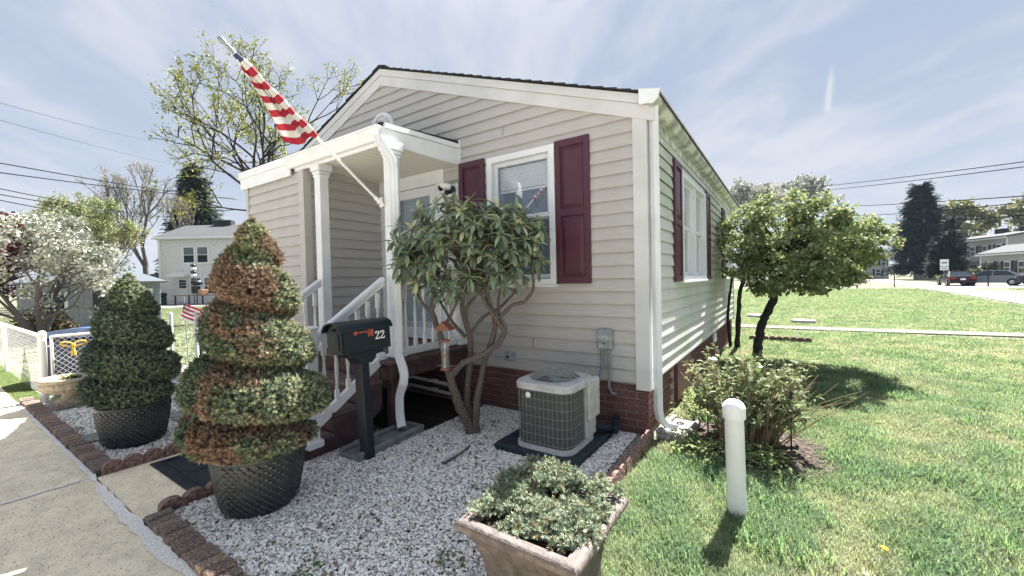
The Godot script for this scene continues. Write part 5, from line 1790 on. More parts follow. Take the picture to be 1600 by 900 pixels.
func build_shrub():
	R.seed = hash("build_shrub")
	var B := Vector3(0.78, 0, -0.42)
	var o := thing("hydrangea", "leafing hydrangea with bare tan canes inside a black wire hoop", "shrub", B)
	var cane := MB.new()
	var lf := [leaf_mesh(0.055, 0.04, 0.15, 0.25, 0.8, 0.7), leaf_mesh(0.04, 0.03, 0.2, 0.35, 0.8, 0.7)]
	var xs := [[], []]
	var cs := [[], []]
	for k in 170:
		var a := rf(0, TAU)
		var r := sqrt(R.randf()) * 0.24
		var p := B + Vector3(cos(a) * r, -0.02, sin(a) * r)
		var lean := rf(0.15, 1.0)
		var h := rf(0.42, 0.92) * (1.0 - 0.25 * lean)
		var out := Vector3(cos(a + rf(-0.7, 0.7)), 0, sin(a + rf(-0.7, 0.7)))
		var t := p + Vector3.UP * h + out * lean * 0.42
		var m := p.lerp(t, 0.5) + Vector3.UP * 0.06 - out * 0.04
		cane.tube([p, m, t], [0.0048, 0.004, 0.002], 5, false)
		if k % 6 == 0: continue                # some canes stay bare
		for j in R.randi_range(5, 9):
			var s := pow(R.randf(), 0.7)
			var q := p.lerp(m, s * 2) if s < 0.5 else m.lerp(t, s * 2 - 1)
			if q.y < 0.14 and R.randf() < 0.5: continue
			for i in R.randi_range(3, 6):
				var dir: Vector3 = (rdir() + Vector3.UP * 0.5 + out * 0.3).normalized()
				var x := Vector3.UP.cross(dir).normalized()
				var v := R.randi() % 2
				xs[v].append(Transform3D(Basis(x, dir.cross(x), dir).scaled(Vector3.ONE * rf(0.6, 1.3)), q + rdir() * 0.02))
				cs[v].append(jit(Color(0.15, 0.19, 0.10).lerp(Color(0.22, 0.245, 0.14), R.randf()), 0.2))
	for k in 10:                               # dead canes that fan out to the right
		var a := rf(-0.9, 0.7)
		var p := B + Vector3(0.2 + rf(-0.1, 0.1), 0, rf(-0.15, 0.15))
		cane.tube([p, p + Vector3(cos(a) * 0.3, rf(0.25, 0.4), sin(a) * 0.2), p + Vector3(cos(a) * 0.62, rf(0.35, 0.62), sin(a) * 0.4)], [0.004, 0.0035, 0.0015], 5, false)
	part("canes", cane, mat(Color(0.30, 0.22, 0.13), 0.9), o).set_meta("kind", "stuff")
	for v in 2: many("leaves", lf[v], xs[v], cs[v], o)
	var hd := MB.new()                         # a dried flower head nodding by the wall
	hd.tube([B + Vector3(-0.2, 0.45, -0.1), B + Vector3(-0.42, 0.50, -0.25), B + Vector3(-0.52, 0.49, -0.33)], 0.003, 5)
	for k in 60: hd.box(B + Vector3(-0.55, 0.48, -0.35) + rdir() * 0.035, Vector3(0.016, 0.003, 0.016), 0.0, rbasis())
	part("dried_flower_head", hd, mat(Color(0.33, 0.23, 0.15), 0.95), o)
	var hp := thing("hoop_support", "black wire plant hoop on four stakes around the hydrangea", "plant support", Vector3(0.79, 0, -0.42))
	var ring := MB.new()
	var pts := []
	for k in 37: pts.append(Vector3(0.79 + cos(TAU * k / 36) * 0.345, 0.43, -0.42 + sin(TAU * k / 36) * 0.30))
	ring.tube(pts, 0.0045, 6, false)
	part("hoop", ring, M.black, hp)
	for q in [[-0.325, 0.10], [0.33, 0.07], [-0.2, -0.25], [0.2, -0.25]]:
		var sk := MB.new()
		sk.tube([Vector3(0.79 + q[0], -0.05, -0.42 + q[1]), Vector3(0.79 + q[0], 0.50, -0.42 + q[1])], 0.007, 6)
		part("stake", sk, M.black, hp)
	# solar lights on thin stakes
	for q in [[Vector3(0.44, 0, -0.95), 0.60, "round white solar light on a stake between the hydrangea and the wall"], [Vector3(0.86, 0, -0.95), 0.56, "round white solar light on a stake behind the hydrangea"]]:
		var s := thing("garden_light", q[2], "garden light", q[0], "solar lights by the hydrangea")
		var k1 := MB.new()
		k1.tube([q[0], q[0] + Vector3(-0.02, q[1], 0)], 0.006, 6)
		part("stake", k1, M.galv, s)
		var k2 := MB.new()
		k2.lathe([Vector2(0.0, 0.03), Vector2(0.035, 0.026), Vector2(0.052, 0.012), Vector2(0.052, 0.0), Vector2(0.03, -0.015), Vector2(0, -0.02)], 20, q[0] + Vector3(-0.02, q[1], 0))
		part("lamp_head", k2, M.white, s)
	# weeds by the splash block and at the foot of the wall
	var wx := []
	var wc := []
	for k in 150:
		var c := Vector3(rf(0.05, 0.5), 0, rf(-2.4, -0.75)) if k < 95 else Vector3(rf(0.25, 1.05), 0, rf(-0.1, 0.28))
		for j in 14:
			var dir: Vector3 = (rdir() * Vector3(1, 0.5, 1) + Vector3.UP * 0.35).normalized()
			var x := Vector3.UP.cross(dir).normalized()
			wx.append(Transform3D(Basis(x, dir.cross(x), dir).scaled(Vector3.ONE * rf(0.6, 1.2)), c + rdir() * Vector3(0.07, 0.03, 0.07) + Vector3.UP * rf(0.0, 0.09)))
			wc.append(jit(Color(0.13, 0.19, 0.075).lerp(Color(0.25, 0.28, 0.12), R.randf()), 0.2))
	var wd := many("weeds", lf[1], wx, wc)
	wd.set_meta("label", "leafy weeds along the side wall and round the hydrangea"); wd.set_meta("category", "weeds")
	# small weeds coming up through the gravel and dry leaves lying on it
	var gx := []
	var gc := []
	for c in [Vector3(-5.25, 0, 2.93), Vector3(-4.9, 0, 2.98), Vector3(-0.42, 0, 2.3), Vector3(-0.55, 0, 2.62), Vector3(-1.0, 0, 2.75), Vector3(-0.75, 0, 1.6)]:
		for j in 46:
			var dir := (rdir() * Vector3(1, 0.4, 1) + Vector3.UP * 0.3).normalized()
			var x := Vector3.UP.cross(dir).normalized()
			gx.append(Transform3D(Basis(x, dir.cross(x), dir).scaled(Vector3.ONE * rf(0.3, 0.7)), c + rdir() * Vector3(0.09, 0.01, 0.06) + Vector3.UP * 0.015))
			gc.append(jit(Color(0.12, 0.19, 0.08), 0.25))
	var gw := many("gravel_weeds", lf[1], gx, gc)
	gw.set_meta("label", "small green weeds coming up through the white gravel"); gw.set_meta("category", "weeds")
	var dx := []
	var dc := []
	for k in 240:
		var p := Vector3(rf(-2.2, -0.1), rf(0.012, 0.022), rf(0.2, 2.95))
		if k % 3 == 0: p = Vector3(rf(-1.9, -0.9), 0.018, rf(0.4, 1.5))
		dx.append(Transform3D((Basis(Vector3.UP, rf(0, TAU)) * Basis(Vector3.RIGHT, rf(-0.4, 0.4)) * Basis(Vector3.BACK, rf(-0.6, 0.6))).scaled(Vector3.ONE * rf(0.4, 1.1)), p))
		dc.append(jit(Color(0.26, 0.18, 0.11).lerp(Color(0.16, 0.11, 0.07), R.randf()), 0.2))
	var dl := many("fallen_leaves", lf[1], dx, dc)
	dl.set_meta("label", "dry brown leaves scattered on the gravel under the rhododendron"); dl.set_meta("category", "leaves")
	# splash blocks
	for e in 2:
		var at: Vector3 = [Vector3(0.215, 0, -0.27), Vector3(-2.06, 0, 1.42)][e]
		var ang: float = [1.5, -1.5][e]
		var s := thing("splash_block", ["pale concrete splash block under the corner downspout beside the lawn", "grey concrete splash block under the S-bent porch downspout"][e], "splash block", at)
		s.rotation.y = ang
		var mm: Material = [M.concrete_pale, M.flagstone][e]
		var L: float = [0.27, 0.40][e]
		var m1 := MB.new()
		m1.box(Vector3(0, 0.015, 0), Vector3(L * 2, 0.05, 0.27), 0.012)
		m1.box(Vector3(0, 0.055, 0.12), Vector3(L * 2, 0.05, 0.04), 0.012); m1.box(Vector3(0, 0.055, -0.12), Vector3(L * 2, 0.05, 0.04), 0.012)
		m1.box(Vector3(-L + 0.022, 0.057, 0), Vector3(0.04, 0.05, 0.19), 0.012)
		partl("block", m1, mm, s)
	# white capped pipe in the lawn
	var pi := thing("standpipe", "white plastic pipe with a domed cap standing in the lawn", "pipe", Vector3(0.82, 0, 0.95))
	pi.rotation = Vector3(0.0, 0, 0.02)
	var b1 := MB.new()
	b1.lathe([Vector2(0.056, -0.1), Vector2(0.056, 0.60)], 36, Vector3.ZERO)
	partl("pipe", b1, mat(Color(0.82, 0.815, 0.80), 0.5, ntex("soft", 9, 0.01, 0.93, 1.0), 1.0), pi)
	var b2 := MB.new()
	b2.lathe([Vector2(0.0565, 0.598), Vector2(0.067, 0.60), Vector2(0.067, 0.60), Vector2(0.068, 0.665), Vector2(0.067, 0.672), Vector2(0.067, 0.672), Vector2(0.055, 0.695), Vector2(0.035, 0.712), Vector2(0.0, 0.718)], 36, Vector3.ZERO)
	partl("cap", b2, M.white, pi)
	# a fallen stick on the gravel
	var sk := MB.new()
	limb(sk, [Vector3(-1.26, 0.02, 1.48), Vector3(-1.25, 0.03, 1.28), Vector3(-1.30, 0.025, 1.08)], 0.013, 0.008, 7)
	tag(part("stick", sk, M.bark), "fallen brown stick lying on the gravel near the air conditioner pad", "stick")
	for q in [Vector3(1.52, 0, 1.02)]:
		var dn := MB.new()
		dn.tube([q - Vector3.UP * 0.02, q + Vector3.UP * 0.035], 0.002, 5)
		for k in 26: dn.box(q + Vector3.UP * 0.04 + rdir() * Vector3(0.012, 0.005, 0.012), Vector3(0.014, 0.002, 0.004), 0.0, Basis(Vector3.UP, rf(0, TAU)))
		tag(part("dandelion", dn, mat(Color(0.62, 0.42, 0.03), 0.8)), "small yellow dandelion flowering in the lawn right of the white pipe", "flower")
	# round covers in the far lawn
	for q in [[Vector3(1.53, 0, -11.8), "round concrete cover in the lawn beyond the crossing walkway"], [Vector3(0.22, 0, -13.3), "round concrete cover in the lawn beside the far house corner"]]:
		var cv := thing("utility_cover", q[1], "cover", q[0])
		var m := MB.new()
		m.lathe([Vector2(0.33, -0.05), Vector2(0.33, 0.05), Vector2(0.31, 0.065), Vector2(0.0, 0.07)], 28, q[0])
		part("lid", m, M.concrete_pale, cv)

# ------------------------------------------------------------------ trees in the distance
func grow(mb: MB, p: Vector3, d: Vector3, l: float, r: float, depth: int, spread: float, up: float, ends: Array):
	var pts := [p]
	var q := p
	var dd := d
	for k in 3:
		dd = (dd + rdir() * 0.16 + Vector3.UP * up * 0.3).normalized()
		q += dd * l / 3.0
		pts.append(q)
	mb.tube(pts, [r, r * 0.88, r * 0.78, r * 0.66], 6 if depth > 2 else 4, false)
	if depth <= 1:
		ends.append(pts[2]); ends.append(q)
	if depth == 0: return
	var n := 3 if R.randf() < 0.55 else 2
	if depth <= 2: n = 3
	for k in n:
		var a := (dd + rdir() * spread + Vector3.UP * up).normalized()
		grow(mb, q, a, l * rf(0.62, 0.85), r * rf(0.5, 0.68), depth - 1, spread, up, ends)
	if depth >= 3 and R.randf() < 0.7:
		grow(mb, pts[2], (dd + rdir() * spread * 1.4).normalized(), l * 0.6, r * 0.4, depth - 2, spread, up, ends)

func bare_tree(called: String, label: String, at: Vector3, trunk_h: float, l: float, r: float, depth: int, spread: float, up: float, leaf: float, per: int, cols: Array, bark: Material, group := "", stems := 1, fuzz := 0.25, sd := -1):
	R.seed = hash(label) if sd < 0 else sd
	var o := thing(called, label, "tree", at, group)
	var ends := []
	var tm := MB.new()
	var bm := MB.new()
	for s in stems:
		var lean := Vector3(rf(-0.12, 0.12), 1, rf(-0.12, 0.12)) if stems == 1 else Vector3(cos(TAU * s / stems) * 0.5, 1, sin(TAU * s / stems) * 0.5)
		lean = lean.normalized()
		var top := at + lean * trunk_h
		tm.tube([at - Vector3.UP * 0.3, at + lean * trunk_h * 0.5 + rdir() * 0.04, top], [r * 1.25, r, r * 0.85], 9, false)
		for k in 3:
			grow(bm, top - lean * rf(0, trunk_h * 0.2), (lean + rdir() * spread * (0.3 if k == 0 else 1.0)).normalized(), l * rf(0.8, 1.1), r * (0.75 if k == 0 else 0.55), depth, spread, up, ends)
	part("trunk", tm, bark, o)
	part("branches", bm, bark, o)
	if per > 0:
		var lm := leaf_mesh(leaf, leaf * 0.6, 0.15, 0.2, 0.6, 0.6)
		var xs := []
		var cs := []
		for e in ends:
			for k in per:
				xs.append(Transform3D(rbasis().scaled(Vector3.ONE * rf(0.6, 1.3)), e + rdir() * R.randf() * fuzz))
				cs.append(jit(cols[R.randi() % cols.size()], 0.2))
		many("crown", lm, xs, cs, o)

func conifer(called: String, label: String, at: Vector3, h: float, rad: float, n: int, size: float, c0: Color, c1: Color, droop: float, shape: float, gaps: float, y0 := 0.08, group := ""):
	R.seed = hash(label)
	var o := thing(called, label, "tree", at, group)
	var tm := MB.new()
	tm.tube([at - Vector3.UP * 0.3, at + Vector3.UP * h * 0.96], [h * 0.022, 0.02], 8)
	var bm := MB.new()
	var xs := []
	var cs := []
	var nb := int(n / 26)
	var sprays := MB.new()
	for k in 10:                # a flat spray of foliage along +z
		var t := k / 9.0
		for s in [-1.0, 1.0]:
			var b := Vector3(0, -0.1 * t * t, t)
			var tip := b + Vector3(s * (0.42 - 0.30 * t), -0.08 - rf(0, 0.15), 0.28)
			sprays.col = Color.WHITE * rf(0.7, 1.15)
			sprays.tri(b + Vector3(0, 0, -0.06), b + Vector3(0, 0.0, 0.07), tip)
	var sm := sprays.mesh(leafmat(0.7, 0.15))
	for k in nb:
		var t := pow(R.randf(), 0.8)
		var y := h * lerpf(1.0, y0, t)
		var rr := rad * pow(clampf((h - y) / (h * (1 - y0)), 0, 1), shape) * rf(0.72, 1.12)
		var a := rf(0, TAU)
		if gaps > 0 and R.randf() < gaps * (0.5 + 0.5 * sin(a * 3.0 + y * 1.3)): continue
		var d := Vector3(cos(a), 0, sin(a))
		var p0 := at + Vector3.UP * y
		var p1 := p0 + d * rr + Vector3.DOWN * rr * droop
		if k % 3 == 0: bm.tube([p0, p0.lerp(p1, 0.6), p1], [0.035, 0.02, 0.008], 4, false)
		for i in 26:
			var s := sqrt(R.randf())
			var q := p0.lerp(p1, s) + rdir() * size * 0.35
			var dir: Vector3 = (d + rdir() * 0.75 + Vector3.DOWN * droop * 0.6).normalized()
			xs.append(Transform3D(Basis.looking_at(-dir, Vector3.UP if absf(dir.y) < 0.95 else Vector3.RIGHT).scaled(Vector3.ONE * size * rf(0.6, 1.3)), q))
			cs.append(jit(c0.lerp(c1, R.randf()), 0.2))
	part("trunk", tm, M.barkdark, o)
	part("branches", bm, M.barkdark, o)
	many("crown", sm, xs, cs, o)

func bush(called: String, label: String, at: Vector3, rx: float, ry: float, rz: float, n: int, leaf: float, cols: Array, category := "shrub", back := 0.4):
	R.seed = hash(label)
	var o := thing(called, label, category, at)
	var bm := MB.new()
	var lm := leaf_mesh(leaf, leaf * 0.6, 0.15, 0.2, 0.6, back)
	var xs := []
	var cs := []
	for k in 40:
		var d := rdir()
		d.y = absf(d.y)
		bm.tube([at + Vector3(0, -0.05, 0), at + d * Vector3(rx, ry, rz) * 0.5, at + d * Vector3(rx, ry, rz) * 0.9], [0.02, 0.012, 0.004], 4, false)
	for k in n:
		var d := rdir()
		d.y = absf(d.y)
		var lump := 1.0 + 0.13 * sin(d.x * 7 + d.z * 5) + 0.1 * sin(d.y * 9 + d.x * 4)
		var p := at + d * Vector3(rx, ry, rz) * pow(R.randf(), 0.22) * lump
		xs.append(Transform3D(rbasis().scaled(Vector3.ONE * rf(0.6, 1.3)), p))
		cs.append(jit(cols[R.randi() % cols.size()], 0.25))
	part("branches", bm, M.barkdark, o)
	many("foliage", lm, xs, cs, o)

# ------------------------------------------------------------------ left-hand background
func chainlink(mb: MB, a: Vector3, b: Vector3, y0: float, y1: float, cell: float, r: float):
	var L := a.distance_to(b)
	var d := (b - a) / L
	var h := y1 - y0
	var x := -h
	while x < L:
		for s in 2:
			# wires at 45 degrees, clipped to the panel
			var xa := maxf(x, 0.0)
			var xb := minf(x + h, L)
			if xb - xa > 0.02:
				var ya := (xa - x) if s == 0 else h - (xa - x)
				var yb := (xb - x) if s == 0 else h - (xb - x)
				var off := d.cross(Vector3.UP) * (r * (1 if s == 0 else -1))
				mb.tube([a + d * xa + Vector3.UP * (y0 + ya) + off, a + d * xb + Vector3.UP * (y0 + yb) + off], r, 3, false)
		x += cell

func build_left():
	var P := Vector3(-7.35, 0, 2.88)
	var fz := 2.88
	var fe := thing("chain_link_fence", "white chain-link fence running left from the gate post along the grass", "fence", P)
	var po := MB.new()
	po.tube([P - Vector3.UP * 0.2, P + Vector3.UP * 0.92], 0.042, 12)
	po.lathe([Vector2(0.046, 0.90), Vector2(0.046, 0.925), Vector2(0.03, 0.955), Vector2(0, 0.965)], 14, P)
	part("post", po, M.galv, fe)
	for x in [-11.2, -14.8]:
		var p2 := MB.new()
		p2.tube([Vector3(x, -0.2, fz), Vector3(x, 0.9, fz)], 0.028, 10)
		part("post", p2, M.galv, fe)
	var rl := MB.new()
	rl.tube([P + Vector3.UP * 0.885, Vector3(-15.5, 0.885, fz)], 0.024, 10)
	part("top_rail", rl, M.galv, fe)
	var ms := MB.new()
	chainlink(ms, P + Vector3(-0.05, 0, 0), Vector3(-15.5, 0, fz), 0.04, 0.88, 0.10, 0.0011)
	part("wire_mesh", ms, mat(Color(0.50, 0.51, 0.50), 0.6), fe).set_meta("kind", "stuff")
	var ga := thing("gate", "white chain-link gate with a yellow bow, left of the potted spruce", "gate", Vector3(-7.3, 0, 2.0))
	var gf := MB.new()
	for z in [2.80, 1.75]: gf.tube([Vector3(-7.3, 0.06, z), Vector3(-7.3, 0.885, z)], 0.018, 8)
	for y in [0.07, 0.875]: gf.tube([Vector3(-7.3, y, 2.80), Vector3(-7.3, y, 1.75)], 0.018, 8)
	gf.tube([Vector3(-7.3, 0.75, 2.80), Vector3(-7.32, 0.75, 2.87)], 0.014, 8); gf.tube([Vector3(-7.3, 0.25, 2.80), Vector3(-7.32, 0.25, 2.87)], 0.014, 8)
	part("frame", gf, M.galv, ga)
	var gm := MB.new()
	chainlink(gm, Vector3(-7.3, 0, 2.80), Vector3(-7.3, 0, 1.75), 0.08, 0.90, 0.072, 0.0035)
	part("wire_mesh", gm, M.galv, ga).set_meta("kind", "stuff")
	var gp := thing("gate_post", "white gate post at the latch side behind the left spruce", "post", Vector3(-7.3, 0, 1.68))
	var g1 := MB.new()
	g1.tube([Vector3(-7.3, -0.2, 1.68), Vector3(-7.3, 0.92, 1.68)], 0.035, 12)
	part("pole", g1, M.galv, gp)
	var bw := thing("bow", "yellow rope bow with hanging tassel tied on the gate", "bow", Vector3(-7.25, 0.73, 2.60))
	var b := MB.new()
	for s in [-1.0, 1.0]:
		var pts := []
		for k in 13:
			var a := TAU * k / 12
			pts.append(Vector3(-7.26, 0.74 + sin(a * 1.0) * 0.028 + 0.03 * (1 - cos(a)) * 0.5, 2.60 + s * 0.125 * (1 - cos(a)) * 0.5))
		b.tube(pts, 0.011, 6)
	part("loops", b, M.rope, bw)
	var tl := MB.new()
	tl.lathe([Vector2(0.0, 0.82), Vector2(0.022, 0.815), Vector2(0.024, 0.79), Vector2(0.014, 0.77), Vector2(0.018, 0.73), Vector2(0.03, 0.66), Vector2(0.026, 0.65), Vector2(0, 0.65)], 12, Vector3(-7.26, -0.06, 2.60))
	part("tassel", tl, M.rope, bw)
	var bc := thing("storage_bin", "navy storage bin with a ridged domed lid behind the gate", "storage bin", Vector3(-8.75, 0, 2.05))
	bc.rotation.y = 0.75
	var b1 := MB.new()
	b1.box(Vector3(0, 0.36, 0), Vector3(1.15, 0.74, 0.72), 0.04)
	partl("body", b1, M.navy, bc)
	var b2 := MB.new()
	for k in 9:
		var z0 := -0.39 + k * 0.0867
		var arc := []
		for q in 13:
			var a := PI * q / 12
			arc.append(Vector2(cos(a) * 0.61, 0.735 + sin(a) * (0.15 if k % 2 == 0 else 0.138)))
		b2.prism(arc, z0, z0 + 0.0867)
	partl("lid", b2, M.bluelid, bc)
	# urn
	var U := Vector3(-6.70, 0, 2.73)
	var ur := thing("urn", "low fluted cast-stone urn planter in front of the gate", "urn", U)
	var u0 := MB.new()
	u0.box(U + Vector3(0, 0.035, 0), Vector3(0.30, 0.07, 0.30), 0.01)
	u0.lathe([Vector2(0.14, 0.07), Vector2(0.14, 0.09), Vector2(0.09, 0.11), Vector2(0.08, 0.15), Vector2(0.1, 0.185)], 28, U)
	part("foot", u0, M.stonecast, ur)
	var u1 := MB.new()
	var segs := 60
	var pr := [[0.10, 0.185], [0.20, 0.20], [0.265, 0.25], [0.275, 0.30], [0.262, 0.335]]
	for j in 4:
		for k in segs:
			var Q := func(jj: int, kk: int) -> Vector3:
				var a := TAU * kk / segs
				var f := 1.0 + 0.035 * absf(sin(a * 10)) * (1.0 if jj > 0 and jj < 4 else 0.0)
				return U + Vector3(cos(a) * pr[jj][0] * f, pr[jj][1], sin(a) * pr[jj][0] * f)
			u1.oq(Q.call(j, k), Q.call(j, k + 1), Q.call(j + 1, k + 1), Q.call(j + 1, k), Vector3(cos(TAU * k / segs), 0, sin(TAU * k / segs)))
	u1.lathe([Vector2(0.26, 0.335), Vector2(0.295, 0.34), Vector2(0.305, 0.36), Vector2(0.295, 0.38), Vector2(0.26, 0.382), Vector2(0.24, 0.34), Vector2(0.0, 0.335)], 40, U)
	part("bowl", u1, M.stonecast, ur)
	bush("seedlings", "small green plants sprouting in the cast-stone urn", U + Vector3(0, 0.335, 0), 0.14, 0.07, 0.12, 140, 0.035, [Color(0.16, 0.22, 0.07), Color(0.25, 0.28, 0.12)], "plant")
	# garden flag on its stick, fence and posts beyond it
	var G := Vector3(-8.95, 0, 0.75)
	var gfl := thing("garden_flag", "small US flag on a stick in the yard between the two spruces", "flag", G)
	var s1 := MB.new()
	s1.tube([G, G + Vector3(-0.04, 1.32, 0.02)], 0.008, 6)
	part("stick", s1, M.conduit, gfl)
	for k in 8:
		var st := MB.new()
		var q := 0.040
		var W := Vector3(0.83, 0, -0.56)
		var o := G + Vector3(-0.03, 1.20, 0.02)
		var F := func(i: float, j: float) -> Vector3: return o + W * (i * 0.34 - j * 0.09) + Vector3.DOWN * (i * 0.16 + j * 0.30) + Vector3(0.56, 0, 0.83) * sin(i * 5.0) * 0.02
		for i in 5:
			st.quad(F.call(i / 5.0, k / 8.0), F.call((i + 1) / 5.0, k / 8.0), F.call((i + 1) / 5.0, (k + 1) / 8.0), F.call(i / 5.0, (k + 1) / 8.0))
		part("stripe", st, M.flagred if k % 2 == 0 else M.flagwhite, gfl)
	var cn := MB.new()
	var W2 := Vector3(0.83, 0, -0.56)
	var o2 := G + Vector3(-0.03, 1.20, 0.02) + Vector3(0.56, 0, 0.83) * 0.006
	cn.quad(o2, o2 + W2 * 0.136 + Vector3.DOWN * 0.064, o2 + W2 * 0.095 + Vector3.DOWN * 0.20, o2 - W2 * 0.04 + Vector3.DOWN * 0.14)
	part("canton", cn, M.flagblue, gfl)
	var yf := thing("yard_fence", "galvanized chain-link fence of the back yard seen between the two spruces", "fence", Vector3(-9.6, 0, 0.4))
	for p in [Vector3(-9.15, 0, 0.95), Vector3(-8.80, 0, 0.65), Vector3(-7.6, 0, -0.4)] :
		var m := MB.new()
		m.tube([p - Vector3.UP * 0.2, p + Vector3.UP * 0.98], 0.032, 10)
		m.lathe([Vector2(0.036, 0.97), Vector2(0.036, 0.99), Vector2(0, 1.02)], 10, p)
		part("post", m, M.galv, yf)
	var yr := MB.new()
	yr.tube([Vector3(-8.80, 0.93, 0.65), Vector3(-7.6, 0.93, -0.4)], 0.02, 8)
	part("top_rail", yr, M.galv, yf)
	var ym := MB.new()
	chainlink(ym, Vector3(-8.80, 0, 0.65), Vector3(-7.6, 0, -0.4), 0.05, 0.93, 0.07, 0.0025)
	part("wire_mesh", ym, M.galv, yf).set_meta("kind", "stuff")
	var tb := thing("patio_table", "black patio table edge behind the brown spiral spruce", "table", Vector3(-6.9, 0, 0.75))
	var t1 := MB.new()
	t1.box(Vector3(-6.9, 0.68, 0.75), Vector3(0.8, 0.04, 0.8), 0.012)
	part("table_top", t1, M.black, tb)
	for s in [[-1, -1], [1, -1], [-1, 1], [1, 1]]:
		var lg := MB.new()
		lg.tube([Vector3(-6.9 + s[0] * 0.35, 0, 0.75 + s[1] * 0.35), Vector3(-6.9 + s[0] * 0.35, 0.66, 0.75 + s[1] * 0.35)], 0.02, 8)
		part("leg", lg, M.black, tb)
	# grey shed with a hipped roof, partly behind the flowering tree
	var S := Vector3(-22.1, 0, 1.65)
	var sd := thing("shed", "grey board shed with dark roof behind the white flowering tree", "shed", S)
	sd.rotation.y = 1.47
	var W := 4.0
	var D := 3.2
	var w1 := MB.new()
	w1.box(Vector3(W / 2, 0.88, -D / 2), Vector3(W, 1.86, D))
	partl("wall", w1, M.shed, sd)
	for k in 26:
		var bd := MB.new()
		bd.box(Vector3(0.077 + k * 0.1538, 0.89, 0.008), Vector3(0.143, 1.82, 0.02), 0.004)
		partl("wall_board", bd, M.shed, sd)
	for k in 20:
		var bd := MB.new()
		bd.box(Vector3(W + 0.008, 0.89, -0.08 - k * 0.16), Vector3(0.02, 1.82, 0.148), 0.004)
		partl("wall_board", bd, M.shed, sd)
	var rm := MB.new()
	var e0 := Vector3(-0.2, 1.80, 0.2)
	var e1 := Vector3(W + 0.22, 1.80, 0.2)
	var e2 := Vector3(W + 0.22, 1.80, -D - 0.2)
	var e3 := Vector3(-0.2, 1.80, -D - 0.2)
	var r0 := Vector3(0.9, 2.42, -D / 2)
	var r1 := Vector3(W - 0.9, 2.42, -D / 2)
	rm.oq(e0, e1, r1, r0, Vector3(0, 1, 1)); rm.oq(e2, e3, r0, r1, Vector3(0, 1, -1)); rm.ot(e1, e2, r1, Vector3(1, 1, 0)); rm.ot(e3, e0, r0, Vector3(-1, 1, 0))
	rm.oq(e0, e1, e2, e3, Vector3.DOWN)
	var roof := partl("roof", rm, M.shedroof, sd)
	var fs := MB.new()
	fs.box(Vector3(W / 2, 1.77, 0.21), Vector3(W + 0.42, 0.07, 0.03))
	partl("fascia", fs, M.shed, roof)
	var fs2 := MB.new()
	fs2.box(Vector3(W + 0.23, 1.77, -D / 2), Vector3(0.03, 0.07, D + 0.4))
	partl("fascia", fs2, M.shed, roof)
	for q in [[0.85, 1.05, 0.62, 0.55], [3.35, 1.1, 0.62, 0.6]]:
		var fr := MB.new()
		fr.box(Vector3(q[0], q[1], 0.035), Vector3(q[2] + 0.18, q[3] + 0.18, 0.05), 0.006)
		var f := partl("window", fr, M.awning, sd)
		for e in [-1, 1]:
			var pn := MB.new()
			pn.box(Vector3(q[0] + e * q[2] * 0.26, q[1], 0.062), Vector3(q[2] * 0.46, q[3], 0.008))
			partl("pane", pn, M.darkglass, f)
	var dd := MB.new()
	dd.box(Vector3(2.3, 0.85, 0.022), Vector3(0.75, 1.7, 0.02))
	partl("door_opening", dd, M.core, sd)
	var dk := thing("porch_shelter", "dark open porch with white post at the far left edge", "porch", Vector3(-33, 0, 5.5))
	var d1 := MB.new()
	d1.box(Vector3(-33.6, 1.3, 4.6), Vector3(3.0, 2.8, 2.4))
	part("wall", d1, M.core, dk)
	var d2 := MB.new()
	d2.box(Vector3(-31.6, 1.2, 3.9), Vector3(0.16, 2.5, 0.16), 0.01)
	part("post", d2, M.awning, dk)
	for k in 3:
		var d3 := MB.new()
		d3.box(Vector3(-31.7, 0.15 + k * 0.17, 4.4), Vector3(0.12, 0.05, 1.6))
		part("step", d3, M.galv, dk)
	var d4 := MB.new()
	d4.box(Vector3(-33.2, 2.8, 4.6), Vector3(4.4, 0.22, 3.2), 0.02)
	part("roof", d4, M.shedroof, dk)
	build_far_house()
	# trees and shrubs of the left yards
	bush("bronze_shrub", "bronze and dark green shrub below the shed window", Vector3(-19.6, 0.0, 1.35), 0.85, 0.85, 0.8, 2200, 0.09, [Color(0.17, 0.10, 0.045), Color(0.05, 0.06, 0.03), Color(0.035, 0.045, 0.028), Color(0.10, 0.07, 0.035)])
	bare_tree("flowering_tree", "white flowering small tree in front of the grey shed", Vector3(-17.2, 0, 1.75), 0.75, 0.98, 0.08, 4, 0.85, 0.06, 0.085, 12, [Color(0.55, 0.55, 0.53), Color(0.64, 0.64, 0.62), Color(0.22, 0.26, 0.16), Color(0.46, 0.47, 0.42)], M.barkgrey, "", 3, 0.24)
	bare_tree("red_maple", "tall dark red-leaved tree at the far left behind the flowering tree", Vector3(-40.5, 0, 1.0), 1.8, 1.55, 0.14, 4, 0.75, 0.1, 0.22, 26, [Color(0.12, 0.038, 0.045), Color(0.09, 0.03, 0.04), Color(0.16, 0.06, 0.062)], M.barkdark, "", 2, 0.5)
	bare_tree("green_tree", "pale green leafing tree left of the bare tree and behind the flowering tree", Vector3(-42, 0, -3.2), 2.2, 2.05, 0.15, 4, 0.55, 0.3, 0.13, 16, [Color(0.23, 0.26, 0.12), Color(0.30, 0.32, 0.17), Color(0.18, 0.22, 0.10)], M.barkgrey, "", 2, 0.4)
	bare_tree("green_tree", "second pale green tree, nearer the far white house", Vector3(-47, 0, -5.2), 2.1, 2.0, 0.15, 4, 0.6, 0.25, 0.13, 12, [Color(0.23, 0.26, 0.12), Color(0.30, 0.32, 0.17), Color(0.33, 0.30, 0.2)], M.barkgrey, "", 2, 0.4)
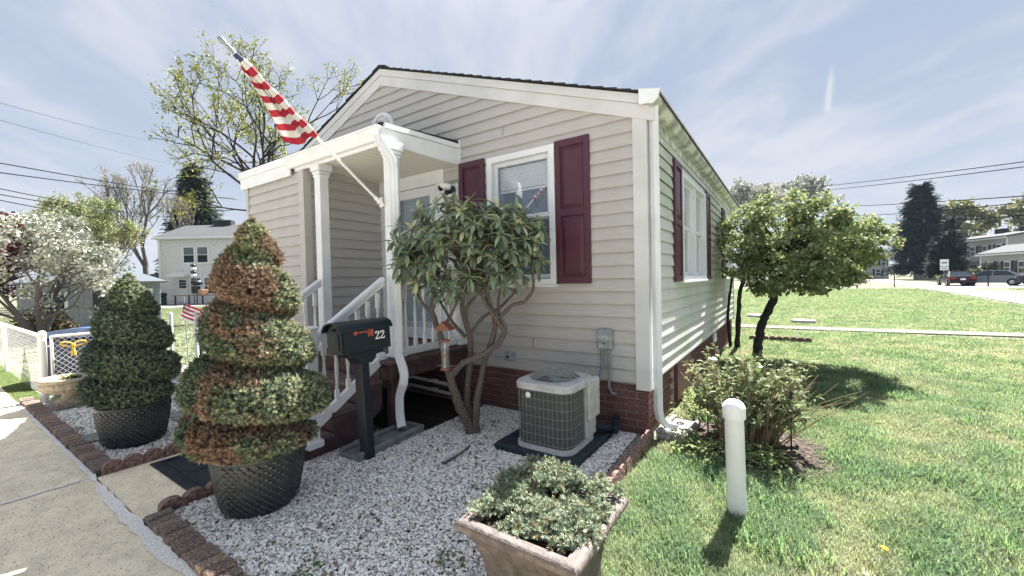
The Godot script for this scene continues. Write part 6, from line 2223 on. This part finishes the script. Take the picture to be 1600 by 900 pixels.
	bare_tree("bare_tree", "tall bare brown tree rising behind the far white house roof", Vector3(-57, 0, -11.0), 4.4, 3.1, 0.30, 5, 0.62, 0.22, 0.14, 2, [Color(0.24, 0.24, 0.14), Color(0.20, 0.17, 0.12)], M.barkgrey, "", 1, 0.4)
	bare_tree("bare_tree", "slim bare tree between the tall bare tree and the dark fir", Vector3(-57, 0, -14.5), 5.0, 2.5, 0.24, 4, 0.5, 0.3, 0.14, 2, [Color(0.24, 0.24, 0.14), Color(0.20, 0.17, 0.12)], M.barkgrey, "", 1, 0.4)
	conifer("fir", "dark fir with drooping boughs behind the far white house", Vector3(-61, 0, -16.9), 16.6, 4.8, 5600, 0.9, Color(0.02, 0.04, 0.036), Color(0.04, 0.06, 0.046), 0.34, 0.95, 0.4, 0.15)
	bare_tree("maple", "tall maple with fresh yellow-green leaves rising behind the porch roof", Vector3(-18.9, 0, -5.0), 4.0, 2.35, 0.20, 5, 0.85, 0.15, 0.10, 5, [Color(0.25, 0.28, 0.09), Color(0.31, 0.31, 0.10), Color(0.19, 0.22, 0.08)], M.barkdark, "", 1, 0.24, 73)
	# overhead wires
	var wires := [[Vector3(-22.87, 6.4, 1.82), Vector3(-43.56, 9.96, -14.49), "upper thick cable of the pair sloping across the left sky"], [Vector3(-22.87, 6.05, 1.83), Vector3(-43.82, 10.1, -14.32), "lower thick cable of the pair sloping across the left sky"], [Vector3(-26.07, 5.96, 1.57), Vector3(-51.82, 8.7, -11.32), "topmost of three thin cables above the red tree"], [Vector3(-26.08, 5.72, 1.58), Vector3(-55.1, 9.44, -9.13), "middle of three thin cables above the red tree"], [Vector3(-26.08, 5.48, 1.58), Vector3(-53.47, 8.08, -10.19), "lowest of three thin cables above the red tree"], [Vector3(-30.84, 10.92, 1.04), Vector3(-75.6, 22.9, -17.37), "highest thin wire in the left sky"], [Vector3(-30.85, 10.07, 1.06), Vector3(-73.3, 19.46, -18.85), "second highest thin wire in the left sky"],
		[Vector3(13.25, 8.25, -34.56), Vector3(2.28, 16.08, -81.6), "uppermost power line of the right sky"], [Vector3(13.25, 7.94, -34.56), Vector3(2.73, 15.4, -81.9), "thick power line just below the uppermost on the right"], [Vector3(11.78, 5.62, -29.9), Vector3(4.82, 11.29, -71.2), "middle power line crossing above the tall dark evergreen's waist"], [Vector3(11.78, 5.27, -29.9), Vector3(9.5, 9.85, -74.3), "fourth power line from the top on the right"], [Vector3(10.8, 4.33, -26.8), Vector3(11.6, 8.39, -75.6), "lowest dark power line on the right before the evergreen"]]
	for w in wires:
		var a: Vector3 = w[0]
		var e: Vector3 = w[1]
		a = a + (a - e) * 0.35            # the span goes on past the picture's edge
		var t := thing("power_line", w[2], "power line", a)
		var m := MB.new()
		var pts := []
		for k in 25:
			var s := k / 24.0
			pts.append(a.lerp(e, s) + Vector3.DOWN * sin(PI * s) * 0.25)
		var thin: bool = (w[2] as String).contains("thin wire")
		m.tube(pts, 0.009 if thin else (0.028 if a.x > 0 else 0.02), 5, false)
		part("cable", m, M.cable, t)

func build_far_house():
	# two-storey white house; its long front faces the yard
	var O := Vector3(-46.9, 0, -9.2)
	var o := thing("white_house", "two-storey white house with grey roof beyond the left yard", "house", O)
	o.rotation.y = 0.60
	var L := 16.0
	var D := 7.5
	var w := MB.new()
	w.box(Vector3(L / 2, 3.05, -D / 2), Vector3(L, 6.3, D))
	w.prism([Vector2(0, 6.2), Vector2(-D, 6.2), Vector2(-D / 2, 7.55)], -L, 0.0, Transform3D(Basis(Vector3(0, 0, 1), Vector3(0, 1, 0), Vector3(-1, 0, 0)), Vector3.ZERO))
	partl("wall", w, M.h2wall, o)
	var sid := MB.new()
	for k in 38: sid.box(Vector3(L / 2, 0.3 + k * 0.155, 0.005), Vector3(L, 0.14, 0.03), 0.0, Basis(Vector3.RIGHT, -0.08))
	partl("siding", sid, M.h2wall, o).set_meta("kind", "stuff")
	var r := MB.new()
	for s in [0, 1]:
		var y0 := 6.1
		var za := 0.35 if s == 0 else -D - 0.35
		r.oq(Vector3(-0.3, y0, za), Vector3(L + 0.3, y0, za), Vector3(L + 0.3, 7.72, -D / 2), Vector3(-0.3, 7.72, -D / 2), Vector3(0, 1, 1 if s == 0 else -1))
		r.oq(Vector3(-0.3, y0 - 0.14, za), Vector3(L + 0.3, y0 - 0.14, za), Vector3(L + 0.3, 7.6, -D / 2), Vector3(-0.3, 7.6, -D / 2), Vector3(0, -1, 0))
	var roof := partl("roof", r, M.roofgrey, o)
	var ch := MB.new()
	ch.box(Vector3(3.6, 7.8, -D / 2), Vector3(1.7, 0.7, 0.7), 0.02)
	partl("chimney", ch, M.chimney, roof)
	var gt := MB.new()
	gt.box(Vector3(L / 2, 6.0, 0.36), Vector3(L + 0.6, 0.16, 0.06), 0.01); gt.box(Vector3(-0.28, 6.02, -D / 2), Vector3(0.05, 0.2, D))
	gt.box(Vector3(0.16, 3.0, 0.06), Vector3(0.24, 6.0, 0.07), 0.01)
	partl("gutter", gt, M.awning, o)
	for q in [[2.85, 4.45, 0.9, 1.4], [4.1, 4.45, 0.9, 1.4], [3.4, 1.6, 0.85, 1.45], [4.65, 1.6, 0.85, 1.45]]:
		var fr := MB.new()
		fr.box(Vector3(q[0], q[1], 0.05), Vector3(q[2] + 0.3, q[3] + 0.3, 0.09), 0.01)
		var f := partl("window", fr, M.awning, o)
		for s in 2:
			var pn := MB.new()
			pn.box(Vector3(q[0], q[1] + (s - 0.5) * q[3] * 0.51, 0.10 - s * 0.004), Vector3(q[2], q[3] * 0.47, 0.01))
			partl("pane", pn, M.darkglass if s == 0 else mat(Color(0.14, 0.16, 0.19), 0.2), f)
	var dr := MB.new()
	dr.box(Vector3(2.2, 1.2, 0.05), Vector3(0.95, 2.15, 0.08), 0.01)
	var door := partl("door", dr, M.awning, o)
	for a in 3:
		for b in 3:
			var pn := MB.new()
			pn.box(Vector3(2.2 + (a - 1) * 0.22, 1.88 + (b - 1) * 0.26 - 0.1, 0.095), Vector3(0.21, 0.23, 0.01))
			partl("pane", pn, M.darkglass, door)
	var aw := MB.new()
	aw.prism([Vector2(0.02, 2.95), Vector2(0.95, 2.62), Vector2(0.95, 2.45), Vector2(0.02, 2.55)], -3.05, -1.35, Transform3D(Basis(Vector3(0, 0, 1), Vector3(0, 1, 0), Vector3(-1, 0, 0)), Vector3.ZERO))
	partl("awning", aw, M.awning, o)
	var lean := MB.new()
	lean.prism([Vector2(-5.0, 0.2), Vector2(-0.05, 0.2), Vector2(-0.05, 3.1), Vector2(-5.0, 2.4)], -D, -2.0)
	partl("side_wing", lean, M.shedroof, o)
	# things on its patio
	var gr := thing("barbecue", "black barbecue grill beside the far white house", "barbecue", Vector3(-43.6, 0, -8.4))
	var g1 := MB.new()
	g1.box(Vector3(-43.6, 0.9, -8.4), Vector3(0.9, 0.35, 0.6), 0.1)
	part("hood", g1, M.black, gr)
	for s in [-0.35, 0.35]:
		var lg := MB.new()
		lg.box(Vector3(-43.6 + s, 0.36, -8.4), Vector3(0.06, 0.72, 0.5))
		part("leg", lg, M.black, gr)
	var bn := thing("planter_bench", "long wooden bench with pots in front of the far white house", "bench", Vector3(-39.8, 0, -9.6))
	var n1 := MB.new()
	n1.bar(Vector3(-41.6, 0.8, -8.6), Vector3(-38.3, 0.8, -10.7), 0.5, 0.08)
	part("seat", n1, mat(Color(0.18, 0.13, 0.10), 0.9), bn)
	for k in 4:
		var lg := MB.new()
		var p := Vector3(-41.4, 0, -8.7).lerp(Vector3(-38.5, 0, -10.6), k / 3.0)
		lg.box(p + Vector3.UP * 0.38, Vector3(0.1, 0.76, 0.1))
		part("leg", lg, M.deckdark, bn)
	var pb := MB.new()
	pb.box(Vector3(-39.4, 1.06, -10.0), Vector3(0.8, 0.42, 0.5), 0.03)
	part("wooden_box", pb, mat(Color(0.34, 0.20, 0.13), 0.9), bn)
	var kt := MB.new()
	kt.lathe([Vector2(0.0, 2.1), Vector2(0.38, 2.0), Vector2(0.42, 1.85), Vector2(0.36, 1.7), Vector2(0.0, 1.62)], 16, Vector3(-40.1, 0, -9.8))
	kt.tube([Vector3(-40.1, 0, -9.8), Vector3(-40.1, 1.7, -9.8)], 0.04, 6)
	tag(part("kettle_grill", kt, M.black), "round black kettle grill in front of the far white house windows", "barbecue")
	var wh := thing("wind_spinner", "black and white garden ornament on a pole before the far house windows", "ornament", Vector3(-40.4, 0, -9.7))
	for k in 4:
		var m := MB.new()
		var y := 2.35 + k * 0.28
		m.lathe([Vector2(0.0, y), Vector2(0.2, y + 0.05), Vector2(0.2, y + 0.2), Vector2(0.0, y + 0.26)], 12, Vector3(-40.4, 0, -9.7))
		part("disc", m, M.black if k % 2 == 1 else M.awning, wh)
	var pl := MB.new()
	pl.tube([Vector3(-40.4, 0, -9.7), Vector3(-40.4, 3.5, -9.7)], 0.03, 6)
	part("pole", pl, M.black, wh)

# ------------------------------------------------------------------ right-hand background
func car(called: String, label: String, at: Vector3, yaw: float, paint: Material, tall: float, L: float):
	# nose along -z in its own axes, wheels on the ground
	var o := thing(called, label, "car", at, "cars parked beyond the road")
	o.rotation.y = yaw
	var zy := Transform3D(Basis(Vector3(0, 0, 1), Vector3(0, 1, 0), Vector3(-1, 0, 0)), Vector3.ZERO)
	var h := L / 2
	var belt := 0.92 * tall
	var lower := [Vector2(-h, 0.42), Vector2(-h + 0.08, 0.28), Vector2(h - 0.1, 0.28), Vector2(h, 0.45), Vector2(h - 0.02, 0.80 * tall), Vector2(h - 0.12, belt + 0.02), Vector2(h - 0.9, belt + 0.05), Vector2(-h + 1.35, belt), Vector2(-h + 0.35, 0.78 * tall), Vector2(-h + 0.05, 0.64 * tall)]
	var b := MB.new()
	b.prism(lower, -0.88, 0.88, zy)
	var body := partl("body", b, paint, o)
	var cab := func(mb: MB, w0: float, w1: float, e: float, y0: float, y1: float):
		# tapering cabin from the belt line to the roof
		var B := [Vector3(-w0, y0, -h + 1.25 - e), Vector3(w0, y0, -h + 1.25 - e), Vector3(w0, y0, h - 0.55 + e), Vector3(-w0, y0, h - 0.55 + e)]
		var T := [Vector3(-w1, y1, -h + 2.05 - e), Vector3(w1, y1, -h + 2.05 - e), Vector3(w1, y1, h - 1.25 + e), Vector3(-w1, y1, h - 1.25 + e)]
		for k in 4:
			var k2 := (k + 1) % 4
			mb.oq(B[k], B[k2], T[k2], T[k], (B[k] + B[k2]) * 0.5 - Vector3(0, y0, 0))
		mb.oq(T[0], T[1], T[2], T[3], Vector3.UP)
	var g := MB.new()
	cab.call(g, 0.82, 0.62, 0.0, belt, 1.40 * tall)
	partl("windows", g, M.darkglass, o)
	var rf_ := MB.new()
	rf_.box(Vector3(0, 1.405 * tall, 0.38), Vector3(1.26, 0.05, L - 3.2), 0.02)
	for s in [-1.0, 1.0]:
		for q in [[-h + 1.25, -h + 2.05], [0.25, 0.3], [h - 0.55, h - 1.25]]:
			rf_.bar(Vector3(s * 0.825, belt, q[0]), Vector3(s * 0.632, 1.41 * tall, q[1]), 0.07, 0.07)
	partl("roof", rf_, paint, o)
	for s in [-1.0, 1.0]:
		for z in [-h + 0.85, h - 0.9]:
			var wm := MB.new()
			var bs := Basis(Vector3.FORWARD, PI / 2)
			wm.lathe([Vector2(0.20, -0.1), Vector2(0.32, -0.1), Vector2(0.335, -0.05), Vector2(0.335, 0.05), Vector2(0.32, 0.1), Vector2(0.20, 0.1)], 24, Vector3(s * 0.83, 0.33, z), bs)
			var wh := partl("wheel", wm, M.rubber, o)
			var rm := MB.new()
			rm.lathe([Vector2(0.0, -0.09), Vector2(0.20, -0.07), Vector2(0.20, 0.07), Vector2(0.0, 0.09)], 18, Vector3(s * 0.84, 0.33, z), bs)
			partl("rim", rm, M.galv, wh)
		var tl := MB.new()
		tl.box(Vector3(s * 0.66, 0.74 * tall, h - 0.02), Vector3(0.36, 0.14, 0.06), 0.02)
		partl("tail_light", tl, mat(Color(0.28, 0.01, 0.01), 0.3), o)
		var hl := MB.new()
		hl.box(Vector3(s * 0.66, 0.62 * tall, -h + 0.1), Vector3(0.34, 0.14, 0.12), 0.03)
		partl("headlight", hl, M.galv, o)
	var pt := MB.new()
	pt.box(Vector3(0, 0.66 * tall, h - 0.005), Vector3(0.34, 0.16, 0.03), 0.004)
	partl("licence_plate", pt, M.awning, o)
	var bp := MB.new()
	bp.box(Vector3(0, 0.42, h - 0.01), Vector3(1.66, 0.16, 0.12), 0.03); bp.box(Vector3(0, 0.42, -h + 0.03), Vector3(1.6, 0.16, 0.12), 0.03)
	partl("bumper", bp, paint, o)

func townhouse(called: String, label: String, at: Vector3, yaw: float, L: float, D: float, eave: float, ridge: float, wins: Array, cat := "house"):
	# long front along +x facing +z, gable at both ends
	var o := thing(called, label, cat, at)
	o.rotation.y = yaw
	var zy := Transform3D(Basis(Vector3(0, 0, 1), Vector3(0, 1, 0), Vector3(-1, 0, 0)), Vector3.ZERO)
	var w := MB.new()
	w.box(Vector3(L / 2, eave / 2, -D / 2), Vector3(L, eave, D))
	w.prism([Vector2(0, eave), Vector2(-D, eave), Vector2(-D / 2, ridge)], -L, 0.0, zy)
	partl("wall", w, M.thwall, o)
	var r := MB.new()
	for s in [0, 1]:
		var za := 0.35 if s == 0 else -D - 0.35
		var k := (ridge - eave) / (D / 2) * 0.35
		r.prism([Vector2(za, eave - k + 0.05), Vector2(-D / 2, ridge + 0.05), Vector2(-D / 2, ridge + 0.2), Vector2(za, eave - k + 0.2)], -L - 0.3, 0.3, zy)
	partl("roof", r, M.roofgrey, o)
	var t := MB.new()
	t.box(Vector3(L / 2, eave - 0.12, 0.36), Vector3(L + 0.6, 0.18, 0.08)); t.box(Vector3(0.1, eave / 2, 0.04), Vector3(0.2, eave - 0.3, 0.06)); t.box(Vector3(L - 0.1, eave / 2, 0.04), Vector3(0.2, eave - 0.3, 0.06))
	partl("trim", t, M.thtrim, o)
	for q in wins:
		var fr := MB.new()
		fr.box(Vector3(q[0], q[1], 0.04), Vector3(0.95, 1.45, 0.07), 0.01)
		var f := partl("window", fr, M.thtrim, o)
		var pn := MB.new()
		pn.box(Vector3(q[0], q[1] - 0.34, 0.08), Vector3(0.75, 0.58, 0.01)); pn.box(Vector3(q[0], q[1] + 0.33, 0.084), Vector3(0.75, 0.58, 0.01))
		partl("pane", pn, M.darkglass, f)
		for s in [-1, 1]:
			var sh := MB.new()
			sh.box(Vector3(q[0] + s * 0.72, q[1], 0.035), Vector3(0.42, 1.5, 0.06), 0.01)
			partl("shutter", sh, M.thshutter, o)
	return o

func build_right():
	# house row: two storeys, with a lower wing nearer the road
	var th: Node3D = townhouse("townhouse_row", "long two-storey grey row house with dark shutters behind the parked cars", Vector3(22.3, 0, -88.8), -1.255, 11, 8, 5.9, 6.6, [[1.1, 4.2], [3.2, 4.2], [5.3, 4.2], [7.4, 4.2], [9.7, 4.2], [1.1, 1.6], [3.2, 1.6], [7.4, 1.6], [9.6, 1.6]])
	var dr := MB.new()
	dr.box(Vector3(5.3, 1.1, 0.06), Vector3(1.0, 2.2, 0.1))
	partl("door", dr, M.thshutter, th)
	var aw := MB.new()
	aw.box(Vector3(5.3, 2.55, 0.6), Vector3(2.0, 0.14, 1.2), 0.02)
	partl("door_hood", aw, M.roofgrey, th)
	for x in [4.2, 8.2, 9.9]:
		var ch := MB.new()
		ch.box(Vector3(x, 6.9, -4), Vector3(1.2, 1.1, 0.9), 0.04)
		partl("chimney", ch, M.chimney, th)
	var wing: Node3D = townhouse("townhouse_wing", "single-storey grey wing with a sloping roof before the row house", Vector3(21.5, 0, -71.9), -1.33, 7.6, 5, 3.4, 4.3, [[1.7, 1.7], [4.3, 1.7], [6.3, 1.7]])
	wing.set_meta("category", "house")
	townhouse("small_house", "small low grey house left of the clipped evergreens", Vector3(20.4, 0, -98.6), -1.25, 4.6, 5, 3.0, 4.3, [[1.2, 1.6], [3.2, 1.6]])
	townhouse("brown_house", "grey-brown house partly hidden behind the spreading tree", Vector3(7.0, 0, -108), 0.35, 13, 7, 4.8, 6.6, [[9.5, 3.6], [12, 3.6], [11, 1.4]])
	conifer("evergreen", "very tall dark evergreen behind the red car", Vector3(21.6, 0, -99.5), 17.2, 4.9, 7000, 1.05, Color(0.017, 0.030, 0.036), Color(0.032, 0.050, 0.052), 0.15, 0.75, 0.3, 0.10)
	for q in [[Vector3(20.1, 0, -81.6), 6.6, 1.1, "left one of two clipped narrow evergreens beside the row house"], [Vector3(21.4, 0, -81.2), 7.0, 1.15, "right one of two clipped narrow evergreens beside the row house"], [Vector3(22.9, 0, -88.0), 9.6, 1.3, "narrow evergreen between the tall one and the row house"]]:
		conifer("columnar_evergreen", q[3], q[0], q[1], q[2], 2600, 0.55, Color(0.014, 0.026, 0.028), Color(0.026, 0.042, 0.038), -0.6, 0.22, 0.0, 0.03, "clipped evergreens by the row house")
	conifer("spruce_tree", "distant dark spruce showing above the spreading tree", Vector3(7.0, 0, -74.0), 10.9, 2.4, 2000, 0.8, Color(0.03, 0.045, 0.042), Color(0.05, 0.07, 0.06), 0.2, 0.8, 0.2)
	conifer("spruce_tree", "lower dark spruce right beside the distant spruce", Vector3(8.6, 0, -75.0), 8.6, 2.4, 1600, 0.8, Color(0.03, 0.045, 0.042), Color(0.05, 0.07, 0.06), 0.2, 0.7, 0.2)
	bush("rhododendron_bush", "large olive-green bush between the red car and the grey car", Vector3(22.4, 0, -70.0), 3.0, 2.2, 2.0, 2600, 0.34, [Color(0.10, 0.115, 0.05), Color(0.17, 0.16, 0.07), Color(0.05, 0.06, 0.035)])
	bush("round_bush", "bright green round bush at the right edge behind the dark car", Vector3(24.3, 0, -63.8), 2.0, 2.4, 2.0, 1500, 0.3, [Color(0.14, 0.17, 0.06), Color(0.20, 0.20, 0.09)])
	bush("pale_bush", "pale yellowish bush left of the large olive bush", Vector3(19.6, 0, -73.5), 1.9, 1.25, 1.4, 900, 0.3, [Color(0.26, 0.25, 0.13), Color(0.18, 0.19, 0.09)])
	for k in 9:
		var x := -12.0 + k * 9.5 + rf(-2, 2)
		var z := -142.0 - (k % 3) * 10.0
		var big: bool = k == 0 or k == 1 or k == 2
		var labels := ["hazy bare tree far off just right of the gutter", "round hazy bare tree far off left of the wires", "hazy far tree behind the spreading tree", "far hazy tree left of the tall evergreen", "far hazy tree behind the tall evergreen", "pale leafing far tree just right of the evergreen", "pale far tree above the left chimney", "pale far tree above the middle of the row house", "pale far tree at the right edge above the roofs"]
		var pos: Vector3 = [Vector3(-8.6, 0, -146), Vector3(0.9, 0, -153), Vector3(8, 0, -160), Vector3(21, 0, -165), Vector3(33, 0, -160), Vector3(36, 0, -128), Vector3(44, 0, -128), Vector3(53, 0, -128), Vector3(62, 0, -128)][k]
		var sc: float = [1.6, 1.62, 1.0, 0.7, 0.8, 0.8, 0.85, 0.9, 1.0][k]
		bare_tree("far_tree", labels[k], pos, 6.0 * sc, 4.6 * sc, 0.42 * sc, 4, 0.72, 0.22, 0.85, 7, [Color(0.34, 0.35, 0.32), Color(0.28, 0.29, 0.27)] if k < 3 else [Color(0.25, 0.26, 0.13), Color(0.20, 0.20, 0.12)], M.barkgrey, "trees on the far skyline", 1, 1.3)  # haze is put into the first three crowns by paler grey leaves
	car("red_car", "dark red sedan seen from behind on the parking apron", Vector3(14.9, 0.0, -53.6), -0.03, mat(Color(0.022, 0.006, 0.010), 0.22), 1.0, 4.7)
	car("grey_car", "blue-grey sedan parked side-on beside the dark car", Vector3(17.1, 0.0, -53.3), 1.15, mat(Color(0.16, 0.18, 0.21), 0.25), 1.0, 4.7)
	car("dark_car", "dark compact car at the right edge of the picture", Vector3(20.2, 0.0, -50.2), 1.0, mat(Color(0.03, 0.036, 0.044), 0.22), 1.16, 4.6)
	var sg := thing("street_sign", "white rectangular street sign above the red car", "sign", Vector3(17.18, 0, -67.2))
	var s1 := MB.new()
	s1.tube([Vector3(17.18, -0.2, -67.2), Vector3(17.18, 2.9, -67.2)], 0.04, 6)
	part("pole", s1, M.conduit, sg)
	for q in [[2.45, 0.85], [1.75, 0.42]]:
		var s2 := MB.new()
		s2.box(Vector3(17.2, q[0], -67.14), Vector3(0.75, q[1], 0.03), 0.006, Basis(Vector3.UP, -0.2))
		part("panel", s2, M.awning, sg)
		var s3 := MB.new()
		s3.box(Vector3(17.2, q[0], -67.12), Vector3(0.5, q[1] * 0.22, 0.012), 0.0, Basis(Vector3.UP, -0.2))
		part("print", s3, M.conduit, sg)
	for q in [[Vector3(15.9, 0, -49.4), 1.5, "thin dark post in front of the grey car"], [Vector3(10.2, 0, -52.0), 2.2, "thin dark post on the lawn left of the red car"]]:
		var m := MB.new()
		m.tube([q[0] - Vector3.UP * 0.2, q[0] + Vector3.UP * q[1]], 0.05, 6)
		tag(part("marker_post", m, M.black), q[2], "post")

func make_sky() -> Texture2D:
	var W := 1536
	var H := 768
	var n1 := FastNoiseLite.new()
	n1.seed = 12
	n1.frequency = 1.0
	n1.fractal_octaves = 5
	var n2 := FastNoiseLite.new()
	n2.seed = 33
	n2.frequency = 1.0
	n2.fractal_octaves = 4
	var d := PackedFloat32Array()
	d.resize(W * H * 3)
	for y in H:
		var el := PI / 2 - PI * (y + 0.5) / H
		var sy := sin(el)
		for x in W:
			var a := TAU * (x + 0.5) / W
			var dir: Vector3 = Vector3(cos(el) * sin(a), sy, -cos(el) * cos(a))
			var up := maxf(sy, 0.0)
			var t := pow(up, 0.55)
			var c := Vector3(0.78, 0.85, 0.94).lerp(Vector3(0.36, 0.48, 0.74), t)
			var q := 1.0 / (up + 0.16)
			var u := dir.x * q
			var v := dir.z * q
			# long thin streaks and a soft broken layer
			var wx := n2.get_noise_2d(u * 0.5 + 7, v * 0.5) * 1.2
			var s := n1.get_noise_2d((u * 0.8 + v * 0.6) * 0.55 + wx, (v * 0.8 - u * 0.6) * 2.4 + wx * 0.6)
			s += 0.28 * n2.get_noise_2d((u * 0.8 + v * 0.6) * 1.8 + wx, (v * 0.8 - u * 0.6) * 8.0 + wx * 2.0) + 0.16 * n1.get_noise_2d((u * 0.3 + v * 0.95) * 3.0 + 9, (v * 0.3 - u * 0.95) * 14.0 + wx)
			var b := n2.get_noise_2d(u * 0.42 + 3, v * 0.42 - 5)
			var k := clampf(0.46 + s * 0.62 + b * 0.80, 0, 1)
			var fill_veil := smoothstep(0.45, 0.85, sy)      # cloud brightened above the view, added to fill the shade below
			k = clampf(k + 0.45 * fill_veil, 0, 1)
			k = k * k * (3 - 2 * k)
			c = c.lerp(Vector3(0.86, 0.89, 0.96) * (1.0 + 0.55 * fill_veil), k * 0.78)
			c = c.lerp(Vector3(0.80, 0.86, 0.95), clampf(1.0 - up * 5.0, 0, 1) * 0.7)
			var wd := dir       # a short vapour trail
			if wd.z < -0.9 and absf(wd.y - 0.336) < 0.036:
				var off := absf(wd.x - 0.068 - (wd.y - 0.336) * 0.08) * 170.0 / (0.55 + 6.0 * absf(wd.y - 0.367))
				c = c.lerp(Vector3(0.98, 1.0, 1.02), clampf(1.2 - off, 0, 1) * clampf((0.372 - wd.y) * 30.0, 0.15, 0.8))
			if sy < 0: c = Vector3(0.55, 0.57, 0.52)
			var o := (y * W + x) * 3
			d[o] = c.x; d[o + 1] = c.y; d[o + 2] = c.z
	var im := Image.create_from_data(W, H, false, Image.FORMAT_RGBF, d.to_byte_array())
	return ImageTexture.create_from_image(im)

func _ready():
	# camera: a very wide phone lens, held at eye height and slightly rolled
	var cam := Camera3D.new()
	cam.name = "camera"
	cam.position = Vector3(1.092, 1.518, 3.902)
	cam.basis = Basis(Vector3.UP, 0.59188544) * Basis(Vector3.RIGHT, -0.02004944) * Basis(Vector3.BACK, -0.02179791)
	cam.fov = 70.46
	cam.near = 0.05
	cam.far = 900
	add_child(cam)
	cam.current = true
	var env := Environment.new()
	env.background_mode = Environment.BG_SKY
	var sk := Sky.new()
	var sm := PanoramaSkyMaterial.new()
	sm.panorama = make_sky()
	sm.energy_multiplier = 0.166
	sk.sky_material = sm
	env.sky = sk
	env.tonemap_mode = Environment.TONE_MAPPER_LINEAR
	env.tonemap_exposure = 5.4
	env.sdfgi_enabled = true
	env.ssao_enabled = true
	env.ssil_enabled = true
	env.fog_enabled = true
	env.fog_density = 0.00015
	env.fog_light_color = Color(0.80, 0.88, 0.96)
	var we := WorldEnvironment.new()
	we.name = "world_environment"
	we.environment = env
	add_child(we)
	var sun := DirectionalLight3D.new()
	sun.name = "sun"
	sun.light_energy = 1.6
	sun.light_color = Color(1.0, 0.982, 0.958)
	sun.light_angular_distance = 0.5
	sun.shadow_enabled = true
	sun.basis = Basis.looking_at(Vector3(-0.085, -1.2, 1.0), Vector3.UP)
	add_child(sun)
	R.seed = 20250411
	make_materials()
	build_ground()
	build_grass()
	build_house()
	build_edging()
	build_mailbox()
	build_flag()
	build_ac()
	pot("pot", "black ribbed pot on the gravel holding the tall browned spruce", Vector3(-1.945, 0, 2.565), 1)
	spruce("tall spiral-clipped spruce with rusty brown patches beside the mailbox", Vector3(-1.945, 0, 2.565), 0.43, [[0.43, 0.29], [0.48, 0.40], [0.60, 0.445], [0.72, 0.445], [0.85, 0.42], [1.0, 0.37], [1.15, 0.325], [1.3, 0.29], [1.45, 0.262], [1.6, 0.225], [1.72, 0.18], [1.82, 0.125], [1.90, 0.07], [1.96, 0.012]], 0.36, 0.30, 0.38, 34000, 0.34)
	pot("pot", "black ribbed pot left of the doormat holding the green spruce", Vector3(-4.24, 0, 2.68), 2)
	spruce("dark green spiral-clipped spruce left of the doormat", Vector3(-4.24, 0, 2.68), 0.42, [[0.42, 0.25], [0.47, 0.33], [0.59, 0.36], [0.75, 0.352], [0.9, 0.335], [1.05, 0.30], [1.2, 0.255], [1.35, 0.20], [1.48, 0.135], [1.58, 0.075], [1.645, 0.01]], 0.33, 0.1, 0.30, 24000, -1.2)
	build_planter()
	build_rhododendron()
	build_leaning_tree()
	build_shrub()
	build_left()
	build_right()
